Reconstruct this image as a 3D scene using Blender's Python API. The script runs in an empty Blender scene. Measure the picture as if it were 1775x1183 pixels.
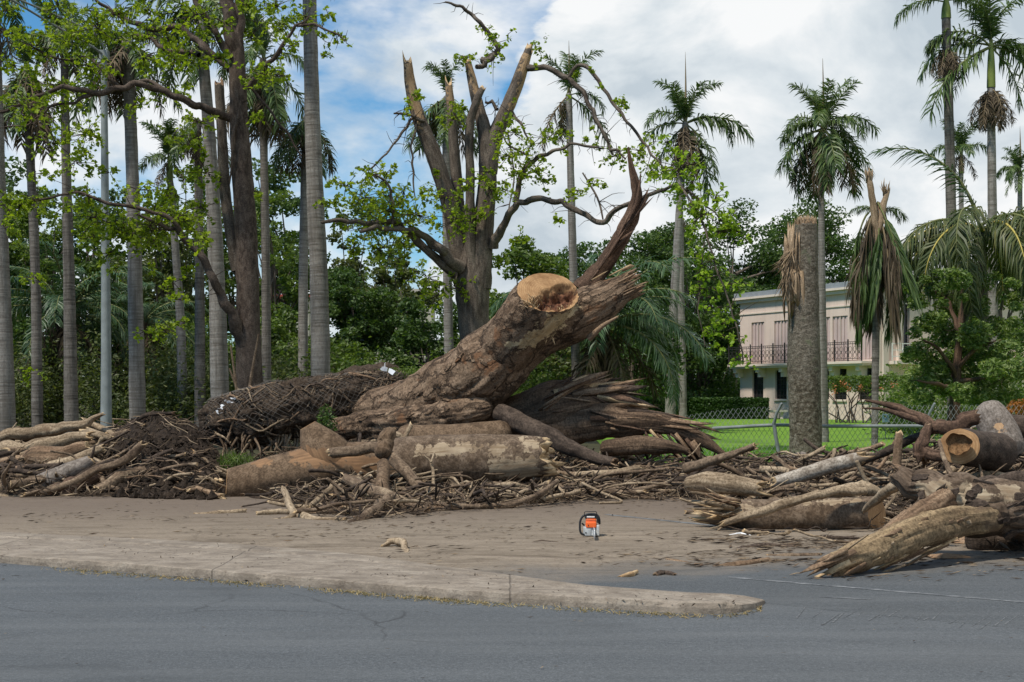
import bpy, math, random
import numpy as np
from mathutils import Vector, Matrix, Euler

scene = bpy.context.scene
COL = scene.collection
R = math.radians
F, CX, HY, CH = 2438.0, 887.5, 680.0, 1.7      # focal length (px), image centre, horizon row, eye height

# ------------------------------------------------------------------ camera
cam = bpy.data.cameras.new("camera")
cam.sensor_width = 36.0
cam.lens = 36.0 * F / 1775.0
cam.shift_y = (HY - 591.5) / 1775.0
cam.clip_start, cam.clip_end = 0.1, 6000
cam_o = bpy.data.objects.new("camera", cam)
cam_o.location = (0, 0, CH)
cam_o.rotation_euler = (R(90), 0, 0)
COL.objects.link(cam_o)
scene.camera = cam_o

# ------------------------------------------------------------------ sky, sun, exposure
SUN_EL, SUN_AZ = R(60), R(-132)        # azimuth clockwise from +Y; the sun stands behind the camera to the left
world = bpy.data.worlds.new("World")
scene.world = world
world.use_nodes = True
wn = world.node_tree
for n in list(wn.nodes):
    wn.nodes.remove(n)

def WN(t, **kw):
    n = wn.nodes.new(t)
    for k, v in kw.items():
        setattr(n, k, v)
    return n

def wl(a, b):
    wn.links.new(a, b)

def wmath(op, a, b=None, clamp=False):
    n = WN('ShaderNodeMath', operation=op, use_clamp=clamp)
    for i, v in enumerate((a, b)):
        if v is None:
            continue
        if isinstance(v, (int, float)):
            n.inputs[i].default_value = v
        else:
            wl(v, n.inputs[i])
    return n.outputs[0]

sky = WN('ShaderNodeTexSky', sky_type='NISHITA')
sky.sun_disc = False
sky.sun_elevation = SUN_EL
sky.sun_rotation = SUN_AZ
sky.air_density = 1.0
sky.dust_density = 0.6
sky.ozone_density = 2.0
tc = WN('ShaderNodeTexCoord')
sep = WN('ShaderNodeSeparateXYZ')
wl(tc.outputs['Generated'], sep.inputs[0])
# stretch the elevation so that clouds lie in layers
mp = WN('ShaderNodeMapping')
mp.inputs['Scale'].default_value = (1.0, 1.0, 1.7)
mp.inputs['Location'].default_value = (0.35, 0.12, 0.2)
wl(tc.outputs['Generated'], mp.inputs['Vector'])

def wnoise(scale, detail, rough, dist=0.0, off=None):
    n = WN('ShaderNodeTexNoise')
    n.inputs['Scale'].default_value = scale
    n.inputs['Detail'].default_value = detail
    n.inputs['Roughness'].default_value = rough
    n.inputs['Distortion'].default_value = dist
    if off is None:
        wl(mp.outputs[0], n.inputs['Vector'])
    else:
        m2 = WN('ShaderNodeVectorMath', operation='ADD')
        m2.inputs[1].default_value = off
        wl(mp.outputs[0], m2.inputs[0])
        wl(m2.outputs[0], n.inputs['Vector'])
    return n.outputs['Fac']

def wramp(fac, stops):
    n = WN('ShaderNodeValToRGB')
    els = n.color_ramp.elements
    while len(els) < len(stops):
        els.new(0.5)
    for e, (p, c) in zip(els, stops):
        e.position = p
        e.color = (c, c, c, 1) if isinstance(c, (int, float)) else (*c, 1)
    wl(fac, n.inputs[0])
    return n.outputs['Color']

big = wnoise(4.0, 7, 0.55, 0.25)
fine = wnoise(13.0, 6, 0.55, 0.2, (3.1, 1.7, 0.4))
# the great cumulus bank begins right of the image centre and reaches round the sky to the right;
# to the left the cover is broken and blue shows through
edge = wmath('ADD', sep.outputs['X'], wmath('MULTIPLY', wmath('SUBTRACT', fine, 0.5), 0.10))
tilt = wmath('ADD', edge, wmath('MULTIPLY', wmath('SUBTRACT', 0.27, sep.outputs['Z']), 0.45))
bank = wramp(wmath('MULTIPLY_ADD', tilt, 1.0) if False else wmath('ADD', tilt, 0.5), [(0.520, 0.0), (0.532, 1.0)])
cov = wmath('ADD', wmath('MULTIPLY', big, 0.75), wmath('MULTIPLY', fine, 0.25))
low = wmath('MULTIPLY', wmath('SUBTRACT', 0.20, sep.outputs['Z']), 0.55)      # cover thickens toward the horizon
broken = wramp(wmath('ADD', cov, low), [(0.515, 0.0), (0.63, 0.95)])
mask = wmath('MAXIMUM', broken, bank)
shade_n = wnoise(6.5, 7, 0.56, 0.3, (0.7, 5.2, 1.1))
shade = wramp(shade_n, [(0.39, (4.2, 4.8, 5.3)), (0.50, (5.7, 6.15, 6.45)), (0.60, (7.3, 7.4, 7.45))])
mix = WN('ShaderNodeMixRGB')
wl(mask, mix.inputs[0])
skc = WN('ShaderNodeMixRGB', blend_type='MULTIPLY')
skc.inputs[0].default_value = 1.0
skc.inputs[2].default_value = (0.42, 0.82, 1.02, 1)
wl(sky.outputs[0], skc.inputs[1])
wl(skc.outputs[0], mix.inputs[1])
wl(shade, mix.inputs[2])
bg = WN('ShaderNodeBackground')
bg.inputs['Strength'].default_value = 0.088
wl(mix.outputs[0], bg.inputs['Color'])
wo = WN('ShaderNodeOutputWorld')
wl(bg.outputs[0], wo.inputs['Surface'])

sun = bpy.data.lights.new("sun", 'SUN')
sun.energy = 3.2
sun.angle = R(6)
sun.color = (1.0, 0.93, 0.82)
sun_o = bpy.data.objects.new("sun", sun)
sd = Vector((math.sin(SUN_AZ) * math.cos(SUN_EL), math.cos(SUN_AZ) * math.cos(SUN_EL), math.sin(SUN_EL)))
sun_o.rotation_euler = (-sd).to_track_quat('-Z', 'Y').to_euler()
sun_o.location = (0, 0, 40)
COL.objects.link(sun_o)

vs = scene.view_settings
vs.view_transform = 'Standard'
vs.look = 'None'
vs.exposure = 0.55
vs.gamma = 1.0
vs.use_curve_mapping = False
scene.cycles.max_bounces = 6
scene.cycles.diffuse_bounces = 3
scene.cycles.transparent_max_bounces = 8

# ------------------------------------------------------------------ numbers and noise
def P(px, py, d):
    return np.array([(px - CX) / F * d, d, CH - (py - HY) / F * d])

def G(px, py, h=0.0):
    d = (CH - h) * F / (py - HY)
    return np.array([(px - CX) / F * d, d, h])

def gy(d):
    return HY + CH * F / d

def to_px(v):
    return np.stack([v[:, 0] / v[:, 1] * F + CX, HY - (v[:, 2] - CH) / v[:, 1] * F], 1)

def _hash(i, j, k, s):
    n = (i * 374761393 + j * 668265263 + k * 1440662683 + s * 1274126177) & 0xffffffff
    n = ((n ^ (n >> 13)) * 1274126177) & 0xffffffff
    n = ((n ^ (n >> 16)) * 2246822519) & 0xffffffff
    return ((n ^ (n >> 15)) & 0xffffff) / float(0xffffff)

def vnoise(p, seed=0):
    p = np.asarray(p, float)
    i = np.floor(p).astype(np.int64)
    f = p - i
    f = f * f * (3 - 2 * f)
    out = 0
    for a in (0, 1):
        for b in (0, 1):
            for c in (0, 1):
                w = (f[..., 0] if a else 1 - f[..., 0]) * (f[..., 1] if b else 1 - f[..., 1]) * (f[..., 2] if c else 1 - f[..., 2])
                out = out + w * _hash(i[..., 0] + a, i[..., 1] + b, i[..., 2] + c, seed)
    return out * 2 - 1

def fbm(p, seed=0, oct=4, rough=0.5):
    p = np.asarray(p, float)
    a, t, s = 1.0, 0, 0
    for o in range(oct):
        s = s + a * vnoise(p * (2.03 ** o) + 17.3 * o, seed + o)
        t += a
        a *= rough
    return s / t

def nrm(v):
    v = np.asarray(v, float)
    return v / np.maximum(np.linalg.norm(v, axis=-1, keepdims=True), 1e-9)

def inpoly(pts, poly):
    x, y = pts[:, 0], pts[:, 1]
    ins = np.zeros(len(pts), bool)
    n = len(poly)
    for i in range(n):
        x1, y1 = poly[i]
        x2, y2 = poly[(i + 1) % n]
        c = ((y1 > y) != (y2 > y)) & (x < (x2 - x1) * (y - y1) / ((y2 - y1) or 1e-9) + x1)
        ins ^= c
    return ins

def soft_poly(pts, poly, soft):
    """0.5 on the outline, 1 inside, 0 outside, over SOFT px"""
    d = np.full(len(pts), 1e9)
    n = len(poly)
    for i in range(n):
        a, b = np.array(poly[i], float), np.array(poly[(i + 1) % n], float)
        t = np.clip(((pts - a) @ (b - a)) / max((b - a) @ (b - a), 1e-9), 0, 1)
        d = np.minimum(d, np.linalg.norm(pts - a - t[:, None] * (b - a), axis=1))
    return np.clip(0.5 + np.where(inpoly(pts, poly), d, -d) / soft, 0, 1)

# ------------------------------------------------------------------ geometry collector
class Geo:
    def __init__(s):
        s.V, s.W, s.K, s.Fc, s.n = [], [], [], [], 0
    def add(s, v, faces, mat=0, wood=None, peel=None):
        """faces: one (M,k) int array or a list of such"""
        v = np.asarray(v, float).reshape(-1, 3)
        s.V.append(v)
        s.W.append(np.zeros_like(v) if wood is None else np.asarray(wood, float))
        s.K.append(np.zeros(len(v)) if peel is None else np.asarray(peel, float))
        for f in (faces if isinstance(faces, (list, tuple)) else [faces]):
            f = np.asarray(f, np.int64)
            if f.size:
                m = mat if np.ndim(mat) else np.full(len(f), mat)
                s.Fc.append((f + s.n, np.asarray(m)))
        s.n += len(v)
        return s
    def box(s, c, size, mat=0, rz=0.0):
        c = np.asarray(c, float)
        h = np.asarray(size, float) / 2
        v = np.array([[x, y, z] for z in (-1, 1) for y in (-1, 1) for x in (-1, 1)], float) * h
        if rz:
            cs, sn = math.cos(rz), math.sin(rz)
            v = v @ np.array([[cs, sn, 0], [-sn, cs, 0], [0, 0, 1]])
        return s.add(v + c, BOXF, mat, wood=v)
    def mesh(s, name, mats, smooth=True, origin=(0, 0, 0)):
        me = bpy.data.meshes.new(name)
        if not s.n:
            return me
        V = np.concatenate(s.V) - np.asarray(origin, float)
        me.vertices.add(len(V))
        me.vertices.foreach_set("co", V.astype(np.float32).ravel())
        nl = sum(f.size for f, _ in s.Fc)
        nf = sum(len(f) for f, _ in s.Fc)
        me.loops.add(nl)
        me.polygons.add(nf)
        me.loops.foreach_set("vertex_index", np.concatenate([f.ravel() for f, _ in s.Fc]).astype(np.int32))
        tot = np.concatenate([np.full(len(f), f.shape[1]) for f, _ in s.Fc])
        st = np.concatenate([[0], np.cumsum(tot)[:-1]]).astype(np.int32)
        me.polygons.foreach_set("loop_start", st)
        me.polygons.foreach_set("material_index", np.concatenate([m for _, m in s.Fc]).astype(np.int32))
        me.polygons.foreach_set("use_smooth", np.full(nf, bool(smooth)))
        a = me.attributes.new("wood", 'FLOAT_VECTOR', 'POINT')
        a.data.foreach_set("vector", np.concatenate(s.W).astype(np.float32).ravel())
        K = np.concatenate(s.K)
        if K.any():
            a = me.attributes.new("peel", 'FLOAT', 'POINT')
            a.data.foreach_set("value", K.astype(np.float32))
        me.update(calc_edges=True)
        for m in mats:
            me.materials.append(m)
        return me

BOXF = np.array([[0, 2, 3, 1], [4, 5, 7, 6], [0, 1, 5, 4], [2, 6, 7, 3], [0, 4, 6, 2], [1, 3, 7, 5]])

# ------------------------------------------------------------------ objects
ORG = {}

def thing(name, label, cat, loc=(0, 0, 0), group=None, kind=None):
    o = bpy.data.objects.new(name, None)
    o.empty_display_size = 0.2
    COL.objects.link(o)
    o.location = [float(c) for c in loc]
    ORG[o.name] = np.asarray(loc, float)
    tag(o, label, cat, group, kind)
    return o

def tag(o, label=None, cat=None, group=None, kind=None):
    for k, v in (("label", label), ("category", cat), ("group", group), ("kind", kind)):
        if v:
            o[k] = v
    return o

def link(name, me, parent=None, loc=None):
    o = bpy.data.objects.new(name, me)
    COL.objects.link(o)
    if parent is not None:
        o.parent = parent
    if loc is not None:
        o.location = [float(c) for c in loc]
    return o

def part(name, geo, mats, parent, smooth=True, kind=None, label=None):
    """a child mesh whose geometry is given in world coordinates"""
    org = ORG[parent.name]
    o = link(name, geo.mesh(name, mats if isinstance(mats, (list, tuple)) else [mats], smooth, org), parent)
    ORG[o.name] = org
    tag(o, label, None, None, kind)
    return o

def solo(name, geo, mats, label, cat, org, group=None, smooth=True, kind=None):
    """a thing that is one mesh"""
    o = link(name, geo.mesh(name, mats if isinstance(mats, (list, tuple)) else [mats], smooth, org), None, org)
    ORG[o.name] = np.asarray(org, float)
    return tag(o, label, cat, group, kind)

def structure(name, geo, mats, smooth=False):
    o = link(name, geo.mesh(name, mats if isinstance(mats, (list, tuple)) else [mats], smooth))
    ORG[o.name] = np.zeros(3)
    o["kind"] = "structure"
    return o

def copy_tree(o, parent=None):
    c = o.copy()
    COL.objects.link(c)
    c.parent = parent
    for ch in list(o.children):
        copy_tree(ch, c)
    return c

# ------------------------------------------------------------------ shapes
def catmull(pts, rad, step):
    pts = np.asarray(pts, float)
    rad = np.asarray(rad, float)
    seg = np.linalg.norm(np.diff(pts, axis=0), axis=1)
    t = np.concatenate([[0], np.cumsum(seg)])
    n = max(3, int(math.ceil(t[-1] / step)) + 1)
    q = np.linspace(0, t[-1], n)
    if len(pts) == 2:
        w = (q / t[-1])[:, None]
        return pts[0] * (1 - w) + pts[1] * w, rad[0] * (1 - w[:, 0]) + rad[1] * w[:, 0]
    m = np.zeros_like(pts)
    m[1:-1] = (pts[2:] - pts[:-2]) / (t[2:] - t[:-2])[:, None]
    m[0] = (pts[1] - pts[0]) / seg[0]
    m[-1] = (pts[-1] - pts[-2]) / seg[-1]
    i = np.clip(np.searchsorted(t, q, side='right') - 1, 0, len(pts) - 2)
    h = seg[i]
    u = (q - t[i]) / h
    u2, u3 = u * u, u * u * u
    c = ((2 * u3 - 3 * u2 + 1)[:, None] * pts[i] + ((u3 - 2 * u2 + u) * h)[:, None] * m[i]
         + (-2 * u3 + 3 * u2)[:, None] * pts[i + 1] + ((u3 - u2) * h)[:, None] * m[i + 1])
    return c, np.interp(q, t, rad)

def frames(c):
    T = nrm(np.gradient(c, axis=0))
    N = np.zeros_like(c)
    ref = np.array([0, 0, 1.0]) if abs(T[0][2]) < 0.9 else np.array([0, -1.0, 0])
    n = ref - T[0] * (ref @ T[0])
    for i in range(len(c)):
        n = n - T[i] * (n @ T[i])
        n = n / max(np.linalg.norm(n), 1e-9)
        N[i] = n
    return T, N, np.cross(T, N)

def limb(g, pts, rad, seg=12, step=None, lump=0.06, lfreq=1.0, ridge=0.0, rfreq=5.0, rlen=1.0, ends=('cut', 'cut'),
         mat=0, capmat=1, seed=0, capgeo=None, cutn=(None, None), spike=1.0, peel=None, squash=1.0):
    """a knotty round limb along PTS; 'wood' holds straightened coordinates (x, y across, z along the grain)"""
    rng = np.random.default_rng(seed + 11)
    c, r = catmull(pts, rad, step or max(0.02, float(np.mean(rad)) * 1.1))
    T, N, B = frames(c)
    n = len(c)
    th = np.arange(seg) / seg * 2 * math.pi
    cs, sn = np.cos(th), np.sin(th)
    L = np.concatenate([[0], np.cumsum(np.linalg.norm(np.diff(c, axis=0), axis=1))])
    rm = float(np.mean(r)) + 1e-6
    q = np.stack([np.broadcast_to(cs, (n, seg)), np.broadcast_to(sn, (n, seg)), np.broadcast_to((L / rm)[:, None], (n, seg))], -1)
    d = 1 + lump * fbm(q * np.array([lfreq, lfreq, lfreq * 0.6]) + seed * 3.7, seed, 3) * 1.6
    if ridge:
        a = fbm(q * np.array([rfreq, rfreq, rfreq * 0.3 / rlen]) * 0.5 + seed * 1.3, seed + 5, 3)
        d = d + ridge * (1 - 2.2 * np.abs(a)) * 0.6
    rr = r[:, None] * d
    V = c[:, None, :] + N[:, None, :] * (rr * cs)[..., None] + B[:, None, :] * (rr * sn * squash)[..., None]
    W = np.stack([np.broadcast_to(cs * rm, (n, seg)), np.broadcast_to(sn * rm, (n, seg)), np.broadcast_to(L[:, None], (n, seg))], -1).copy()
    W += seed * 0.618
    for e, k in ((0, 0), (1, n - 1)):
        if cutn[e] is not None:
            pn = nrm(np.asarray(cutn[e], float))
            den = T[k] @ pn
            near = np.abs(np.arange(n) - k)
            reach = max(2, int(n * 0.45))
            off = -(((V[k] - c[k]) @ pn) / den)[:, None] * T[k]
            for i in range(n):
                if near[i] < reach:
                    V[i] += off * (1 - near[i] / reach) ** 1.0
    v = V.reshape(-1, 3)
    i = np.arange(n - 1)[:, None] * seg
    j = np.arange(seg)[None, :]
    j2 = (j + 1) % seg
    f = np.stack([i + j, i + j2, i + seg + j2, i + seg + j], -1).reshape(-1, 4)
    pk = None
    if peel:
        pp = to_px(v)
        pk = np.zeros(len(v))
        nout = (V - c[:, None, :]).reshape(-1, 3)
        facing = (nout * (-v)).sum(1) + nout[:, 2] * CH > -0.15 * rm * np.linalg.norm(v, axis=1)
        for poly in peel:
            pk = np.maximum(pk, np.where(facing, soft_poly(pp, poly, 26.0), 0))
    g.add(v, f, mat, W.reshape(-1, 3), pk)
    for e, k, sg in ((0, 0, -1), (1, n - 1, 1)):
        kind = ends[e]
        ring, ctr, t = V[k], V[k].mean(0), T[k] * sg
        if kind == 'none':
            continue
        if kind == 'round':
            vv = [ring]
            for a in (30, 55, 75):
                vv.append(ctr + (ring - ctr) * math.cos(R(a)) + t * r[k] * math.sin(R(a)) * 0.7)
            vv.append((ctr + t * r[k] * 0.75)[None])
            m, gg = mat, g
        elif kind == 'broken':
            s = rng.random(seg)
            s = (0.6 * s + 0.4 * np.roll(s, 1)) ** 2.2 * 3.2 * spike * r[k]
            s2 = s * (0.5 + rng.random(seg))
            vv = [ring, ctr + (ring - ctr) * 0.97 + t * (s * 0.55)[:, None], ctr + (ring - ctr) * (0.82 + 0.1 * rng.random(seg))[:, None] + t * s[:, None],
                  ctr + (ring - ctr) * (0.55 + 0.1 * rng.random(seg))[:, None] + t * (s2 * 0.6)[:, None],
                  ctr + (ring - ctr) * 0.28 + t * (rng.random(seg) * r[k] * spike * 0.9)[:, None], (ctr - t * r[k] * 0.1)[None]]
            m, gg = None, g
        else:
            vv = [ctr + (ring - ctr) * 1.0, ctr + (ring - ctr) * 0.93 + t * 0.03 * r[k], ctr + (ring - ctr) * 0.6 + t * 0.03 * r[k], ctr + (ring - ctr) * 0.3 + t * 0.03 * r[k], (ctr + t * 0.03 * r[k])[None]]
            m, gg = capmat, (capgeo if capgeo is not None else g)
            if capgeo is not None:
                m = 0
        nr = len(vv) - 1
        cv = np.concatenate(vv)
        cw = np.zeros_like(cv)
        cw[:, 0] = (cv - ctr) @ N[k]
        cw[:, 1] = (cv - ctr) @ B[k]
        cw[:, 2] = (cv - ctr) @ t
        if kind != 'cut':
            cw = np.concatenate([W[k]] * nr + [W[k].mean(0)[None]]) + np.concatenate([np.zeros((seg, 3))] + [np.tile([0, 0, 0.3 * rm * a], (seg, 1)) for a in range(1, nr)] + [np.zeros((1, 3))])
        fs, ms = [], []
        for a in range(nr - 1):
            q4 = np.stack([a * seg + np.arange(seg), a * seg + (np.arange(seg) + 1) % seg, (a + 1) * seg + (np.arange(seg) + 1) % seg, (a + 1) * seg + np.arange(seg)], 1)
            fs.append(q4 if sg > 0 else q4[:, ::-1])
            ms.append(np.full(seg, (mat if a < 1 else capmat) if m is None else m))
        tri = np.stack([(nr - 1) * seg + np.arange(seg), (nr - 1) * seg + (np.arange(seg) + 1) % seg, np.full(seg, nr * seg)], 1)
        gg.add(cv, np.concatenate(fs), np.concatenate(ms), cw)
        # tip fan
        gg.Fc.append(((tri if sg > 0 else tri[:, ::-1]) + gg.n - len(cv), np.full(seg, capmat if m is None else m)))
    return dict(start=c[0], end=c[-1], t0=T[0], t1=T[-1], N1=N[-1], B1=B[-1], c=c, r=r, T=T)

def splinters(g, base, dirs, lens, wid, rng, mat=0, bend=0.15, thick=0.35):
    """pointed slivers of torn wood"""
    for b, d, L in zip(base, dirs, lens):
        d = nrm(d)
        s = nrm(np.cross(d, rng.normal(size=3)))
        u = np.cross(d, s)
        w = wid * (0.5 + rng.random())
        k = nrm(rng.normal(size=3)) * bend * L
        rows = []
        for t, ww in ((0, 0.8), (0.35, 1.0), (0.7, 0.6 + 0.4 * rng.random())):
            cc = b + d * L * t + k * t * t
            for a, bb in ((1, thick), (1, -thick), (-1, -thick), (-1, thick)):
                rows.append(cc + s * a * w * ww * 0.5 + u * bb * w * ww * 0.5)
        tip = b + d * L + k + s * w * 0.3 * rng.normal()
        rows.append(tip)
        v = np.array(rows)
        q = [[i * 4 + j, i * 4 + (j + 1) % 4, i * 4 + 4 + (j + 1) % 4, i * 4 + 4 + j] for i in (0, 1) for j in range(4)]
        q.append([3, 2, 1, 0])
        tr = [[8 + j, 8 + (j + 1) % 4, 12] for j in range(4)]
        loc = v - b
        W = np.stack([loc @ s, loc @ u, loc @ d], 1) + rng.random() * 9
        g.add(v, [np.array(q), np.array(tr)], mat, W)

def leaves(g, ctr, size, rng, up=0.5, aspect=0.55, mat=0, hang=0.0, fold=0.25):
    """leaf-sized folded blades, one island each"""
    ctr = np.asarray(ctr, float)
    n = len(ctr)
    if not n:
        return
    d = rng.normal(size=(n, 3))
    d[:, 2] = d[:, 2] * 0.6 - hang
    d = nrm(d)
    nn = rng.normal(size=(n, 3)) * 0.75
    nn[:, 2] += up
    s = nrm(np.cross(d, nn))
    u = np.cross(s, d)
    L = size * (0.6 + 0.8 * rng.random(n))[:, None]
    w = L * aspect * 0.5
    base = ctr - d * L * 0.5
    mid = ctr - d * L * 0.08
    v = np.stack([base, mid + s * w + u * w * fold, ctr + d * L * 0.5 - u * L * 0.08, mid - s * w + u * w * fold], 1).reshape(-1, 3)
    i = np.arange(n)[:, None] * 4
    g.add(v, np.concatenate([i + [0, 1, 2], i + [0, 2, 3]]), mat)

def blob_points(rng, c, r, n, shell=0.0):
    p = nrm(rng.normal(size=(n, 3))) * (shell + (1 - shell) * rng.random((n, 1)) ** (1 / 2.2))
    return np.asarray(c) + p * np.asarray(r)

def frond_mesh(name, mats, a0, droop, *, spread=0.85, n=64, ll=0.72, lw=0.066, plum=0.5, sag=0.35, seed=0, L=3.0, curl=0.0, gaps=0.0, pw=1.35, bare=0.14):
    rng = np.random.default_rng(seed)
    g = Geo()
    m = 26
    s = np.linspace(0, 1, m)
    a = np.radians(a0 - droop * s ** pw)
    ds = L / (m - 1)
    x = np.concatenate([[0], np.cumsum(np.cos(a[:-1]) * ds)])
    z = np.concatenate([[0], np.cumsum(np.sin(a[:-1]) * ds)])
    y = curl * s ** 2 * L
    c = np.stack([x, y, z], 1)
    limb(g, c, 0.045 * (1 - 0.86 * s), seg=5, step=L / 16, lump=0, ends=('none', 'none'), mat=0)
    T = nrm(np.gradient(c, axis=0))
    ss = np.repeat(np.linspace(bare, 0.995, n), 2) + rng.normal(0, 0.006, n * 2)
    ss = np.clip(ss, 0, 1)
    if gaps:
        ss = ss[rng.random(len(ss)) > gaps]
    side = np.where(np.arange(len(ss)) % 2 == 0, 1.0, -1.0)
    pc = np.stack([np.interp(ss, s, c[:, k]) for k in range(3)], 1)
    pt = nrm(np.stack([np.interp(ss, s, T[:, k]) for k in range(3)], 1))
    S = np.tile([0, 1.0, 0], (len(ss), 1))
    S = nrm(S - pt * (S * pt).sum(1)[:, None])
    U = np.cross(pt, S)
    e = rng.normal(0, plum, len(ss))[:, None]
    d = nrm(S * side[:, None] * spread + pt * (0.45 + 0.5 * ss[:, None] ** 2) + U * e)
    ln = (ll * (0.45 + 0.55 * np.sin(np.pi * np.clip(0.12 + 0.8 * ss, 0, 1))) * (0.8 + 0.4 * rng.random(len(ss))))[:, None]
    wv = nrm(np.cross(d, U + rng.normal(0, 0.4, U.shape)))
    down = np.array([0, 0, -1.0])
    sg = sag * (0.6 + 0.8 * rng.random((len(ss), 1)))
    p1 = pc + d * ln * 0.5 + down * ln * sg * 0.22
    p2 = pc + d * ln * (1 - 0.35 * sg) + down * ln * sg * 0.95
    v = np.stack([pc - wv * lw * 0.3, pc + wv * lw * 0.3, p1 + wv * lw * 0.5, p1 - wv * lw * 0.5, p2], 1).reshape(-1, 3)
    i = np.arange(len(ss))[:, None] * 5
    g.add(v, [i + [0, 1, 2, 3], i + [3, 2, 4]], 1)
    return g.mesh(name, mats)
# ------------------------------------------------------------------ materials
class M:
    """a small node-writing helper"""
    def __init__(s, name, rough=0.85, spec=0.25):
        s.m = bpy.data.materials.new(name)
        s.m.use_nodes = True
        s.t = s.m.node_tree
        s.b = s.t.nodes['Principled BSDF']
        s.b.inputs['Roughness'].default_value = rough
        s.b.inputs['Specular IOR Level'].default_value = spec
        s._at = {}
    def node(s, typ, **kw):
        n = s.t.nodes.new(typ)
        for k, v in kw.items():
            setattr(n, k, v)
        return n
    def set(s, sock, v):
        if hasattr(v, 'is_linked'):
            s.t.links.new(v, sock)
        elif isinstance(v, (tuple, list)) and len(v) == 3 and sock.type == 'RGBA':
            sock.default_value = (*v, 1)
        else:
            sock.default_value = v
    def attr(s, name, out='Vector'):
        if name not in s._at:
            n = s.node('ShaderNodeAttribute')
            n.attribute_name = name
            s._at[name] = n
        return s._at[name].outputs[out]
    def pos(s):
        return s.node('ShaderNodeNewGeometry').outputs['Position']
    def scale(s, v, sc, off=(0, 0, 0)):
        n = s.node('ShaderNodeMapping')
        s.t.links.new(v, n.inputs[0])
        n.inputs['Scale'].default_value = sc
        n.inputs['Location'].default_value = off
        return n.outputs[0]
    def noise(s, v, sc=1.0, detail=5, rough=0.55, dist=0.0):
        n = s.node('ShaderNodeTexNoise')
        s.t.links.new(v, n.inputs['Vector'])
        n.inputs['Scale'].default_value = sc
        n.inputs['Detail'].default_value = detail
        n.inputs['Roughness'].default_value = rough
        n.inputs['Distortion'].default_value = dist
        return n.outputs['Fac']
    def voro(s, v, sc=1.0, feature='F1', rnd=1.0):
        n = s.node('ShaderNodeTexVoronoi', feature=feature)
        s.t.links.new(v, n.inputs['Vector'])
        n.inputs['Scale'].default_value = sc
        n.inputs['Randomness'].default_value = rnd
        return n.outputs['Distance']
    def math(s, op, a, b=0.0, clamp=False):
        n = s.node('ShaderNodeMath', operation=op, use_clamp=clamp)
        s.set(n.inputs[0], a)
        s.set(n.inputs[1], b)
        return n.outputs[0]
    def ramp(s, f, stops, interp='LINEAR'):
        n = s.node('ShaderNodeValToRGB')
        n.color_ramp.interpolation = interp
        e = n.color_ramp.elements
        while len(e) < len(stops):
            e.new(0.5)
        for el, (p, c) in zip(e, stops):
            el.position = p
            el.color = (c, c, c, 1) if isinstance(c, (int, float)) else (*c, 1)
        s.t.links.new(f, n.inputs[0])
        return n.outputs['Color']
    def mix(s, f, a, b, typ='MIX'):
        n = s.node('ShaderNodeMixRGB', blend_type=typ)
        s.set(n.inputs[0], f)
        s.set(n.inputs[1], a)
        s.set(n.inputs[2], b)
        return n.outputs[0]
    def bump(s, h, strength=0.5, dist=0.02, prev=None):
        n = s.node('ShaderNodeBump')
        n.inputs['Strength'].default_value = strength
        n.inputs['Distance'].default_value = dist
        s.t.links.new(h, n.inputs['Height'])
        if prev is not None:
            s.t.links.new(prev, n.inputs['Normal'])
        return n.outputs[0]
    def done(s, color=None, normal=None, rough=None, metal=None):
        if color is not None:
            s.set(s.b.inputs['Base Color'], color)
        if normal is not None:
            s.set(s.b.inputs['Normal'], normal)
        if rough is not None:
            s.set(s.b.inputs['Roughness'], rough)
        if metal is not None:
            s.b.inputs['Metallic'].default_value = metal
        return s.m

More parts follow.
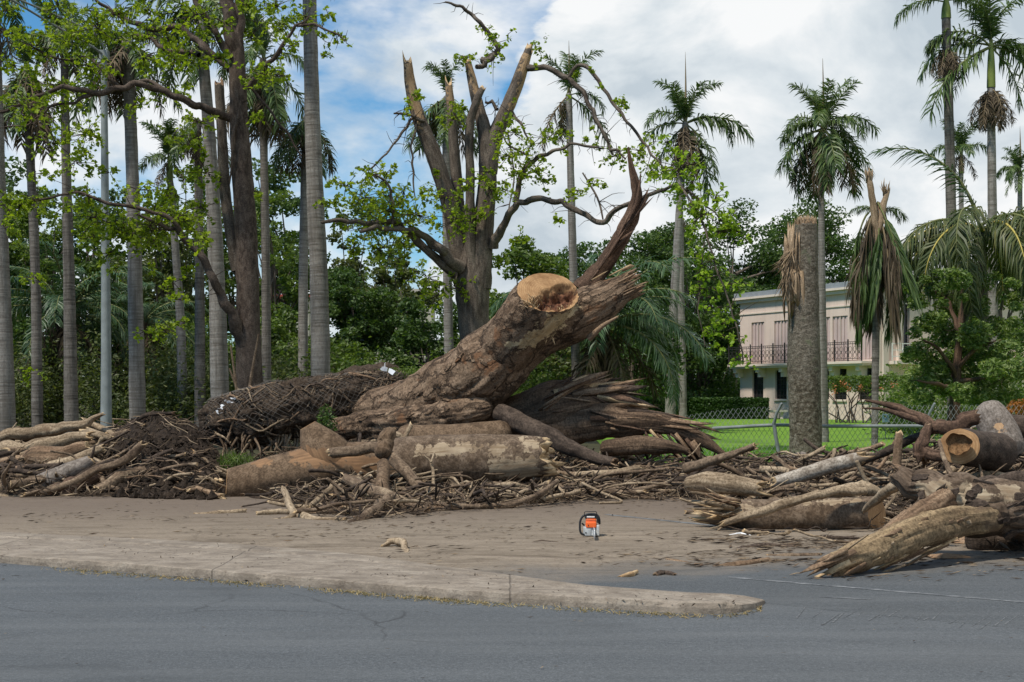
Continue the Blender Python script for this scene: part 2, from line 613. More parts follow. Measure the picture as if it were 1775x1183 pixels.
def bark(name, dark, mid, light, sc=6.0, stretch=0.35, crack=0.6, bump=0.8, dist=0.03, peel=None, patch=None, plate=0.0, rough=0.9):
    m = M(name, rough, 0.2)
    w = m.attr('wood')
    v = m.scale(w, (1, 1, stretch))
    n1 = m.noise(v, sc, 9, 0.65, 0.3)
    n2 = m.noise(w, 0.9, 4, 0.6)
    n3 = m.noise(w, 30.0, 5, 0.75)
    col = m.ramp(n1, [(0.34, dark), (0.48, mid), (0.63, light)])
    col = m.mix(m.ramp(n2, [(0.42, 0.0), (0.66, 0.55)]), col, light)
    col = m.mix(m.ramp(n3, [(0.36, 0.8), (0.56, 0.0)]), col, dark)
    col = m.mix(m.ramp(n3, [(0.58, 0.0), (0.72, 0.7)]), col, light)
    h = n1
    if patch:
        pn = m.noise(w, 2.3, 6, 0.6, 0.4)
        col = m.mix(m.ramp(pn, [(0.60, 0.0), (0.68, 0.8)]), col, patch)
    if plate:
        wob = m.node('ShaderNodeTexNoise')
        m.t.links.new(w, wob.inputs['Vector'])
        wob.inputs['Scale'].default_value = 3.5
        wob.inputs['Detail'].default_value = 6
        wob.inputs['Roughness'].default_value = 0.65
        e = m.voro(m.mix(0.40, m.scale(w, (1, 1, 0.42)), wob.outputs['Color'], 'ADD'), plate, 'DISTANCE_TO_EDGE')
        cr = m.ramp(e, [(0.0, 0.0), (0.075, 1.0)])
        col = m.mix(m.math('MULTIPLY', m.math('SUBTRACT', 1.0, cr), m.ramp(n1, [(0.35, 0.35), (0.6, 1.0)])), col, dark)
        h = m.math('ADD', n1, m.math('MULTIPLY', cr, 0.5))
    nb = m.bump(h, bump, dist)
    nb = m.bump(n3, 0.45, dist * 0.25, nb)
    if peel:
        k = m.attr('peel', 'Fac')
        pn = m.noise(w, 7.0, 6, 0.65, 0.2)
        kk = m.ramp(m.math('ADD', m.math('MULTIPLY', k, 0.88), m.math('MULTIPLY', m.math('SUBTRACT', pn, 0.5), 1.9)), [(0.46, 0.0), (0.54, 1.0)])
        fib = m.noise(m.scale(w, (26, 26, 1.6)), 1.0, 5, 0.6)
        pc = m.ramp(fib, [(0.3, peel[0]), (0.7, peel[1])])
        pc = m.mix(m.ramp(m.noise(w, 2.2, 5, 0.6), [(0.45, 0.0), (0.7, 0.8)]), pc, peel[2] if len(peel) > 2 else peel[0])
        col = m.mix(kk, col, pc)
    return m.done(col, nb)

BARK = bark("trunk_bark", (0.035, 0.022, 0.014), (0.155, 0.10, 0.062), (0.30, 0.21, 0.14), 7.5, 0.40, plate=3.0, bump=0.9, dist=0.06,
            peel=((0.52, 0.39, 0.22), (0.72, 0.58, 0.37), (0.44, 0.29, 0.14)), patch=(0.20, 0.095, 0.045))
LOGBARK = bark("smooth_log_bark", (0.04, 0.025, 0.015), (0.118, 0.076, 0.045), (0.205, 0.14, 0.09), 7.0, 1.3, bump=0.45, dist=0.02,
               peel=((0.14, 0.08, 0.045), (0.31, 0.18, 0.095), (0.11, 0.068, 0.04)))
PALELOG = bark("peeled_log_bark", (0.045, 0.03, 0.02), (0.115, 0.078, 0.05), (0.205, 0.15, 0.105), 7.0, 0.9, bump=0.6, dist=0.025,
               peel=((0.20, 0.14, 0.085), (0.43, 0.345, 0.24), (0.15, 0.10, 0.06)))
FORKBARK = bark("forked_log_wood", (0.04, 0.027, 0.018), (0.10, 0.068, 0.045), (0.18, 0.13, 0.092), 7.0, 0.7, bump=0.7, dist=0.025,
               peel=((0.19, 0.14, 0.09), (0.46, 0.385, 0.275), (0.17, 0.11, 0.065)))
PRONG = bark("twisted_peeled_wood", (0.05, 0.032, 0.018), (0.15, 0.10, 0.056), (0.36, 0.26, 0.15), 12.0, 0.035, bump=0.9, dist=0.025, patch=(0.10, 0.068, 0.045))
DARKBARK = bark("dark_bark", (0.016, 0.011, 0.008), (0.055, 0.039, 0.029), (0.115, 0.083, 0.062), 9.0, 0.45, bump=0.8, dist=0.03)
TREEBARK = bark("standing_tree_bark", (0.03, 0.023, 0.018), (0.105, 0.082, 0.063), (0.20, 0.165, 0.132), 8.5, 0.22, bump=1.0, dist=0.04,
                peel=((0.30, 0.19, 0.10), (0.44, 0.31, 0.18), (0.20, 0.12, 0.065)))
GREYBARK = bark("grey_log_bark", (0.08, 0.064, 0.052), (0.18, 0.15, 0.125), (0.28, 0.24, 0.205), 14.0, 0.7, bump=0.4, dist=0.015,
                peel=((0.32, 0.18, 0.09), (0.50, 0.34, 0.2), (0.25, 0.15, 0.08)))
BRANCH = bark("branch_bark", (0.035, 0.023, 0.015), (0.115, 0.077, 0.05), (0.25, 0.18, 0.12), 12.0, 0.3, bump=0.6, dist=0.012, patch=(0.33, 0.25, 0.165))
PALEWOOD = bark("weathered_pale_wood", (0.07, 0.047, 0.028), (0.235, 0.17, 0.108), (0.42, 0.325, 0.22), 13.0, 0.16, bump=0.6, dist=0.012, patch=(0.14, 0.09, 0.055))
TORN = bark("torn_wood", (0.055, 0.034, 0.02), (0.165, 0.10, 0.06), (0.34, 0.235, 0.15), 16.0, 0.09, bump=0.8, dist=0.02)
ROOTWOOD = bark("dark_root_wood", (0.022, 0.014, 0.009), (0.085, 0.054, 0.034), (0.21, 0.14, 0.09), 15.0, 0.06, bump=1.0, dist=0.03)
REDTORN = bark("red_torn_wood", (0.025, 0.015, 0.010), (0.085, 0.050, 0.033), (0.19, 0.118, 0.078), 14.0, 0.09, bump=0.9, dist=0.025)
FRESH = bark("fresh_split_wood", (0.22, 0.13, 0.065), (0.46, 0.32, 0.175), (0.62, 0.47, 0.29), 15.0, 0.10, bump=0.5, dist=0.012)

def palm_bark(name, dark, mid, light, ring=9.0, moss=None):
    m = M(name, 0.9, 0.15)
    w = m.attr('wood')
    r1 = m.noise(m.scale(w, (1.2, 1.2, ring)), 1.0, 5, 0.55)
    r2 = m.noise(w, 2.0, 5, 0.65, 0.4)
    r3 = m.noise(m.scale(w, (24, 24, 9)), 1.0, 4, 0.65)
    v = m.noise(m.scale(w, (6, 6, 0.35)), 1.0, 5, 0.6)
    col = m.ramp(r1, [(0.33, dark), (0.47, mid), (0.65, light)])
    col = m.mix(m.ramp(r2, [(0.42, 0.0), (0.68, 0.7)]), col, light)
    col = m.mix(m.ramp(v, [(0.36, 0.7), (0.52, 0.0)]), col, dark)
    col = m.mix(m.ramp(r3, [(0.34, 0.6), (0.5, 0.0)]), col, dark)
    if moss:
        col = m.mix(m.ramp(m.noise(w, 3.3, 7, 0.68, 0.3), [(0.5, 0.0), (0.62, 0.75)]), col, moss)
    nb = m.bump(r1, 0.6, 0.03)
    nb = m.bump(r3, 0.5, 0.012, nb)
    return m.done(col, nb)

PALMBARK = palm_bark("palm_trunk", (0.11, 0.097, 0.082), (0.19, 0.172, 0.15), (0.28, 0.262, 0.237), 17)
PALMDARK = palm_bark("dark_palm_trunk", (0.06, 0.052, 0.044), (0.125, 0.108, 0.092), (0.21, 0.19, 0.165), 18)
FIBRE = bark("dry_palm_fibre", (0.12, 0.08, 0.045), (0.27, 0.19, 0.115), (0.40, 0.30, 0.20), 15.0, 0.10, bump=0.5, dist=0.01)
STUMPBARK = bark("mossy_palm_stump", (0.03, 0.023, 0.016), (0.105, 0.085, 0.058), (0.24, 0.21, 0.165), 9.0, 1.3, bump=1.0, dist=0.04, patch=(0.135, 0.14, 0.085))

m = M("cut_wood", 0.8, 0.2)
w = m.attr('wood')
ln = m.node('ShaderNodeVectorMath', operation='LENGTH')
m.t.links.new(m.scale(w, (1, 1, 0)), ln.inputs[0])
rr = m.math('ADD', ln.outputs['Value'], m.math('MULTIPLY', m.noise(w, 5.0, 4), 0.06))
rings = m.math('SINE', m.math('MULTIPLY', rr, 160.0))
col = m.ramp(rings, [(0.0, (0.37, 0.215, 0.10)), (1.0, (0.47, 0.295, 0.15))])
st = m.noise(m.scale(w, (3, 22, 1)), 1.0, 5, 0.6)
col = m.mix(m.ramp(st, [(0.4, 0.55), (0.6, 0.0)]), col, (0.27, 0.155, 0.075))
col = m.mix(m.ramp(m.noise(w, 3.4, 5, 0.6), [(0.42, 0.0), (0.66, 0.85)]), col, (0.19, 0.098, 0.042))
k = m.attr('peel', 'Fac')
kk = m.ramp(m.math('ADD', m.math('MULTIPLY', k, 0.88), m.math('MULTIPLY', m.math('SUBTRACT', m.noise(w, 11.0, 6, 0.7), 0.5), 1.1)), [(0.30, 0.0), (0.62, 1.0)])
col = m.mix(kk, col, m.ramp(m.noise(w, 18.0, 5, 0.7), [(0.35, (0.02, 0.008, 0.005)), (0.65, (0.17, 0.07, 0.035))]))
CUT = m.done(col, m.bump(st, 0.3, 0.01))

def soil(name, a, b, c, sc=7.0):
    m = M(name, 0.95, 0.15)
    p = m.pos()
    n1 = m.noise(p, sc, 9, 0.7, 0.3)
    n2 = m.noise(p, 1.1, 4, 0.6)
    col = m.ramp(n1, [(0.32, a), (0.5, b), (0.7, c)])
    col = m.mix(m.ramp(n2, [(0.4, 0.0), (0.7, 0.5)]), col, b)
    return m.done(col, m.bump(n1, 1.0, 0.08))

SOIL = soil("dark_soil", (0.012, 0.009, 0.007), (0.035, 0.025, 0.018), (0.085, 0.06, 0.042), 9)
ROOTMAT = soil("root_mat", (0.022, 0.016, 0.011), (0.07, 0.05, 0.036), (0.16, 0.12, 0.085), 12)
LITTER = soil("wood_litter", (0.018, 0.013, 0.009), (0.052, 0.037, 0.026), (0.12, 0.086, 0.06), 14)
FORESTFLOOR = soil("forest_floor", (0.018, 0.018, 0.010), (0.045, 0.042, 0.022), (0.085, 0.085, 0.035), 1.4)
CHIP = M("bark_chips", 0.9, 0.2)
isl = CHIP.node('ShaderNodeNewGeometry').outputs['Random Per Island']
CHIP = CHIP.done(CHIP.ramp(isl, [(0.0, (0.016, 0.011, 0.008)), (0.5, (0.052, 0.036, 0.024)), (0.8, (0.12, 0.083, 0.054)), (1.0, (0.32, 0.24, 0.155))]))
SAWDUST = soil("sawdust", (0.34, 0.20, 0.115), (0.48, 0.31, 0.19), (0.60, 0.42, 0.28), 22)

def leaf(name, stops, trans=0.35, rough=0.5, spec=0.35):
    m = M(name, rough, spec)
    i = m.node('ShaderNodeNewGeometry').outputs['Random Per Island']
    p = m.noise(m.pos(), 0.35, 3, 0.5)
    f = m.math('ADD', m.math('MULTIPLY', i, 0.65), m.math('MULTIPLY', m.ramp(p, [(0.3, 0.0), (0.7, 1.0)]), 0.35))
    col = m.ramp(f, stops)
    m.set(m.b.inputs['Base Color'], col)
    tr = m.node('ShaderNodeBsdfTranslucent')
    m.set(tr.inputs['Color'], m.mix(1.0, col, (1.25, 1.35, 0.6), 'MULTIPLY'))
    mx = m.node('ShaderNodeMixShader')
    mx.inputs[0].default_value = trans
    out = [n for n in m.t.nodes if n.type == 'OUTPUT_MATERIAL'][0]
    m.t.links.new(m.b.outputs[0], mx.inputs[1])
    m.t.links.new(tr.outputs[0], mx.inputs[2])
    m.t.links.new(mx.outputs[0], out.inputs['Surface'])
    return m.m

LEAF_BRIGHT = leaf("bright_new_leaves", [(0.0, (0.07, 0.12, 0.010)), (0.35, (0.18, 0.25, 0.014)), (0.75, (0.29, 0.37, 0.022)), (1.0, (0.40, 0.47, 0.05))], 0.5)
LEAF_VINE = leaf("yellow_green_leaves", [(0.0, (0.14, 0.24, 0.02)), (0.5, (0.25, 0.36, 0.03)), (1.0, (0.36, 0.46, 0.06))], 0.45)
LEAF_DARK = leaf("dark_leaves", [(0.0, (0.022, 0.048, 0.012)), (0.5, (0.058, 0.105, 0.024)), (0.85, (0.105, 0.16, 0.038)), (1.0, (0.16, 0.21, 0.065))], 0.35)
LEAF_MID = leaf("mid_leaves", [(0.0, (0.036, 0.066, 0.013)), (0.5, (0.095, 0.15, 0.027)), (0.85, (0.16, 0.215, 0.042)), (1.0, (0.22, 0.27, 0.075))], 0.4)
LEAF_OLIVE = leaf("olive_leaves", [(0.0, (0.034, 0.048, 0.014)), (0.5, (0.082, 0.105, 0.03)), (1.0, (0.16, 0.175, 0.055))], 0.35)
LEAF_SILVER = leaf("glossy_grey_green_leaves", [(0.0, (0.045, 0.085, 0.02)), (0.45, (0.12, 0.185, 0.045)), (0.75, (0.24, 0.30, 0.10)), (1.0, (0.46, 0.50, 0.31))], 0.4, 0.4)
LEAF_HEDGE = leaf("hedge_leaves", [(0.0, (0.018, 0.045, 0.010)), (0.6, (0.05, 0.105, 0.02)), (1.0, (0.12, 0.18, 0.035))], 0.25)
FROND_G = leaf("palm_leaflets", [(0.0, (0.034, 0.064, 0.018)), (0.5, (0.08, 0.13, 0.036)), (1.0, (0.16, 0.21, 0.07))], 0.25, 0.45)
FROND_D = leaf("deep_green_leaflets", [(0.0, (0.022, 0.052, 0.022)), (0.5, (0.058, 0.108, 0.044)), (1.0, (0.11, 0.17, 0.075))], 0.2, 0.45)
FROND_B = leaf("dead_leaflets", [(0.0, (0.035, 0.026, 0.017)), (0.5, (0.095, 0.069, 0.042)), (0.85, (0.17, 0.13, 0.08)), (1.0, (0.09, 0.10, 0.04))], 0.2, 0.8)
FROND_Y = leaf("yellowing_leaflets", [(0.0, (0.03, 0.05, 0.015)), (0.6, (0.085, 0.11, 0.035)), (1.0, (0.19, 0.17, 0.06))], 0.3, 0.5)
FLOWER = leaf("coral_flowers", [(0.0, (0.50, 0.14, 0.06)), (1.0, (0.70, 0.30, 0.16))], 0.3)
REDFLOWER = leaf("orange_croton_leaves", [(0.0, (0.10, 0.10, 0.02)), (0.5, (0.30, 0.10, 0.02)), (1.0, (0.45, 0.2, 0.04))], 0.3)

def plain(name, c, rough=0.6, metal=0.0, var=0.15, sc=3.0, spec=0.3, bump=0.0):
    m = M(name, rough, spec)
    n = m.noise(m.pos(), sc, 5, 0.6)
    lo = tuple(x * (1 - var) for x in c)
    hi = tuple(min(1, x * (1 + var)) for x in c)
    return m.done(m.ramp(n, [(0.3, lo), (0.7, hi)]), m.bump(n, bump, 0.01) if bump else None, None, metal)

RACHIS = plain("frond_stalk", (0.14, 0.15, 0.05), 0.6)
RACHIS_B = plain("dry_stalk", (0.20, 0.15, 0.085), 0.8)
RACHIS_Y = plain("yellow_stalk", (0.42, 0.34, 0.08), 0.6)
SHAFT = plain("green_crownshaft", (0.16, 0.20, 0.045), 0.5)
GALV = plain("galvanised_steel", (0.20, 0.215, 0.215), 0.65, 0.2, 0.2, 5)
GALVWIRE = plain("galvanised_wire", (0.24, 0.25, 0.24), 0.6, 0.2)
OLDWIRE = plain("dull_wire", (0.13, 0.115, 0.10), 0.7, 0.2)
POLEMAT = plain("weathered_lamp_pole", (0.24, 0.265, 0.26), 0.7, 0.15, 0.2, 2.5)
IRON = plain("dark_ironwork", (0.03, 0.026, 0.026), 0.7)
WHITEPAINT = plain("white_paint", (0.72, 0.70, 0.66), 0.6)
GLASS = plain("dark_window_glass", (0.018, 0.020, 0.021), 0.15, 0.0, 0.3, 1.0, 0.5)
STONE = plain("pale_stone", (0.46, 0.42, 0.35), 0.85, 0.0, 0.15, 4.0)
ROOFGREY = plain("grey_roofing", (0.24, 0.26, 0.28), 0.8, 0.0, 0.15, 3.0)
REDROOF = plain("red_roof", (0.33, 0.06, 0.045), 0.8)
FARWALL = plain("far_beige_wall", (0.42, 0.40, 0.31), 0.9)
ORANGE = plain("orange_plastic", (0.80, 0.13, 0.02), 0.38, 0.0, 0.08, 30, 0.5)
BLACKP = plain("black_plastic", (0.016, 0.017, 0.02), 0.45, 0.0, 0.2, 30, 0.4)
GREYP = plain("light_grey_casing", (0.46, 0.47, 0.46), 0.5, 0.1, 0.2, 30)
STEEL = plain("bare_steel", (0.62, 0.63, 0.64), 0.35, 0.8, 0.12, 40)
WHITEL = plain("white_label", (0.80, 0.80, 0.80), 0.5, 0.0, 0.05, 30)
BLUESIGN = plain("pale_blue_sign", (0.42, 0.58, 0.68), 0.5)
BLUEINK = plain("blue_print", (0.10, 0.24, 0.42), 0.6)
PLASTICSCRAP = plain("white_plastic_scrap", (0.72, 0.73, 0.75), 0.5, 0.0, 0.1, 5)

m = M("house_stucco", 0.9, 0.15)
n1 = m.noise(m.pos(), 0.5, 5, 0.6)
n2 = m.noise(m.scale(m.pos(), (2.5, 2.5, 0.25)), 1.0, 6, 0.65)
col = m.ramp(n1, [(0.3, (0.60, 0.475, 0.405)), (0.7, (0.67, 0.545, 0.47))])
col = m.mix(m.ramp(n2, [(0.3, 0.35), (0.5, 0.0)]), col, (0.38, 0.31, 0.27))
STUCCO = m.done(col, m.bump(m.noise(m.pos(), 25, 4), 0.2, 0.01))
TRIM = plain("house_trim", (0.62, 0.53, 0.45), 0.85, 0, 0.08, 1.0)
SHUTTER = plain("house_shutter", (0.50, 0.39, 0.36), 0.7, 0, 0.1, 1.0)

# asphalt, mud and concrete: one world-space recipe, the mud lies where the debris was dragged
def asphalt_nodes(m):
    p = m.pos()
    g1 = m.math('ADD', m.math('MULTIPLY', m.noise(p, 85.0, 3, 0.75), 0.65), m.math('MULTIPLY', m.noise(p, 28.0, 4, 0.75), 0.35))
    g2 = m.noise(p, 0.55, 5, 0.6)
    sp = m.voro(p, 55.0)
    lon = m.noise(m.scale(p, (0.25, 2.2, 1)), 1.0, 5, 0.6)
    col = m.ramp(g1, [(0.32, (0.032, 0.035, 0.038)), (0.5, (0.076, 0.082, 0.087)), (0.68, (0.165, 0.174, 0.18))])
    col = m.mix(m.ramp(g2, [(0.35, 0.45), (0.65, 0.0)]), col, (0.076, 0.079, 0.080))
    col = m.mix(m.ramp(lon, [(0.45, 0.0), (0.75, 0.35)]), col, (0.155, 0.158, 0.158))
    return p, col, m.math('ADD', m.math('MULTIPLY', g1, 0.7), m.math('MULTIPLY', sp, 0.6))

m = M("road_asphalt", 0.88, 0.3)
p, col, h = asphalt_nodes(m)
sc = m.noise(m.scale(p, (1.3, 5.0, 1), (3, 1, 0)), 2.2, 6, 0.7, 1.2)
col = m.mix(m.ramp(sc, [(0.70, 0.0), (0.76, 0.35)]), col, (0.26, 0.27, 0.27))
ck = m.node('ShaderNodeTexNoise')
m.t.links.new(p, ck.inputs['Vector'])
ck.inputs['Scale'].default_value = 1.1
ck.inputs['Detail'].default_value = 7
cr_ = m.voro(m.mix(0.55, m.scale(p, (1, 1, 0)), ck.outputs['Color'], 'ADD'), 0.42, 'DISTANCE_TO_EDGE')
crk = m.math('MULTIPLY', m.ramp(cr_, [(0.0, 1.0), (0.006, 0.0)]), m.ramp(m.noise(p, 0.35, 3), [(0.5, 0.0), (0.6, 0.8)]))
col = m.mix(crk, col, (0.03, 0.03, 0.03))
oil = m.noise(m.scale(p, (0.55, 1.3, 1), (7, 3, 0)), 1.0, 6, 0.62)
col = m.mix(m.ramp(oil, [(0.57, 0.0), (0.70, 0.5)]), col, (0.05, 0.053, 0.055))
NEARROAD = m.done(col, m.bump(h, 0.35, 0.006))

m = M("muddy_asphalt", 0.92, 0.2)
p, col, h = asphalt_nodes(m)
sx = m.node('ShaderNodeSeparateXYZ')
m.t.links.new(p, sx.inputs[0])
drag = m.noise(m.scale(p, (0.7, 2.3, 1)), 1.5, 10, 0.74, 0.8)      # drag streaks along the road
blot = m.noise(p, 0.5, 6, 0.6)
# mud thins toward the open lane at the near right
t = m.math('ADD', m.math('SUBTRACT', sx.outputs['Y'], 12.3), m.math('MULTIPLY', sx.outputs['X'], -0.22))
t = m.math('ADD', t, m.math('MULTIPLY', m.math('SUBTRACT', blot, 0.5), 5.0))
mudf = m.ramp(m.math('MULTIPLY', t, 0.25, True), [(0.0, 0.0), (0.45, 0.93)])
fine = m.noise(p, 26.0, 6, 0.72)
mud = m.ramp(drag, [(0.30, (0.085, 0.062, 0.042)), (0.44, (0.19, 0.15, 0.108)), (0.60, (0.265, 0.213, 0.158)), (0.8, (0.33, 0.272, 0.207))])
mud = m.mix(m.ramp(fine, [(0.33, 0.6), (0.5, 0.0)]), mud, (0.11, 0.08, 0.058))
near = m.ramp(m.math('MULTIPLY', m.math('SUBTRACT', m.math('ADD', sx.outputs['Y'], m.math('MULTIPLY', m.math('SUBTRACT', drag, 0.5), 9.0)), 17.5), 0.3, True), [(0.0, 0.0), (1.0, 0.8)])
mud = m.mix(near, mud, (0.135, 0.10, 0.074))
crumb = m.noise(m.scale(p, (5.0, 11.0, 1)), 1.0, 8, 0.78, 0.4)
mud = m.mix(m.ramp(crumb, [(0.56, 0.0), (0.64, 0.85)]), mud, (0.055, 0.039, 0.028))
col = m.mix(mudf, col, mud)
MUDROAD = m.done(col, m.bump(m.math('ADD', h, m.math('MULTIPLY', drag, 2.0)), 0.6, 0.012))

m = M("worn_concrete", 0.92, 0.2)
p = m.pos()
c1 = m.noise(p, 1.2, 6, 0.65)
c2 = m.noise(p, 45.0, 4, 0.7)
c3 = m.noise(m.scale(p, (1.0, 1.8, 3.0)), 3.0, 8, 0.72, 0.5)
c1 = m.noise(p, 2.4, 9, 0.72, 0.4)
col = m.ramp(c1, [(0.3, (0.17, 0.138, 0.106)), (0.52, (0.285, 0.238, 0.188)), (0.75, (0.38, 0.33, 0.27))])
col = m.mix(m.ramp(c2, [(0.35, 0.5), (0.55, 0.0)]), col, (0.15, 0.125, 0.10))
col = m.mix(m.ramp(c3, [(0.38, 0.7), (0.55, 0.0)]), col, (0.13, 0.105, 0.083))
sxc = m.node('ShaderNodeSeparateXYZ')
m.t.links.new(p, sxc.inputs[0])
jt = m.math('FRACT', m.math('MULTIPLY', m.math('ADD', sxc.outputs['X'], m.math('MULTIPLY', m.noise(p, 3.0, 3), 0.05)), 0.37))
jl = m.ramp(jt, [(0.0, 1.0), (0.004, 1.0), (0.008, 0.0)])
col = m.mix(m.math('MULTIPLY', jl, 0.6), col, (0.05, 0.04, 0.032))
sp2 = m.noise(p, 9.0, 8, 0.78)
col = m.mix(m.ramp(sp2, [(0.55, 0.0), (0.64, 0.7)]), col, (0.10, 0.078, 0.06))
CONCRETE = m.done(col, m.bump(m.math('SUBTRACT', m.math('ADD', c2, c1), jl), 0.6, 0.014))

m = M("worn_road_paint", 0.8, 0.2)
p = m.pos()
_, acol, _ = asphalt_nodes(m)
wn2 = m.noise(m.scale(p, (6, 14, 1)), 1.0, 7, 0.75)
m2_ = M('scraped_asphalt', 0.85, 0.2)
_, ac2, _ = asphalt_nodes(m2_)
SCRAPE = m2_.done(m2_.mix(m2_.ramp(m2_.noise(m2_.pos(), 16.0, 6, 0.75), [(0.46, 0.0), (0.66, 0.5)]), ac2, (0.33, 0.33, 0.325)))
ROADPAINT = m.done(m.mix(m.ramp(wn2, [(0.46, 0.0), (0.64, 0.6)]), acol, (0.38, 0.385, 0.385)))

m = M("lawn_grass", 0.9, 0.15)
p = m.pos()
g1 = m.noise(m.scale(p, (1, 0.6, 1)), 9.0, 7, 0.7)
g2 = m.noise(p, 0.35, 5, 0.6)
col = m.ramp(g1, [(0.3, (0.065, 0.15, 0.012)), (0.5, (0.115, 0.225, 0.020)), (0.7, (0.175, 0.285, 0.04))])
col = m.mix(m.ramp(g2, [(0.4, 0.0), (0.7, 0.6)]), col, (0.15, 0.25, 0.03))
LAWN = m.done(col, m.bump(g1, 0.8, 0.05))
GRASSBLADE = leaf("grass_blades", [(0.0, (0.05, 0.14, 0.012)), (0.5, (0.09, 0.23, 0.02)), (1.0, (0.17, 0.31, 0.04))], 0.3, 0.6)
DRYGRASS = leaf("dry_grass_bits", [(0.0, (0.16, 0.11, 0.06)), (0.6, (0.34, 0.26, 0.13)), (1.0, (0.46, 0.38, 0.20))], 0.2, 0.8)
# ------------------------------------------------------------------ ground, roads, kerb, lawn
def sheet(name, poly, z, mat):
    g = Geo()
    v = np.array([[x, y, z] for x, y in poly])
    g.add(v, np.arange(len(v))[None], 0, v)
    n = len(v)
    k = np.arange(n)
    g.add(np.concatenate([v, v - [0, 0, z + 0.05]]), np.stack([k, n + k, n + (k + 1) % n, (k + 1) % n], 1), 0)
    return structure(name, g, mat)

def interp_px(tab, px):
    t = np.array(tab, float)
    return np.interp(px, t[:, 0], t[:, 1])

sheet("ground", [(-2500, -600), (2500, -600), (2500, 4500), (-2500, 4500)], 0.0, FORESTFLOOR)
sheet("road", [(-90, -40), (90, -40), (90, 19), (-90, 19)], 0.004, NEARROAD)

KF = [(-600, 945), (-300, 957), (0, 977), (200, 992), (400, 1007), (600, 1024), (800, 1041), (1000, 1054), (1180, 1065), (1250, 1066), (1285, 1063), (1306, 1058), (1319, 1052), (1326, 1047)]
KB = [(-600, 890), (-300, 905), (0, 921), (300, 935), (500, 948), (640, 962), (800, 985), (1000, 1012), (1200, 1034), (1290, 1040), (1326, 1045)]
pxs = np.concatenate([np.linspace(-600, 1200, 150), np.linspace(1205, 1326, 34)])
front = np.array([G(x, interp_px(KF, x))[:2] for x in pxs])
back = np.array([G(x, interp_px(KB, x), 0.05 * min(1, max(0, (1326 - x) / 300)))[:2] for x in pxs])
mid_l = (front + back) / 2
mud = [(x, y) for x, y in mid_l[::6]] + [tuple(front[-1])] + [tuple(G(1500, 1066)[:2]), tuple(G(1775, 1092)[:2]), tuple(G(2300, 1140)[:2]), (60, 9), (60, 34), (-60, 34)]
sheet("muddy_road", mud, 0.0055, MUDROAD)

g = Geo()
n = len(pxs)
q = np.concatenate([front, np.zeros((n, 1))], 1)
nz = fbm(q * 3.0, 3, 4)
nz2 = fbm(q * 9.0, 8, 3)
dirb = nrm(back - front)
rows = []
nose = np.clip((1326 - pxs) / 75, 0, 1) ** 0.5
hk = (0.088 + 0.018 * nz) * (0.25 + 0.75 * nose)
cap_ = np.minimum(1.0, np.linalg.norm(back - front, axis=1) / 0.35)
chip = np.clip(nz2 * 1.4 + nz * 0.5 - 0.25, 0, 1)
for off, z in ((0.0, 0 * hk - 0.02), (0.008, hk * 0.5), (0.02 + 0.03 * chip, hk * (0.9 - 0.35 * chip)), (0.05 + 0.05 * chip, hk * (1 - 0.12 * chip))):
    rows.append(np.concatenate([front + dirb * cap_[:, None] * (off + 0.012 * nz2[:, None] * (z[:, None] > 0.01) if np.ndim(off) == 0 else (off[:, None])), z[:, None]], 1))
wdt = np.linalg.norm(back - front, axis=1)
for t, z in ((0.3, 0.078), (0.66, 0.074), (0.70, 0.050), (0.73, 0.073), (0.93, 0.06), (1.0, 0.006)):
    rows.append(np.concatenate([front + (back - front) * t, ((z + 0.006 * fbm(q * 1.7 + t * 9, 5, 3)) * (0.25 + 0.75 * nose if t < 1 else 1))[:, None]], 1))
V = np.stack(rows)
m_ = len(rows)
i = np.arange(m_ - 1)[:, None] * n
j = np.arange(n - 1)[None, :]
f = np.stack([i + j, i + j + 1, i + n + j + 1, i + n + j], -1).reshape(-1, 4)
g.add(V.reshape(-1, 3), f, 0, V.reshape(-1, 3))
structure("median_kerb", g, CONCRETE, smooth=False)

def ground_strip(name, a, b, w, z, mat, parts=14, seed=0):
    rng = np.random.default_rng(seed)
    a, b = np.asarray(a)[:2], np.asarray(b)[:2]
    d = nrm(b - a)
    s = np.array([-d[1], d[0]])
    t = np.linspace(0, 1, parts)
    ww = w * (0.75 + 0.5 * rng.random(parts))
    l = np.array([np.append(a + (b - a) * u + s * x / 2, z) for u, x in zip(t, ww)])
    r = np.array([np.append(a + (b - a) * u - s * x / 2, z) for u, x in zip(t, ww)])
    g = Geo()
    v = np.concatenate([l, r])
    k = np.arange(parts - 1)
    g.add(v, np.stack([k + parts, k + parts + 1, k + 1, k], 1), 0, v)
    return structure(name, g, mat)

ground_strip("lane_line", G(1262, 1002), G(2050, 1069), 0.07, 0.0085, ROADPAINT, 30, 1)
ground_strip("lane_line", G(1050, 893), G(1330, 922), 0.10, 0.0085, ROADPAINT, 30, 2)
ground_strip("lane_line", G(1420, 1036), G(1510, 1041), 0.05, 0.0085, ROADPAINT, 8, 3)
rng = np.random.default_rng(9)
g = Geo()
for k in range(20):                       # tooth scrapes left by the loader's bucket
    px = 1385 + k * 20 + rng.normal() * 5
    py = 1072 + (px - 1400) * 0.03 + rng.normal() * 5
    a, b = G(px, py), G(px + 26 + rng.normal() * 6, py - 13 - rng.random() * 9)
    if rng.random() < 0.3:
        b = a + (b - a) * 0.4
    s = nrm(np.array([-(b - a)[1], (b - a)[0], 0])) * (0.003 + 0.006 * rng.random())
    up = np.array([0, 0, 0.0075])
    g.add(np.array([a - s + up, a + s + up, b + s * 0.3 + up, b - s * 0.3 + up]), np.array([[0, 3, 2, 1]]), 0)
structure("road_scrape_marking", g, SCRAPE)

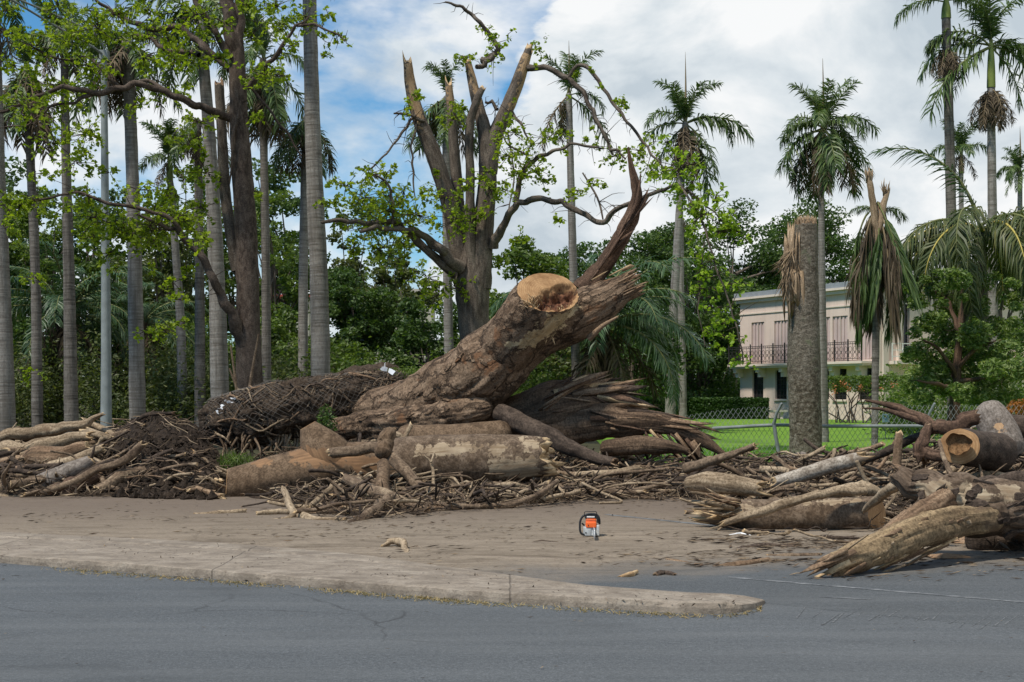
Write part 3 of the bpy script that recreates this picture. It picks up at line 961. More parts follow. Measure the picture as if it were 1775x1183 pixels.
lawn_poly = [(2.6, 33.5), (70, 31), (90, 130), (6.0, 130), (5.0, 100), (3.2, 60)]
sheet("lawn", lawn_poly, 0.014, LAWN)

# heap profile: (px, silhouette row, foot row, ridge depth beyond the foot)
HEAP = [(-500, 790, 850, 5), (-100, 775, 858, 5), (0, 776, 862, 5), (90, 772, 862, 5), (170, 765, 862, 4.6), (212, 748, 862, 4.2), (238, 732, 864, 4.2), (290, 730, 865, 4.3), (335, 746, 866, 4.6),
        (365, 778, 866, 4.5), (400, 818, 858, 4.5), (450, 806, 862, 5), (490, 790, 878, 6.5), (530, 780, 888, 7.5), (600, 770, 902, 8), (700, 770, 896, 8), (800, 772, 884, 8), (900, 780, 880, 7), (960, 790, 876, 6),
        (1050, 800, 870, 6), (1150, 802, 866, 6), (1210, 806, 872, 6), (1260, 806, 890, 7), (1350, 800, 905, 8), (1450, 800, 912, 8), (1530, 802, 918, 8), (1600, 795, 925, 8),
        (1650, 772, 938, 8), (1720, 764, 950, 9), (1775, 764, 955, 9), (1950, 790, 960, 8), (2300, 800, 960, 8)]
HT = np.array(HEAP, float)
HX = HT[:, 0]
HFOOT = CH * F / (HT[:, 2] - HY)
HRIDGE = HFOOT + HT[:, 3]
HZ = CH - (HT[:, 1] - HY) / F * HRIDGE

def heap_z(x, y):
    x, y = np.asarray(x, float), np.asarray(y, float)
    px = x / y * F + CX
    d0, d1, z1 = np.interp(px, HX, HFOOT), np.interp(px, HX, HRIDGE), np.interp(px, HX, HZ)
    s = (y - d0) / (d1 - d0)
    up = np.clip(s, 0, 1)
    wc = np.clip((430 - px) / 60, 0, 1)
    h = z1 * (wc * (1 - (1 - up) ** 1.8) + (1 - wc) * up ** 1.7)
    dn = np.clip((s - 1) / 0.8, 0, 1)
    h = h * (1 - dn * dn * (3 - 2 * dn))
    return np.where(s > 0, h, 0.0)

def heap_mesh(name, x0, x1, mat, label, cat, lump, fq, seed, inset=0.0, raw=0.35):
    """the loose matter the branches lie in"""
    pxs = np.arange(x0, x1, 5.0)
    ts = np.linspace(-0.02, 1.85, 64)
    PX, TS = np.meshgrid(pxs, ts)
    d0, d1 = np.interp(PX, HX, HFOOT), np.interp(PX, HX, HRIDGE)
    wob = 0.5 * fbm(np.stack([PX / 40, PX * 0, PX * 0], -1), seed + 3, 3)
    Y = d0 + (d1 - d0) * TS + wob * np.clip(1 - TS, 0, 1)
    X = (PX - CX) / F * Y
    Z = heap_z(X, Y) * (1 - inset)
    pp = np.stack([X, Y, Z], -1)
    nn = fbm(pp * fq, seed, 5, 0.6)
    env = np.clip(Z / 0.25, 0, 1)
    Z = Z + env * lump * nn + np.clip(Z, 0, 0.4) * raw * fbm(pp * fq * 0.35, seed + 9, 2)
    Z = np.where((TS <= 0.0) | (TS > 1.8), -0.03, np.maximum(Z, 0.0))
    V = np.stack([X, Y, Z], -1).reshape(-1, 3)
    m_, n_ = PX.shape
    i = np.arange(m_ - 1)[:, None] * n_
    j = np.arange(n_ - 1)[None, :]
    f = np.stack([i + j, i + j + 1, i + n_ + j + 1, i + n_ + j], -1).reshape(-1, 4)
    g = Geo()
    g.add(V, f, 0, V)
    o = link(name, g.mesh(name, [mat], True))
    ORG[o.name] = np.zeros(3)
    return tag(o, label, cat, None, "stuff")

heap_mesh("soil_heap", 185, 400, SOIL, "crumbly black soil heaped below the palms, left of the netted root mass", "soil heap", 0.2, 4.0, 5)
heap_mesh("litter_heap", -300, 190, LITTER, "brown bark litter between the logs of the heap at the left edge", "bark litter", 0.08, 4, 6, 0.15)
heap_mesh("litter_heap", 395, 1205, LITTER, "brown bark litter and mud under the fallen trunk", "bark litter", 0.09, 4, 7, 0.1)
heap_mesh("litter_heap", 1200, 2100, LITTER, "brown bark litter between the sawn logs in front of the fence", "bark litter", 0.08, 4, 8, 0.1)

# chips and shreds strewn over heaps and mud
def chips(name, label, cx0, cx1, py0, py1, n, seed, size, onheap=True, mat=None):
    rng = np.random.default_rng(seed)
    px = cx0 + (cx1 - cx0) * rng.random(n)
    py = py0 + (py1 - py0) * rng.random(n) ** 1.0
    if onheap:
        d0, d1 = np.interp(px, HX, HFOOT), np.interp(px, HX, HRIDGE)
        y = d0 + (d1 - d0) * (rng.random(n) * 1.25 - 0.08)
        x = (px - CX) / F * y
        z = heap_z(x, y) + 0.02 + rng.random(n) * 0.05
        z = np.where(z < 0.03, 0.018, z)
    else:
        y = CH * F / (py - HY)
        x = (px - CX) / F * y
        z = np.full(n, 0.016)
        cl = fbm(np.stack([x * 0.9, y * 1.5, z * 0], -1), seed, 4, 0.6)
        keep = cl + rng.random(n) * 0.5 > 0.28
        x, y, z = x[keep], y[keep], z[keep]
        n = len(x)
    L = size * (0.3 + rng.random(n) ** 3 * 2.6)
    w = L * (0.05 + 0.17 * rng.random(n) ** 1.5)
    a = rng.normal(0, 0.6 if not onheap else 1.2, n)
    tl = rng.normal(0, 0.06 if not onheap else 0.45, n)
    d = np.stack([np.cos(a) * np.cos(tl), np.sin(a) * np.cos(tl), np.sin(tl)], 1)
    s = nrm(np.cross(d, np.array([0, 0, 1.0]) + rng.normal(0, 0.25, (n, 3))))
    u = np.cross(s, d)
    c = np.stack([x, y, z + L * np.abs(np.sin(tl)) * 0.5], 1)
    L, w = L[:, None], w[:, None]
    t = w * 0.35
    k = u * t * (rng.random((n, 1)) + 0.2)
    v = np.stack([c - d * L / 2, c - d * L * 0.1 + s * w / 2 + k * 0.3, c + d * L / 2 + k, c + d * L * 0.15 - s * w / 2, c + u * t + d * L * 0.05, c - u * t * 0.6], 1).reshape(-1, 3)
    i = np.arange(n)[:, None] * 6
    tri = [[0, 1, 4], [1, 2, 4], [2, 3, 4], [3, 0, 4], [1, 0, 5], [2, 1, 5], [3, 2, 5], [0, 3, 5]]
    g = Geo()
    g.add(v, np.concatenate([i + t_ for t_ in tri]), 0, v)
    o = link(name, g.mesh(name, [mat or CHIP], False))
    ORG[o.name] = np.zeros(3)
    return tag(o, label, "wood chips", None, "stuff")

chips("wood_chips", "bark shreds and splinters over the heap at the left edge", -60, 205, 0, 0, 3200, 21, 0.13)
chips("wood_chips", "few dark shreds on the black soil heap", 205, 400, 0, 0, 700, 27, 0.07, True, DARKBARK)
chips("wood_chips", "bark shreds and splinters below the fallen trunk", 440, 1205, 0, 0, 9500, 22, 0.13)
chips("wood_chips", "bark shreds and splinters among the sawn logs by the fence", 1195, 1850, 0, 0, 7500, 23, 0.13)
chips("wood_chips", "dark bark crumbs scattered over the muddy road", -80, 1900, 868, 1010, 11000, 24, 0.05, False)
chips("wood_chips", "pale straw and chips caught along the kerb", 90, 1310, 1000, 1064, 5, 25, 0.05, False)
chips("wood_chips", "bark shreds in front of the forked log", 1190, 1800, 925, 985, 6500, 26, 0.075, False)

chips("wood_chips", "few specks of bark and dust on the near asphalt", -100, 1900, 1000, 1183, 420, 28, 0.022, False)
rng = np.random.default_rng(29)
n = 420
px = -60 + 1340 * rng.random(n)
t = 0.06 + 0.84 * rng.random(n)
py = interp_px(KB, px) + (interp_px(KF, px) - 12 - interp_px(KB, px)) * t
keep = fbm(np.stack([px / 60, py / 9, px * 0], -1), 5, 3) + rng.random(n) * 0.5 > 0.36
pts = np.array([G(a, b, 0.084) for a, b in zip(px[keep], py[keep])])
g = Geo()
leaves(g, pts, 0.035, rng, 4.0, 0.3)
o = link("wood_chips", g.mesh("wood_chips", [CHIP], False))
tag(o, "bark crumbs lying on the worn kerb strip", "wood chips", None, "stuff")
# straw in the gutter along the kerb's foot
rng = np.random.default_rng(31)
n = 1500
px = np.clip(rng.choice([150, 165, 245, 300, 330, 420, 440, 590, 610, 640, 720, 750, 790, 830, 900, 1000, 1100, 1180, 1290], n) + rng.normal(0, 34, n), 40, 1318)
py = interp_px(KF, px) + 2 + np.abs(rng.normal(0, 3.2, n))
pts = np.array([G(a, b) for a, b in zip(px, py)]) + [0, 0, 0.012]
g = Geo()
leaves(g, pts, 0.05, rng, 3.0, 0.16)
o = link("straw", g.mesh("straw", [DRYGRASS], False))
tag(o, "dry straw and leaf bits in the gutter along the kerb", "straw", None, "stuff")
# a few long grass tufts by the fence and at the lawn's rough edge
rng = np.random.default_rng(32)
n = 26000
y = 34 + 8 * rng.random(n) ** 1.5
x = 3.0 + 14 * rng.random(n)
pts = np.stack([x, y, np.full(n, 0.05)], 1)
g = Geo()
leaves(g, pts, 0.10, rng, 0.1, 0.10, hang=-1.6)
o = link("grass", g.mesh("grass", [GRASSBLADE], False))
tag(o, "short green grass along the chain link fence", "grass", None, "stuff")

# clods on the soil heap
rng = np.random.default_rng(35)
n = 2600
px = 205 + 190 * rng.random(n)
d0, d1 = np.interp(px, HX, HFOOT), np.interp(px, HX, HRIDGE)
y = d0 + (d1 - d0) * (rng.random(n) * 1.25 - 0.04)
x = (px - CX) / F * y
c = np.stack([x, y, heap_z(x, y) + 0.03], 1)
r = (0.02 + 0.085 * rng.random(n) ** 3)[:, None]
ax = np.array([[1, 0, 0], [-1, 0, 0], [0, 1, 0], [0, -1, 0], [0, 0, 1], [0, 0, -1]], float)
v = np.stack([c + a * r * (0.5 + 0.9 * rng.random((n, 1))) + rng.normal(0, 0.15, (n, 3)) * r for a in ax], 1).reshape(-1, 3)
i = np.arange(n)[:, None] * 6
g = Geo()
g.add(v, np.concatenate([i + t_ for t_ in ([0, 2, 4], [2, 1, 4], [1, 3, 4], [3, 0, 4], [2, 0, 5], [1, 2, 5], [3, 1, 5], [0, 3, 5])]), 0, v)
o = link("soil_clods", g.mesh("soil_clods", [SOIL], False))
tag(o, "black clods and crumbs on the soil heap", "soil clods", None, "stuff")
# ------------------------------------------------------------------ the pink house
D0, D1 = 95.0, 82.2
A = np.array([(1283 - CX) / F * D0, D0])
B = np.array([(1527 - CX) / F * D1, D1])
FL = np.linalg.norm(B - A)
E = (B - A) / FL                      # along the balcony facade, toward the right
NO = np.array([E[1], -E[0]])          # outward normal (toward the camera's left)
if NO @ (-A) < 0:
    NO = -NO
ENDL = 13.0
house = thing("house", "pale pink two storey house with closed shutters and an iron balcony, behind the lawn", "house", (A[0], A[1], 0))

def hp(u, w, z):
    """facade coordinates: u along, w outward, z up"""
    return np.array([A[0] + E[0] * u + NO[0] * w, A[1] + E[1] * u + NO[1] * w, z])

def u_of_px(px):
    k = (px - CX) / F
    return (k * A[1] - A[0]) / (E[0] - k * E[1])

def z_of(px, py):
    u = u_of_px(px)
    return CH - (py - HY) / F * (A[1] + E[1] * u)

def hbox(g, u0, u1, w0, w1, z0, z1, mat=0):
    v = np.array([hp(u, w, z) for z in (z0, z1) for w in (w0, w1) for u in (u0, u1)])
    return g.add(v, BOXF, mat, v)

def wall_grid(g, fr, us, zs, holes, depth):
    """a wall face with openings cut out and their reveals"""
    us = sorted(set(us + [a for h in holes for a in h[:2]]))
    zs = sorted(set(zs + [a for h in holes for a in h[2:]]))
    for a, b in zip(us[:-1], us[1:]):
        for c, d in zip(zs[:-1], zs[1:]):
            if any(h[0] <= (a + b) / 2 <= h[1] and h[2] <= (c + d) / 2 <= h[3] for h in holes):
                continue
            g.add(np.array([fr(a, 0, c), fr(b, 0, c), fr(b, 0, d), fr(a, 0, d)]), np.array([[0, 1, 2, 3]]), 0)
    for a, b, c, d in holes:
        for p, q in (((a, c), (a, d)), ((a, d), (b, d)), ((b, d), (b, c)), ((b, c), (a, c))):
            g.add(np.array([fr(p[0], 0, p[1]), fr(q[0], 0, q[1]), fr(q[0], -depth, q[1]), fr(p[0], -depth, p[1])]), np.array([[0, 1, 2, 3]]), 0)

ZT = z_of(1283, 527)                  # wall top under the cornice
ZB = z_of(1283, 633)                  # balcony floor
bays = [u_of_px(p) for p in (1313.5, 1353.5)]
s0 = bays[1] - bays[0]
bays = [u_of_px(1313.5), u_of_px(1353.5), u_of_px(1397), u_of_px(1426), u_of_px(1456), u_of_px(1499)]
low = [(b - 0.62, b + 0.62, 1.25, z_of(1316, 643)) for b in (bays[0], bays[1], bays[2], bays[3], bays[4], bays[5])]
ZW0, ZW1 = ZB + 0.12, z_of(1313, 559)
up = [(b - 0.72, b + 0.72, ZW0, ZW1) for b in bays]
g = Geo()
wall_grid(g, hp, [0.0, FL], [0.0, ZT], low + up, 0.24)
def ep(u, w, z):                      # end wall coordinates, running back to the right
    return np.array([B[0] - NO[0] * u + E[0] * w, B[1] - NO[1] * u + E[1] * w, z])
def ebox(g, u0, u1, w0, w1, z0, z1, mat=0):
    v = np.array([ep(u, w, z) for z in (z0, z1) for w in (w0, w1) for u in (u0, u1)])
    return g.add(v, BOXF, mat, v)
def ue_of_px(px):
    k = (px - CX) / F
    return (k * B[1] - B[0]) / (-NO[0] + k * NO[1])
eh = [(ue_of_px(1566), ue_of_px(1577), ZB + 0.1, ZW1 + 0.9), (ue_of_px(1672), ue_of_px(1684), ZB + 0.1, ZW1 + 0.9)]
wall_grid(g, ep, [0.0, ENDL], [0.0, ZT], eh, 0.24)
# far sides close the volume
for p, q in ((hp(0, 0, 0), hp(0, -ENDL, 0)), (hp(0, -ENDL, 0), hp(FL, -ENDL, 0))):
    g.add(np.array([p, q, q + [0, 0, ZT], p + [0, 0, ZT]]), np.array([[0, 1, 2, 3]]), 0)
part("wall", g, STUCCO, house, False)
g = Geo()
hbox(g, -0.2, FL + 0.2, -ENDL - 0.2, 0.20, ZT + 0.003, ZT + 0.22)
hbox(g, -0.36, FL + 0.36, -ENDL - 0.35, 0.36, ZT + 0.223, ZT + 0.36)
part("cornice", g, TRIM, house, False)
g = Geo()
hbox(g, -0.32, FL + 0.32, -ENDL - 0.3, 0.28, ZT + 0.364, ZT + 0.68)
part("roof", g, ROOFGREY, house, False)
g = Geo()
hbox(g, -0.02, FL + 0.03, 0.002, 0.06, ZT - 0.78, ZT - 0.70)
ebox(g, 0.06, ENDL, 0.002, 0.05, ZT - 0.78, ZT - 0.70)
part("frieze_band", g, TRIM, house, False)
g = Geo()                              # corner pilaster and downpipe
hbox(g, FL - 0.55, FL - 0.02, 0.002, 0.10, 0, ZT - 0.8)
ebox(g, 0.1, 0.5, 0.002, 0.12, 0, ZT - 0.8)
ebox(g, ue_of_px(1553), ue_of_px(1559), 0.002, 0.22, ZB, ZT - 0.8)
part("pilaster", g, TRIM, house, False)
for b in bays:
    g = Geo()
    k = 8
    for i in range(k):
        a = b - 0.70 + 1.40 * i / k
        hbox(g, a, a + 1.40 / k - 0.012, -0.15 + (0.05 if i % 2 else 0.0), -0.10 + (0.05 if i % 2 else 0), ZW0 + 0.02, ZW1 - 0.02)
    sh = part("shutter", g, SHUTTER, house, False)
    g = Geo()
    hbox(g, b - 0.018, b + 0.018, -0.05, -0.02, ZW0 + 0.02, ZW1 - 0.02)
    part("meeting_rail", g, TRIM, sh, False)
    g = Geo()
    hbox(g, b - 0.72, b + 0.72, -0.235, -0.20, ZW0, ZW1)
    part("backing", g, SHUTTER, sh, False)
for (a, b, c, d) in low:
    g = Geo()
    for x in (a + 0.02, b - 0.07):
        hbox(g, x, x + 0.05, -0.17, -0.12, c + 0.003, d - 0.003)
    hbox(g, a + 0.071, b - 0.071, -0.17, -0.12, d - 0.07, d - 0.02)
    for k in range(4):
        x = a + 0.16 + k * (b - a - 0.32) / 3
        hbox(g, x - 0.012, x + 0.012, -0.11, -0.085, c + 0.003, d - 0.072)
    for z in np.linspace(c + 0.25, d - 0.25, 5):
        hbox(g, a + 0.071, b - 0.071, -0.083, -0.065, z - 0.012, z + 0.012)
    wf = part("window", g, IRON, house, False)
    g = Geo()
    hbox(g, a + 0.001, b - 0.001, -0.23, -0.19, c + 0.001, d - 0.001)
    part("pane", g, GLASS, wf, False)
    g = Geo()
    hbox(g, a - 0.06, b + 0.06, 0.002, 0.10, c - 0.12, c - 0.02)
    part("sill", g, TRIM, wf, False)
for a, b, c, d in eh:
    g = Geo()
    ebox(g, a + 0.02, a + 0.08, -0.16, -0.1, c, d)
    ebox(g, b - 0.08, b - 0.02, -0.16, -0.1, c, d)
    wf = part("window", g, SHUTTER, house, False)
    g = Geo()
    ebox(g, a + 0.001, b - 0.001, -0.23, -0.19, c + 0.001, d - 0.001)
    part("pane", g, GLASS, wf, False)
# balcony
BU0, BU1 = -0.25, FL - 0.7
g = Geo()
hbox(g, BU0, BU1, 0.002, 0.85, ZB - 0.14, ZB)
hbox(g, BU0 + 0.08, BU1 - 0.08, 0.003, 0.76, ZB - 0.26, ZB - 0.143)
bal = part("balcony", g, TRIM, house, False)
for k in range(6):
    u = 0.25 + k * (FL - 1.6) / 5
    g = Geo()
    hbox(g, u - 0.16, u + 0.16, 0.004, 0.62, ZB - 0.55, ZB - 0.263)
    hbox(g, u - 0.155, u + 0.155, 0.005, 0.45, ZB - 0.85, ZB - 0.553)
    part("bracket", g, TRIM, bal, False)
g = Geo()
ZR = ZB + 1.15
for z in (ZB + 0.05, ZB + 0.16, ZR - 0.12, ZR):
    hbox(g, BU0 + 0.05, BU1 - 0.05, 0.77, 0.81, z - 0.018, z + 0.018)
nb = 11
for k in range(nb + 1):
    u = BU0 + 0.06 + k * (BU1 - BU0 - 0.12) / nb
    hbox(g, u - 0.032, u + 0.032, 0.76, 0.821, ZB + 0.002, ZR + 0.16)
    if k < nb:
        span = (BU1 - BU0 - 0.12) / nb
        for h in range(3):
            uc = u + span * (h + 0.5) / 3
            hbox(g, uc - span / 6 - 0.011, uc - span / 6 + 0.011, 0.781, 0.799, ZB + 0.05, ZR - 0.02)
            for zc, rr_ in ((ZB + 0.36, 0.16), (ZB + 0.72, 0.16), (ZB + 0.54, 0.07), (ZR - 0.06, 0.045)):
                t = np.linspace(0, 2 * math.pi, 11)[:-1]
                ring = [hp(uc + rr_ * 0.85 * math.cos(a), 0.79, zc + rr_ * math.sin(a)) for a in t]
                limb(g, np.array(ring + ring[:1]), np.full(11, 0.013), seg=4, step=0.08, lump=0, ends=('none', 'none'))
part("balcony_railing", g, IRON, house, False)
g = Geo()
ra, rb = ue_of_px(1534), ue_of_px(1588)
for z in (ZB + 0.25, ZB + 0.62, ZB + 1.0):
    ebox(g, ra, rb, 0.62, 0.66, z - 0.025, z + 0.025)
for u in np.linspace(ra, rb, 4):
    ebox(g, u - 0.025, u + 0.025, 0.615, 0.665, ZB + 0.01, ZB + 1.02)
part("terrace_railing", g, WHITEPAINT, house, False)
g = Geo()
ebox(g, 0.52, ENDL, 0.002, 0.9, ZB - 0.2, ZB)
part("terrace_slab", g, TRIM, house, False)
# stone steps in front of the end wall
ux = 0.6
for k in range(5):
    g = Geo()
    ebox(g, ux + k * 0.55, ux + 3.4, 1.3, 3.0, 0.24 * k + 0.002 * (k > 0), 0.24 * (k + 1))
    part("step", g, STONE, house, False)

# wall lamp-less boundary: a low clipped hedge, bench, sign
def hedge(name, label, cat, a, b, w, h, n, seed, mat, lsize=0.09, z0=0.0):
    rng = np.random.default_rng(seed)
    a, b = np.asarray(a, float), np.asarray(b, float)
    d = nrm(b - a)
    s = np.array([-d[1], d[0]])
    L = np.linalg.norm(b - a)
    t, u, z = rng.random(n) * L, (rng.random(n) - 0.5) * w, z0 + rng.random(n) * h
    k = rng.integers(0, 3, n)
    u = np.where(k == 0, np.sign(u) * w / 2, u) + rng.normal(0, 0.05, n)
    z = np.where(k == 1, z0 + h, z) + rng.normal(0, 0.05, n)
    p = np.stack([a[0] + d[0] * t + s[0] * u, a[1] + d[1] * t + s[1] * u, z], 1)
    o = thing(name, label, cat, (a[0], a[1], 0))
    g = Geo()
    leaves(g, p, lsize, rng, 0.4, 0.6)
    part("foliage", g, mat, o, False, "stuff")
    g = Geo()
    m_ = int(L / 0.7)
    for i in range(m_):
        q = a + d * L * (i + 0.5) / m_
        limb(g, np.array([[q[0], q[1], 0], [q[0] + rng.normal() * 0.1, q[1] + rng.normal() * 0.1, z0 + h * 0.85]]), [0.03, 0.012], seg=5, step=0.5, ends=('none', 'none'))
    part("stems", g, BRANCH, o, True, "stuff")
    return o

hz = 89.0
hedge("hedge", "clipped dark green hedge along the lawn, left of the house", "hedge", ((1112 - CX) / F * hz, hz), ((1327 - CX) / F * hz, hz - 1), 1.0, 1.22, 52000, 41, LEAF_HEDGE, 0.13)
hz = 78.0
fl = hedge("flowering_hedge", "trained shrub with coral flowers on bare arching stems in front of the house", "flowering hedge", ((1436 - CX) / F * hz, hz), ((1568 - CX) / F * hz, hz - 2), 0.9, 0.75, 4200, 42, LEAF_MID, 0.13, 1.75)
rng = np.random.default_rng(43)
fa, fb = P(1438, 668, hz - 0.5), P(1565, 668, hz - 2.5)
g = Geo()
c = fa + (fb - fa) * rng.random((14, 1)) + rng.normal(0, [0.1, 0.1, 0.2], (14, 3))
leaves(g, (c[:, None] + rng.normal(0, 0.09, (14, 14, 3))).reshape(-1, 3), 0.085, rng, 0.5, 0.8)
part("flowers", g, FLOWER, fl, False, "stuff")
g = Geo()
for k in range(26):
    a = fa + (fb - fa) * rng.random()
    a[2] = 0.02
    b = a + [rng.normal() * 0.9, rng.normal() * 0.2, 2.0]
    limb(g, np.array([a, (a + b) / 2 + rng.normal(0, 0.25, 3) * [1, 1, 0], b]), [0.04, 0.03, 0.012], seg=5, step=0.3, ends=('none', 'none'))
part("branches", g, DARKBARK, fl, True, "stuff")

bd = 88.0
bx = (1337 - CX) / F * bd
bench = thing("stone_bench", "pale stone bench on the lawn in front of the house", "bench", (bx, bd, 0))
g = Geo()
g.box((bx, bd, 0.52), (1.95, 0.55, 0.12))
g.box((bx, bd, 0.44), (1.75, 0.42, 0.035))
part("seat", g, STONE, bench, False)
for s in (-1, 1):
    g = Geo()
    prof = [(0.0, 0.24), (0.05, 0.24), (0.10, 0.15), (0.25, 0.11), (0.36, 0.16), (0.419, 0.2)]
    for (z0, w0), (z1, w1) in zip(prof[:-1], prof[1:]):
        v = np.array([[bx + s * 0.62 + a * 0.09, bd + b * w, z] for z, w in ((z0, w0), (z1, w1)) for b in (-1, 1) for a in (-1, 1)])
        g.add(v, BOXF, 0, v)
    part("leg", g, STONE, bench, False)

sg = G(1535, 762)
sign = thing("lawn_sign", "small pale blue notice on a thin stake standing in the lawn", "sign", sg)
g = Geo()
limb(g, np.array([[sg[0], sg[1], 0], [sg[0], sg[1], 0.78]]), [0.014, 0.014], seg=6, step=0.4, lump=0)
part("stake", g, GALV, sign)
bz = CH - (725 - HY) / F * sg[1]
g = Geo()
g.box((sg[0], sg[1] - 0.03, bz), (0.25, 0.02, 0.30))
board = part("board", g, BLUESIGN, sign, False)
for k, (wd, dz) in enumerate(((0.18, 0.09), (0.15, 0.04), (0.18, -0.01), (0.12, -0.06))):
    g = Geo()
    g.box((sg[0], sg[1] - 0.0435, bz + dz), (wd, 0.004, 0.022))
    part("print_line", g, BLUEINK, board, False)

# far houses glimpsed between the trees
def far_house(name, label, px0, px1, py0, py1, d, mat, roofmat, wins, seed):
    x0, x1 = (px0 - CX) / F * d, (px1 - CX) / F * d
    zt = CH - (py0 - HY) / F * d
    o = thing(name, label, "house", ((x0 + x1) / 2, d + 3, 0))
    g = Geo()
    holes = []
    def fr(u, w, z):
        return np.array([x0 + u, d - w, z])
    for (a, b, c, e) in wins:
        u0, u1 = (a - CX) / F * d - x0, (b - CX) / F * d - x0
        za, zb = CH - (e - HY) / F * d, CH - (c - HY) / F * d
        holes.append((u0, u1, za, zb))
    wall_grid(g, fr, [0.0, x1 - x0], [0.0, zt], holes, 0.2)
    for p, q in (((x0, d), (x0, d + 7)), ((x0, d + 7), (x1, d + 7)), ((x1, d + 7), (x1, d))):
        g.add(np.array([[*p, 0], [*q, 0], [*q, zt], [*p, zt]]), np.array([[0, 1, 2, 3]]), 0)
    part("wall", g, mat, o, False)
    g = Geo()
    g.box(((x0 + x1) / 2, d + 3.5, zt + 0.2), (x1 - x0 + 0.8, 7.8, 0.4))
    part("roof", g, roofmat, o, False)
    for u0, u1, za, zb in holes:
        g = Geo()
        g.box((x0 + (u0 + u1) / 2, d + 0.17, (za + zb) / 2), (u1 - u0 - 0.01, 0.05, zb - za - 0.01))
        part("pane", g, GLASS, o, False)
    return o

far_house("far_house", "beige flat roofed house glimpsed between the trees behind the fallen trunk", 640, 748, 508, 600, 150, FARWALL, STONE, [(655, 668, 520, 540), (690, 704, 520, 540), (722, 736, 520, 540)], 1)
far_house("far_house", "red roofed house glimpsed behind the tall palms left of centre", 455, 535, 518, 600, 140, FARWALL, REDROOF, [(470, 480, 532, 552), (492, 503, 532, 552)], 2)
# ------------------------------------------------------------------ palms
FM = {}
def fvar(kind, k):
    """shared frond meshes, three of each habit, 3 m long"""
    key = (kind, k)
    if key in FM:
        return FM[key]
    s = 100 + 7 * k + sum(map(ord, kind))
    if kind == 'up':
        me = frond_mesh("frond", [RACHIS, FROND_G], 78 + 4 * k, 48 + 16 * k, plum=0.55, seed=s, sag=0.25)
    elif kind == 'arch':
        me = frond_mesh("frond", [RACHIS, FROND_G], 48 - 6 * k, 112 + 10 * k, plum=0.55, seed=s, sag=0.55, curl=0.05 * (k - 1))
    elif kind == 'out':
        me = frond_mesh("frond", [RACHIS, FROND_G], 18 - 8 * k, 88 + 8 * k, plum=0.5, seed=s, sag=0.6, curl=0.06 * (k - 1))
    elif kind == 'hang':
        me = frond_mesh("frond", [RACHIS, FROND_G], -25 - 12 * k, 60 - 8 * k, plum=0.5, seed=s, sag=0.5, gaps=0.15, curl=0.05 * (k - 1))
    elif kind == 'dead':
        me = frond_mesh("frond", [RACHIS_B, FROND_B], -40 - 12 * k, 48 - 8 * k, plum=0.6, seed=s, sag=0.6, gaps=0.25, curl=0.08 * (k - 1))
    elif kind == 'long':       # long feathery fronds of the shrub palms
        me = frond_mesh("frond", [RACHIS, FROND_D], 62 - 14 * k, 88 + 8 * k, n=64, ll=0.5, lw=0.035, plum=0.28, seed=s, sag=0.4, curl=0.06 * (k - 1))
    elif kind == 'longlow':
        me = frond_mesh("frond", [RACHIS, FROND_D], 30 - 12 * k, 80 + 8 * k, n=64, ll=0.5, lw=0.035, plum=0.28, seed=s, sag=0.45, curl=0.06 * (k - 1))
    elif kind == 'yhang':
        me = frond_mesh("frond", [RACHIS_Y if k == 1 else RACHIS, FROND_Y], 22 - 14 * k, 118 - 6 * k, n=66, ll=0.62, lw=0.042, plum=0.3, seed=s, sag=0.9, curl=0.06 * (k - 1))
    elif kind == 'bundle':     # snapped fronds hanging limp down the trunk
        me = frond_mesh("frond", [RACHIS, FROND_G], -42, 46 + 2 * k, spread=0.26, n=70, ll=0.75, plum=0.22, seed=s, sag=0.95, pw=0.42, bare=0.2, curl=0.05 * (k - 1))
    elif kind == 'dry':
        me = frond_mesh("frond", [RACHIS_B, FROND_B], -48, 41 + 2 * k, spread=0.24, n=60, ll=0.75, plum=0.22, seed=s, sag=0.95, pw=0.42, bare=0.15, gaps=0.15, curl=0.07 * (k - 1))
    FM[key] = me
    return me

def add_frond(parent, org, kind, k, az, length, tilt=0.0, roll=0.0, wide=1.0):
    o = link("frond", fvar(kind, k % 3), parent, np.asarray(org) - ORG[parent.name])
    o.rotation_euler = Euler((roll, -tilt, az), 'XYZ')
    s = length / 3.0
    o.scale = (s, s * wide, s)
    return o

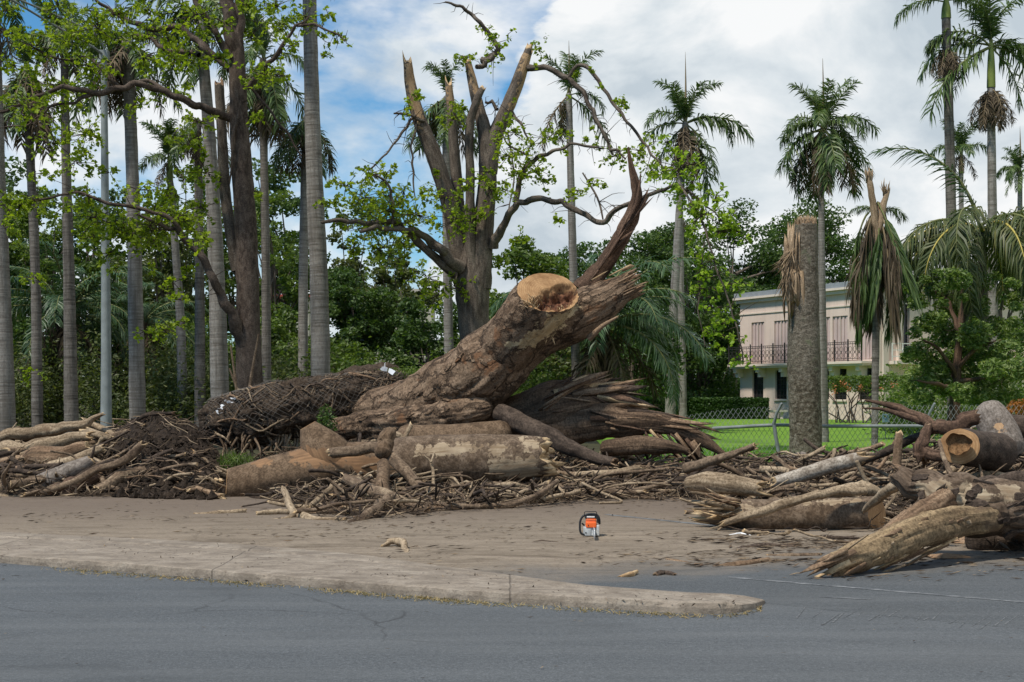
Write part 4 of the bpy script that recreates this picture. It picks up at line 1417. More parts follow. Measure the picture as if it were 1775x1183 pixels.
def palm(label, path, wpx, d, crown, flen, group, mat=None, spear=0, shaft=None, seed=0, dj=0.0, name="royal_palm", end='round', lump=0.05):
    """path: photo rows of the trunk's axis from crown to foot; the foot is carried on to the ground"""
    rng = np.random.default_rng(seed + 500)
    top = path[-1]
    foot = list(path[0])
    gpy = gy(d)
    pts = [P(foot[0], gpy + 3, d)] + [P(x, y, d + dj * (gpy - y) / 600.0) for x, y in path if y < gpy - 12]
    w = [wpx[0] * 1.05] + [np.interp(y, [path[-1][1], path[0][1]], [wpx[1], wpx[0]]) for x, y in path if y < gpy - 12]
    rad = np.array(w) * 0.5 * d / F
    o = thing(name, label, "palm tree", (pts[0][0], d, 0), group)
    g = Geo()
    k = limb(g, pts, rad, seg=14, step=0.22, lump=lump, lfreq=0.8, ridge=0.03, rfreq=3, rlen=0.25, ends=('none', end), mat=0, capmat=1, seed=seed, spike=1.1)
    part("trunk", g, [mat or PALMBARK, TORN], o)
    tip = k['end'].copy()
    if shaft:
        g = Geo()
        b = tip + [0, 0, shaft]
        limb(g, [tip - [0, 0, 0.05], (tip + b) / 2, b], [rad[-1] * 1.15, rad[-1] * 1.0, rad[-1] * 0.45], seg=10, step=0.2, lump=0.05, ends=('none', 'round'))
        part("crownshaft", g, SHAFT, o)
        tip = b - [0, 0, 0.15 * shaft]
    if spear:
        g = Geo()
        limb(g, [tip, tip + [0.02, 0, spear * 0.5], tip + [0.0, 0, spear]], [0.05 * d / 50, 0.035 * d / 50, 0.006], seg=5, step=0.4, lump=0, ends=('none', 'round'))
        part("spear_leaf", g, RACHIS_B, o)
    for kind, az, ln in crown:
        add_frond(o, tip + rng.normal(0, 0.04, 3), kind, int(rng.integers(0, 3)), R(az) + rng.normal(0, 0.12), flen * ln * (0.9 + 0.2 * rng.random()),
                  rng.normal(0, 0.08), rng.normal(0, 0.12))
    return o, tip

def ring(kind, n, ln=1.0, start=0, seed=0):
    rng = np.random.default_rng(seed + 77)
    return [(kind, start + 360 * i / n + rng.normal() * 14, ln * (0.85 + 0.3 * rng.random())) for i in range(n)]

LG = "royal palms standing behind the debris on the left"
palm("grey palm trunk cut by the left edge of the photo", [(10, 745), (5, 560), (-4, 300), (-8, 120), (-10, 20)], (34, 20), 46, ring('arch', 7, 1, 10) + ring('dead', 4, 0.8), 2.6, LG, seed=1)
palm("thin palm with a skirt of drooping dead fronds, second from the left edge", [(65, 745), (62, 500), (55, 320), (48, 190), (46, 120)], (19, 13), 56, ring('up', 4, 0.9, 5) + ring('dead', 8, 1.15, 20) + ring('hang', 5, 1.0), 2.6, LG, PALMDARK, seed=2)
palm("dark palm left of the lamp pole, green crown above the leafy boughs", [(124, 745), (120, 500), (114, 250), (112, 110), (112, 85)], (24, 12), 54, ring('up', 5, 0.9) + ring('arch', 7, 1.1, 20) + ring('dead', 3, 0.7), 2.6, LG, PALMDARK, seed=3)
palm("stout pale palm right of the lamp pole with dark fronds hanging from its top", [(239, 745), (234, 480), (228, 260), (222, 120), (220, 75)], (28, 19), 50, ring('hang', 7, 1.1) + ring('dead', 5, 1.0) + ring('arch', 6, 1.0, 15), 2.5, LG, seed=4)
palm("slim palm with a bright green crownshaft and tuft, right of the stout pale palm", [(318, 745), (313, 560), (304, 430), (297, 330), (294, 312)], (18, 11), 60, ring('up', 8, 0.85) + ring('arch', 3, 0.8) + ring('dead', 3, 0.6), 2.3, LG, shaft=1.0, seed=5)
palm("bare grey palm trunk rising just left of the netted root mass", [(347, 745), (346, 500), (344, 300), (342, 210)], (19, 13), 58, ring('dead', 5, 0.8) + ring('hang', 3), 2.2, LG, PALMDARK, seed=6)
palm("thick pale palm trunk directly left of the dark leafy tree", [(382, 740), (378, 560), (373, 420), (363, 240), (353, 110), (350, 40)], (33, 17), 48, ring('hang', 5, 1.0) + ring('arch', 6, 1.1), 2.4, LG, seed=7)
palm("palm with tattered hanging fronds, first to the right of the dark leafy tree", [(462, 720), (461, 480), (458, 300), (456, 150), (456, 105)], (17, 12), 58, ring('up', 5, 1.0, 10) + ring('arch', 3, 0.9) + ring('dead', 8, 1.2) + ring('hang', 7, 1.2), 2.7, LG, PALMDARK, spear=2.0, seed=8)
palm("slim grey palm half hidden behind the big smooth palm trunk", [(525, 720), (526, 480), (529, 300), (532, 205)], (18, 14), 60, ring('hang', 5, 1.0, 40) + ring('dead', 5, 1.0), 2.6, LG, seed=9)
palm("big smooth grey palm trunk running out of the photo's top beside blue sky", [(556, 720), (554, 520), (546, 330), (540, 150), (536, -20), (534, -90)], (35, 22), 46, ring('arch', 8, 1.1), 2.9, LG, seed=10)
CG = "royal palms standing behind the fallen trunk"
palm("slender palm seen behind the splintered standing tree", [(779, 680), (776, 500), (774, 330), (774, 200), (775, 170)], (17, 13), 62, ring('up', 4, 0.8) + ring('hang', 7, 1.15, 20) + ring('dead', 4, 0.9), 2.6, CG, seed=11)
palm("slim palm with few ragged fronds and a tall spear, left of the leaning palm", [(1000, 700), (994, 480), (990, 330), (987, 210), (986, 165)], (17, 11), 62,
     [('out', -10, 0.8), ('hang', 10, 1.15), ('dead', 200, 1.0), ('dead', 150, 0.8), ('hang', 100, 0.8)] + ring('up', 4, 0.9), 2.7, CG, spear=2.4, seed=12)
palm("pale palm with a kinked leaning trunk and broad windblown crown", [(1162, 726), (1164, 600), (1171, 480), (1180, 330), (1186, 235), (1188, 215)], (18, 11), 84,
     [('out', 180, 1.0), ('arch', 205, 0.9), ('arch', 0, 1.15), ('out', -12, 1.2), ('hang', 15, 1.3), ('hang', 160, 1.0), ('dead', 0, 1.1), ('dead', 180, 0.9), ('hang', -40, 1.1)] + ring('up', 7, 0.9) + ring('dead', 5, 0.9, 20), 3.4, CG, spear=4.3, seed=13)
palm("thin straight palm trunk leaning against the kinked pale palm", [(1184, 722), (1182, 600), (1180, 470), (1181, 380)], (14, 10), 88, ring('dead', 3, 0.6), 2.4, CG, seed=14)
RG = "royal palms around the pink house"
palm("slender palm with a full drooping crown and tall spear, in front of the pink house", [(1428, 766), (1426, 600), (1424, 420), (1424, 290), (1426, 225)], (17, 8), 47.5,
     [('out', 180, 1.05), ('arch', 172, 1.0), ('out', 0, 1.1), ('arch', 8, 1.05), ('hang', 190, 1.15), ('hang', 165, 1.2), ('hang', 20, 1.2), ('hang', -15, 1.15), ('hang', 90, 1.1), ('hang', 270, 1.15)] + ring('up', 7, 0.9) + ring('dead', 7, 1.1) + ring('arch', 5, 0.95, 45) + ring('hang', 3, 1.15, 30), 2.05, RG, spear=2.4, seed=15)
palm("tall palm at right with two small ragged tufts and a bare top", [(1652, 745), (1650, 440), (1646, 250), (1642, 110), (1640, 30)], (20, 15), 52,
     ring('up', 5, 0.8) + [('out', 0, 0.9), ('out', 180, 0.8), ('arch', 200, 0.8)], 2.6, RG, PALMDARK, shaft=0.7, seed=16)
palm("tallest palm at right with a bright green crownshaft and brown skirt", [(1722, 745), (1720, 350), (1718, 200), (1718, 150)], (20, 13), 52,
     ring('up', 5, 1.0) + [('out', 0, 1.15), ('out', 12, 1.2), ('out', 180, 1.1), ('arch', 170, 1.1), ('arch', 20, 1.0), ('hang', 200, 0.9), ('hang', -20, 0.9), ('hang', 180, 1.3)], 2.6, RG, shaft=1.7, seed=17)
palm("small distant palm with a green tuft between the two tallest palms", [(1668, 720), (1667, 500), (1666, 320), (1666, 300)], (11, 8), 90, ring('up', 7, 0.9) + ring('arch', 5, 0.9) + ring('dead', 4, 0.7), 2.6, RG, shaft=1.5, seed=18)
palm("small distant palm with a spear at the right edge of the photo", [(1769, 720), (1768, 500), (1768, 330), (1768, 300)], (11, 8), 90, ring('up', 7, 0.8) + ring('arch', 6, 0.9) + ring('hang', 3, 0.8), 2.4, RG, spear=3.0, seed=19)
# brown seed skirts below the right hand crowns
for o in list(COL.objects):
    if o.name.startswith("royal_palm") and o.get("label", "").startswith(("tall palm at right", "tallest palm")):
        tip = P(1642, 82, 52) if o["label"].startswith("tall palm") else P(1718, 152, 52)
        for az in range(0, 360, 32):
            f = add_frond(o, tip, 'dead', az // 30, R(az), 1.55 if o["label"].startswith("tallest") else 1.2, 0.0, 0.0, 1.2)
        if o["label"].startswith("tall palm"):
            for az in (170, 15, 190, 120, -20):
                add_frond(o, tip + [0, 0, 0.3], 'out', az, R(az), 1.1)

# the palm whose top snapped off, fronds collapsed down its trunk
bp, tip = palm("broken palm with its dead fronds collapsed down the trunk, right of the splintered stump", [(1516, 785), (1518, 600), (1521, 450), (1522, 400), (1523, 372)], (11, 14), 40,
               [], 2.6, RG, PALMDARK, seed=21, end='broken', name="broken_palm")
rng = np.random.default_rng(211)
for k in range(25):
    az = 360 * k * 0.382 + rng.normal() * 12
    kind = ('bundle', 'dry', 'bundle', 'dry', 'dry')[k % 5]
    if k % 7 == 0:
        az = 180 * (k % 2) + rng.normal() * 20
    add_frond(bp, tip + [0.1 * rng.normal(), 0, 0.45 - 0.9 * rng.random()], kind, k, R(az), 1.7 + 1.5 * rng.random(), -0.05 + 0.12 * rng.normal(), rng.normal(0, 0.15), 0.65)
for k, (a, ln) in enumerate(((170, 0.9), (15, 1.0), (5, 0.8), (150, 0.7))):
    add_frond(bp, tip + [0, 0, 0.1], 'out', k, R(a), ln, 0.25)
for pts_, r_ in (([(1521, 420), (1514, 360), (1508, 318), (1506, 302)], (0.10, 0.09, 0.08, 0.06)), ([(1524, 400), (1532, 355), (1536, 340)], (0.09, 0.09, 0.07))):
    g = Geo()
    limb(g, [P(x, y, 39.9) for x, y in pts_], r_, seg=14, step=0.08, lump=0.15, ridge=0.25, rfreq=7, rlen=5, ends=('round', 'broken'), seed=int(pts_[0][0]), spike=1.6, mat=0, capmat=0)
    part("torn_prong", g, [FIBRE, FIBRE], bp)
g = Geo()
splinters(g, [P(1506 + 3 * rng.normal(), 318, 39.9) for _ in range(14)] + [P(1536 + 3 * rng.normal(), 340, 39.9) for _ in range(14)], [np.array([rng.normal() * 0.2, rng.normal() * 0.2, 1]) for _ in range(28)], 0.2 + 0.3 * rng.random(28), 0.05, rng)
part("torn_fibres", g, FIBRE, bp, kind="stuff")

# drooping palm at the right edge with yellow stalks
dp, tip = palm("drooping palm with yellow stalks above the grey green shrub, at the right edge", [(1712, 760), (1708, 600), (1702, 440), (1700, 400)], (17, 14), 44, [], 3.6, RG, PALMDARK, seed=22, name="drooping_palm")
rng = np.random.default_rng(221)
for k in range(22):
    az = 360 * k / 22 + rng.normal() * 8
    add_frond(dp, tip + rng.normal(0, 0.08, 3), 'yhang', k, R(az), 3.2 + 1.0 * rng.random(), 0.1 * rng.normal(), 0.15 * rng.normal())
for az, ln, tl in ((178, 4.6, 0.5), (172, 3.4, 0.15), (5, 3.6, 0.3), (188, 3.6, -0.05), (182, 3.9, 0.1)):
    add_frond(dp, tip, 'long' if ln > 4 else 'yhang', 1, R(az), ln, tl)

# shrub palms with long feathery fronds
def shrub_palm(label, px, py, d, n, ln, seed, stem):
    rng = np.random.default_rng(seed)
    b = P(px, py, d)
    o = thing("feather_palm", label, "palm tree", (b[0], d, 0), "feather palms in the undergrowth")
    g = Geo()
    limb(g, [[b[0], d, -0.02], [b[0] + 0.1, d, b[2] * 0.5], b], [stem, stem * 0.9, stem * 0.8], seg=10, step=0.2, lump=0.15, ridge=0.1, ends=('none', 'round'), seed=seed)
    part("trunk", g, DARKBARK, o)
    for k in range(n):
        az = 360 * k * 0.382 + rng.normal() * 10
        add_frond(o, b + rng.normal(0, 0.08, 3), 'long' if k % 5 < 3 else 'longlow', int(rng.integers(0, 3)), R(az), ln * (0.8 + 0.35 * rng.random()), rng.normal(0.05, 0.12), rng.normal(0, 0.15))
    for k in range(5):
        add_frond(o, b - [0, 0, 0.1], 'dead', k, R(72 * k + 20), ln * 0.75, rng.normal(0, 0.1))
    return o
shrub_palm("dark green feather palm behind the torn roots, centre of the photo", 1045, 560, 60, 40, 5.2, 31, 0.34)
shrub_palm("feather palm in the shade left of the lamp pole", 108, 545, 64, 30, 4.6, 32, 0.34)
shrub_palm("feather palm in the shade between the lamp pole and the dark leafy tree", 250, 560, 68, 24, 3.8, 33, 0.3)

# ------------------------------------------------------------------ background trees
def bg_tree(label, px, top, wpx, d, mat, seed, n=5200, size=0.26, name="broadleaf_tree", group="trees of the wood behind", base=None, trunkw=None, clumps=38, cut=0.30, airy=1.0):
    rng = np.random.default_rng(seed)
    x = (px - CX) / F * d
    zt = CH - (top - HY) / F * d
    w = wpx * d / F / 2
    zb = base if base is not None else zt * cut
    o = thing(name, label, "tree", (x, d, 0), group)
    tw = trunkw or max(0.14, w * 0.07)
    zc = (zt + zb) / 2
    g = Geo()
    limb(g, [[x, d, -0.05], [x + rng.normal() * 0.2, d, zb * 0.7], [x + rng.normal() * 0.3, d, zc]], [tw * 1.2, tw * 0.9, tw * 0.5], seg=8, step=0.5, ends=('none', 'none'), seed=seed)
    part("trunk", g, TREEBARK, o)
    # clumps spread through the crown, more on its skin
    c = nrm(rng.normal(size=(clumps, 3))) * (0.45 + 0.55 * rng.random((clumps, 1)) ** 0.5)
    c = c * [w * 0.86, w * 0.8, (zt - zb) / 2 * 0.86] + [x, d, zc]
    c[:, 0] += rng.normal(0, w * 0.08, clumps)
    g = Geo()
    for k in range(clumps):
        if k % 3 == 0:
            s = np.array([x, d, zb * 0.7 + (zc - zb * 0.7) * rng.random()])
            limb(g, [s, (s + c[k]) / 2 + rng.normal(0, 0.15, 3), c[k]], [tw * 0.4, tw * 0.25, 0.02], seg=5, step=0.7, ends=('none', 'none'), seed=k)
    part("limbs", g, TREEBARK, o)
    r = w * (0.20 + 0.22 * rng.random(clumps)) * airy
    wt = r ** 2 / (r ** 2).sum()
    pts = []
    for k in range(clumps):
        m_ = int(n * wt[k]) + 3
        q = nrm(rng.normal(size=(m_, 3))) * (0.35 + 0.65 * rng.random((m_, 1)) ** 0.6)
        q[:, 2] *= 0.62
        pts.append(c[k] + q * r[k])
    g = Geo()
    leaves(g, np.concatenate(pts), size, rng, 0.55, 0.6)
    part("crown", g, mat, o, False, "stuff")
    return o

TREES = [
    # label, px, top row, width, distance, leaves, count, leaf size, airy
    ("dark tree behind the palms at the left edge", 15, 255, 210, 78, LEAF_DARK, 6500, .27, 1),
    ("dark tree behind the lamp pole", 165, 300, 190, 82, LEAF_DARK, 6000, .27, 1),
    ("olive green tree low behind the stout pale palm", 265, 400, 190, 80, LEAF_OLIVE, 6000, .24, 1),
    ("loose green tree between the slim palms left of the dark leafy tree", 325, 270, 150, 86, LEAF_MID, 3600, .25, .8),
    ("dense green tree behind the dark leafy tree", 415, 330, 180, 84, LEAF_MID, 6000, .26, 1),
    ("dark airy tree with open crown right of the dark leafy tree", 500, 235, 200, 88, LEAF_DARK, 4200, .28, .75),
    ("dense round dark green tree right of the big smooth palm", 612, 440, 165, 72, LEAF_DARK, 9500, .22, 1),
    ("low bright green bush tree under the dense round tree", 560, 560, 180, 66, LEAF_MID, 6000, .22, 1),
    ("airy slender tree left of the splintered standing tree", 700, 420, 150, 74, LEAF_OLIVE, 3600, .22, .7),
    ("dark bushy tree filling the gap left of the splintered standing tree", 735, 500, 160, 68, LEAF_DARK, 7000, .21, 1),
    ("tree with open crown behind the lower left bough of the standing tree", 640, 320, 190, 90, LEAF_MID, 3600, .27, .72),
    ("mid green tree right of the splintered standing tree", 905, 400, 170, 76, LEAF_MID, 6500, .25, 1),
    ("leafy dark tree behind the red torn spike", 985, 385, 170, 86, LEAF_DARK, 6500, .25, 1),
    ("dark tree left of the kinked leaning palm", 1110, 390, 190, 92, LEAF_DARK, 8000, .26, 1),
    ("deep green tree between the kinked palm and the big mango tree", 1195, 370, 190, 100, LEAF_DARK, 8000, .27, 1),
    ("huge dark rounded tree behind the left end of the pink house", 1275, 330, 230, 112, LEAF_DARK, 13000, .28, 1),
    ("broad dark tree behind the splintered stump and pink house roof", 1395, 330, 240, 118, LEAF_DARK, 13000, .28, 1),
    ("dark tree behind the roof of the pink house, right of the slender palm", 1500, 400, 190, 122, LEAF_DARK, 8000, .28, 1),
    ("pale thin tree behind the right end of the pink house", 1590, 440, 110, 120, LEAF_OLIVE, 2200, .28, .7),
    ("green tree behind the drooping palm at the right edge", 1735, 420, 200, 76, LEAF_MID, 7000, .25, 1),
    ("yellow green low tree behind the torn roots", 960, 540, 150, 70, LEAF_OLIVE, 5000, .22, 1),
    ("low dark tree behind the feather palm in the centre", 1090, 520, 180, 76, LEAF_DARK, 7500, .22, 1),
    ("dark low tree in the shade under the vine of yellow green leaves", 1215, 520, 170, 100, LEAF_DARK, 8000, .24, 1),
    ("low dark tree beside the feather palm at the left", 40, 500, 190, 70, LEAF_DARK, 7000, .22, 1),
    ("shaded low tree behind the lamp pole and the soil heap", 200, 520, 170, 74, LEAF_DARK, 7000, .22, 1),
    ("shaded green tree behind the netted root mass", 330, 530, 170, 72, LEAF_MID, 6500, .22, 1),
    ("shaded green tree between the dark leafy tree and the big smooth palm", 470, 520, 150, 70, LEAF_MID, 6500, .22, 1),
    ("tall green tree between the thin palm and the dark palm at the left", 92, 285, 150, 72, LEAF_MID, 3600, .24, .85),
    ("tall loose green tree behind the boughs right of the lamp pole", 205, 325, 130, 74, LEAF_MID, 3200, .24, .85),
    ("tall green tree filling the gap behind the slim crownshaft palm", 285, 345, 140, 74, LEAF_OLIVE, 3600, .24, .9),
    ("tall open green tree right behind the dark leafy tree", 480, 300, 150, 76, LEAF_MID, 3400, .24, .8),
    ("tall mid green tree at the far left behind the first palm trunk", 0, 330, 150, 70, LEAF_MID, 3600, .24, .9),
    ("open green tree just right of the big smooth palm", 600, 350, 120, 80, LEAF_OLIVE, 2400, .24, .75),
    ("dark low tree straight behind the fallen trunk", 830, 500, 150, 72, LEAF_DARK, 7000, .22, 1),
]
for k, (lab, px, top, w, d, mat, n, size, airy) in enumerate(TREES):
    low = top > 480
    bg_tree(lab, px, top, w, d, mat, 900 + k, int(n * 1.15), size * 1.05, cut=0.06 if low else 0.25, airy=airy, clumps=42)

def undergrowth(name, label, px0, px1, top, d0, d1, n, mat, seed, size):
    rng = np.random.default_rng(seed)
    m_ = int((px1 - px0) / 9)
    c = np.stack([px0 + (px1 - px0) * rng.random(m_), d0 + (d1 - d0) * rng.random(m_)], 1)
    pts = []
    for px, d in c:
        h = (CH + (HY - top) / F * d) * (0.45 + 0.6 * rng.random())
        x = (px - CX) / F * d
        q = rng.normal(size=(n // m_, 3)) * [0.55, 0.55, h * 0.28] + [x, d, h * 0.55]
        pts.append(q)
    p = np.concatenate(pts)
    p[:, 2] = np.abs(p[:, 2])
    g = Geo()
    leaves(g, p, size, rng, 0.5, 0.5)
    o = link(name, g.mesh(name, [mat], False))
    return tag(o, label, "undergrowth", None, "stuff")

undergrowth("undergrowth", "dark shaded undergrowth behind the palms on the left", -80, 560, 600, 58, 68, 42000, LEAF_OLIVE, 61, 0.20)
undergrowth("undergrowth", "green weeds and shrubs behind the netted root mass and fallen trunk", 540, 960, 620, 56, 66, 26000, LEAF_MID, 62, 0.18)
undergrowth("undergrowth", "dark undergrowth along the hedge left of the pink house", 900, 1280, 640, 93, 105, 30000, LEAF_DARK, 63, 0.22)
undergrowth("undergrowth", "shrubs behind the fence at the right edge", 1560, 1850, 650, 50, 62, 16000, LEAF_MID, 64, 0.18)
undergrowth("treeline", "far dark green treeline closing the view behind the wood", -900, 2700, 560, 128, 165, 110000, LEAF_DARK, 65, 0.55)
# ------------------------------------------------------------------ the two damaged leafy trees in front of the wood
TW = {}

def bough(o, pts, w, d, seed, mats, name="branch", dj=0.0, ends=('none', 'round'), seg=9, lump=0.07, ridge=0.09, peel=None, spike=1.0, d1=None):
    """pts: (px, py[, distance offset]); w: widths in px at the ends or per point"""
    pt = [P(p[0], p[1], d + (p[2] if len(p) > 2 else 0)) for p in pts]
    ww = np.interp(np.linspace(0, 1, len(pts)), np.linspace(0, 1, len(w)), w)
    rw = ww * 0.5 * d / F
    if len(pt) > 2 and name == "branch":     # knees and kinks of real boughs
        rj = np.random.default_rng(seed + 40)
        m_ = len(pt) * 3 - 2
        q = catmull(pt, rw, 0.05)
        ti = np.linspace(0, len(q[0]) - 1, m_).astype(int)
        pt, rw = q[0][ti], q[1][ti] * (0.88 + 0.24 * rj.random(m_))
        pt[1:-1] += rj.normal(0, 1, (m_ - 2, 3)) * (0.22 * rw[1:-1, None] + 0.016)
        lump, ridge = lump * 1.4, max(ridge, 0.10)
        for _ in range(int(3 + 0.9 * m_)):     # side twigs
            i = int(rj.integers(m_ // 4, m_))
            dv = nrm(rj.normal(size=3) + [0, 0, -0.15])
            L = 0.25 + 0.75 * rj.random() ** 2
            e = pt[i] + dv * L
            limb(TW[o.name], [pt[i], (pt[i] + e) / 2 + rj.normal(0, 0.05, 3), e + [0, 0, -0.1 * L]], [min(0.014, rw[i] * 0.7), 0.009, 0.004], seg=4, step=0.3, lump=0, ends=('none', 'none'))
    g = Geo()
    k = limb(g, pt, rw, seg=seg, step=max(0.10, float(np.mean(ww)) * 0.4 * d / F), lump=lump, ridge=ridge, ends=ends, seed=seed, peel=peel, spike=spike)
    return part(name, g, mats, o), k

def leaf_clusters(o, cl, d, mat, seed, size, dens=0.034, dj=1.3, hang=0.25, flat=0.75):
    rng = np.random.default_rng(seed)
    pts, tw = [], Geo()
    for c in cl:
        px, py, r = c[:3]
        dd = d + (c[3] if len(c) > 3 else rng.normal(0, dj))
        ctr = P(px, py, dd)
        rr = r * d / F
        n = max(5, int(r * r * dens))
        m_ = max(2, n // 9)                      # sprays of leaves along little twigs
        for _ in range(m_):
            a = ctr + nrm(rng.normal(size=3)) * rr * (0.2 + 0.8 * rng.random()) * [1, 1, flat]
            dr = nrm(rng.normal(size=3) + [0, 0, -0.25])
            L = rr * (0.25 + 0.35 * rng.random())
            t = np.linspace(0, 1, max(3, n // m_))[:, None]
            pts.append(a + dr * L * t + rng.normal(0, size * 0.32, (len(t), 3)) - [0, 0, 1] * (t ** 2) * L * 0.3)
            limb(tw, [ctr + (a - ctr) * 0.1, a, a + dr * L], [0.012, 0.008, 0.004], seg=4, step=L, lump=0, ends=('none', 'none'))
    g = Geo()
    leaves(g, np.concatenate(pts), size, rng, 0.7, 0.72, hang=hang)
    part("foliage", g, mat, o, False, "stuff")
    part("twigs", tw, DARKBARK, o, True, "stuff")

# --- dark leafy tree at left
d = 42.0
b = P(437, gy(d), d)
dt = thing("leafy_tree", "dark trunked tree with bright green leaves and long boughs reaching to the left edge", "tree", (b[0], d, 0))
TW[dt.name] = Geo()
T1 = [TREEBARK, TORN]
DT = [bark("dark_tree_bark", (0.025, 0.018, 0.014), (0.072, 0.052, 0.04), (0.14, 0.108, 0.086), 8.0, 0.5, bump=0.9, dist=0.03), TORN]
bough(dt, [(440, gy(d) + 4), (434, 680), (430, 560), (428, 430), (420, 300), (414, 200), (411, 120), (410, 60)], (54, 45, 40, 38, 35, 31, 28, 22), d, 1, DT, "trunk", seg=18, lump=0.08, ridge=0.07)
bough(dt, [(412, 130), (400, 60), (393, 0), (388, -60)], (26, 22), d, 2, DT)
bough(dt, [(411, 110), (416, 40), (418, -20), (418, -70)], (20, 16), d, 3, DT)
bough(dt, [(424, 600, -.2), (405, 555, -.4), (375, 500, -.8), (345, 440, -1), (310, 405, -1.2), (262, 380, -1.5), (238, 372, -1.6)], (22, 19, 15, 11, 8, 6, 3), d, 4, DT)
bough(dt, [(400, 205, 0), (375, 193, -.5), (330, 178, -1), (290, 160, -1.3), (235, 148, -1.6), (170, 160, -2), (105, 152, -2.2), (60, 172, -2.4), (0, 196, -2.6), (-40, 205, -2.6)], (14, 12, 11, 10, 9, 7, 5, 3), d, 5, DT)
bough(dt, [(400, 120, 0.3), (350, 80, .6), (312, 50, .8), (265, 52, 1), (228, 36, 1.1), (180, 10, 1.2), (160, -10, 1.2)], (14, 12, 11, 9, 7, 5), d, 6, DT)
bough(dt, [(398, 100, -0.2), (370, 55, -.4), (345, 10, -.6), (340, -30, -.6)], (13, 11, 9), d, 7, DT)
bough(dt, [(345, 96, 1), (325, 92, 1.5), (280, 85, 1.7), (262, 70, 1.8), (225, 60, 1.8)], (10, 9, 6), d, 8, DT)
bough(dt, [(428, 152, 0), (455, 122, -.3), (485, 85, -.6), (510, 50, -.8), (535, 30, -1)], (11, 9, 7, 5, 3), d, 9, DT)
bough(dt, [(515, 45, -.8), (545, 42, -1), (575, 55, -1.2), (598, 72, -1.3)], (5, 4, 2.5), d, 10, DT)
bough(dt, [(434, 150, .1), (465, 190, .2), (490, 220, .3), (522, 270, .4)], (5, 4, 3), d, 11, DT)
bough(dt, [(165, 160, -2), (130, 175, -2), (90, 185, -2.1), (50, 215, -2.2), (10, 220, -2.2)], (7, 5, 3, 2), d, 12, DT)
bough(dt, [(290, 160, -1.3), (255, 140, -1.2), (210, 150, -1.2), (150, 100, -1.2), (110, 105, -1.2), (60, 85, -1.2)], (7, 6, 4, 2), d, 13, DT)
bough(dt, [(318, 410, -1.2), (300, 385, -1.5), (240, 360, -1.8), (180, 350, -2), (130, 335, -2), (60, 350, -2.1), (15, 365, -2.1)], (8, 7, 5, 4, 2), d, 14, DT)
bough(dt, [(424, 160, -.1), (404, 235, -.4), (398, 320, -.3)], (3, 6, 2), d, 15, DT)
bough(dt, [(412, 470, .3), (392, 350, .4), (384, 220, .5), (380, 150, .5)], (22, 19, 17, 16), d, 16, [TREEBARK, TORN], "broken_limb", ends=('none', 'broken'), seg=12)
for k, (a, bb) in enumerate([((420, 700), (398, 640)), ((412, 690), (400, 600)), ((430, 690), (448, 580))]):
    bough(dt, [(a[0], a[1] + 20), a, bb], (9, 6, 3), d - 1, 20 + k, [BRANCH, TORN], "leaning_branch")
CL = [(20, 350, 42), (60, 345, 36), (8, 395, 22), (170, 378, 48), (215, 402, 46), (150, 402, 36), (260, 388, 48), (310, 376, 44), (335, 402, 34), (290, 332, 38), (270, 360, 40), (240, 330, 30),
      (40, 182, 48), (90, 186, 40), (130, 162, 40), (100, 148, 40), (20, 112, 36), (60, 82, 46), (118, 62, 52), (170, 48, 46), (200, 22, 52), (150, 112, 40), (100, 250, 44), (150, 232, 48), (130, 282, 38),
      (232, 182, 28), (270, 150, 38), (290, 62, 46), (330, 92, 46), (340, 28, 52), (372, 102, 36), (300, 240, 36), (345, 212, 36), (340, 300, 40), (440, 58, 38), (462, 132, 42), (490, 42, 44), (530, 28, 36),
      (500, 82, 34), (570, 28, 22), (592, 60, 20), (600, 75, 14), (560, 70, 18), (556, 98, 16), (250, 575, 22), (290, 578, 34), (320, 560, 22), (300, 490, 28), (325, 468, 24), (262, 470, 18), (200, 470, 22), (188, 440, 34), (50, 648, 26),
      (305, 520, 22), (260, 420, 40), (360, 300, 30), (350, 360, 32), (445, 200, 24), (440, 330, 18), (480, 130, 30), (310, 110, 40), (250, 100, 34), (230, 60, 40), (170, 130, 34), (60, 130, 30), (20, 60, 30), (10, 20, 34), (100, 15, 40),
      (260, 20, 40), (390, 40, 30), (430, 10, 30), (480, 10, 40), (60, 480, 26), (75, 300, 24), (190, 300, 26), (150, 340, 34), (110, 360, 30), (340, 250, 30), (320, 160, 26)]
CL += [(x + 14, y + 8, r * 0.8) for x, y, r in CL[:12]]
leaf_clusters(dt, CL, d - 0.8, LEAF_BRIGHT, 701, 0.135, 0.10)

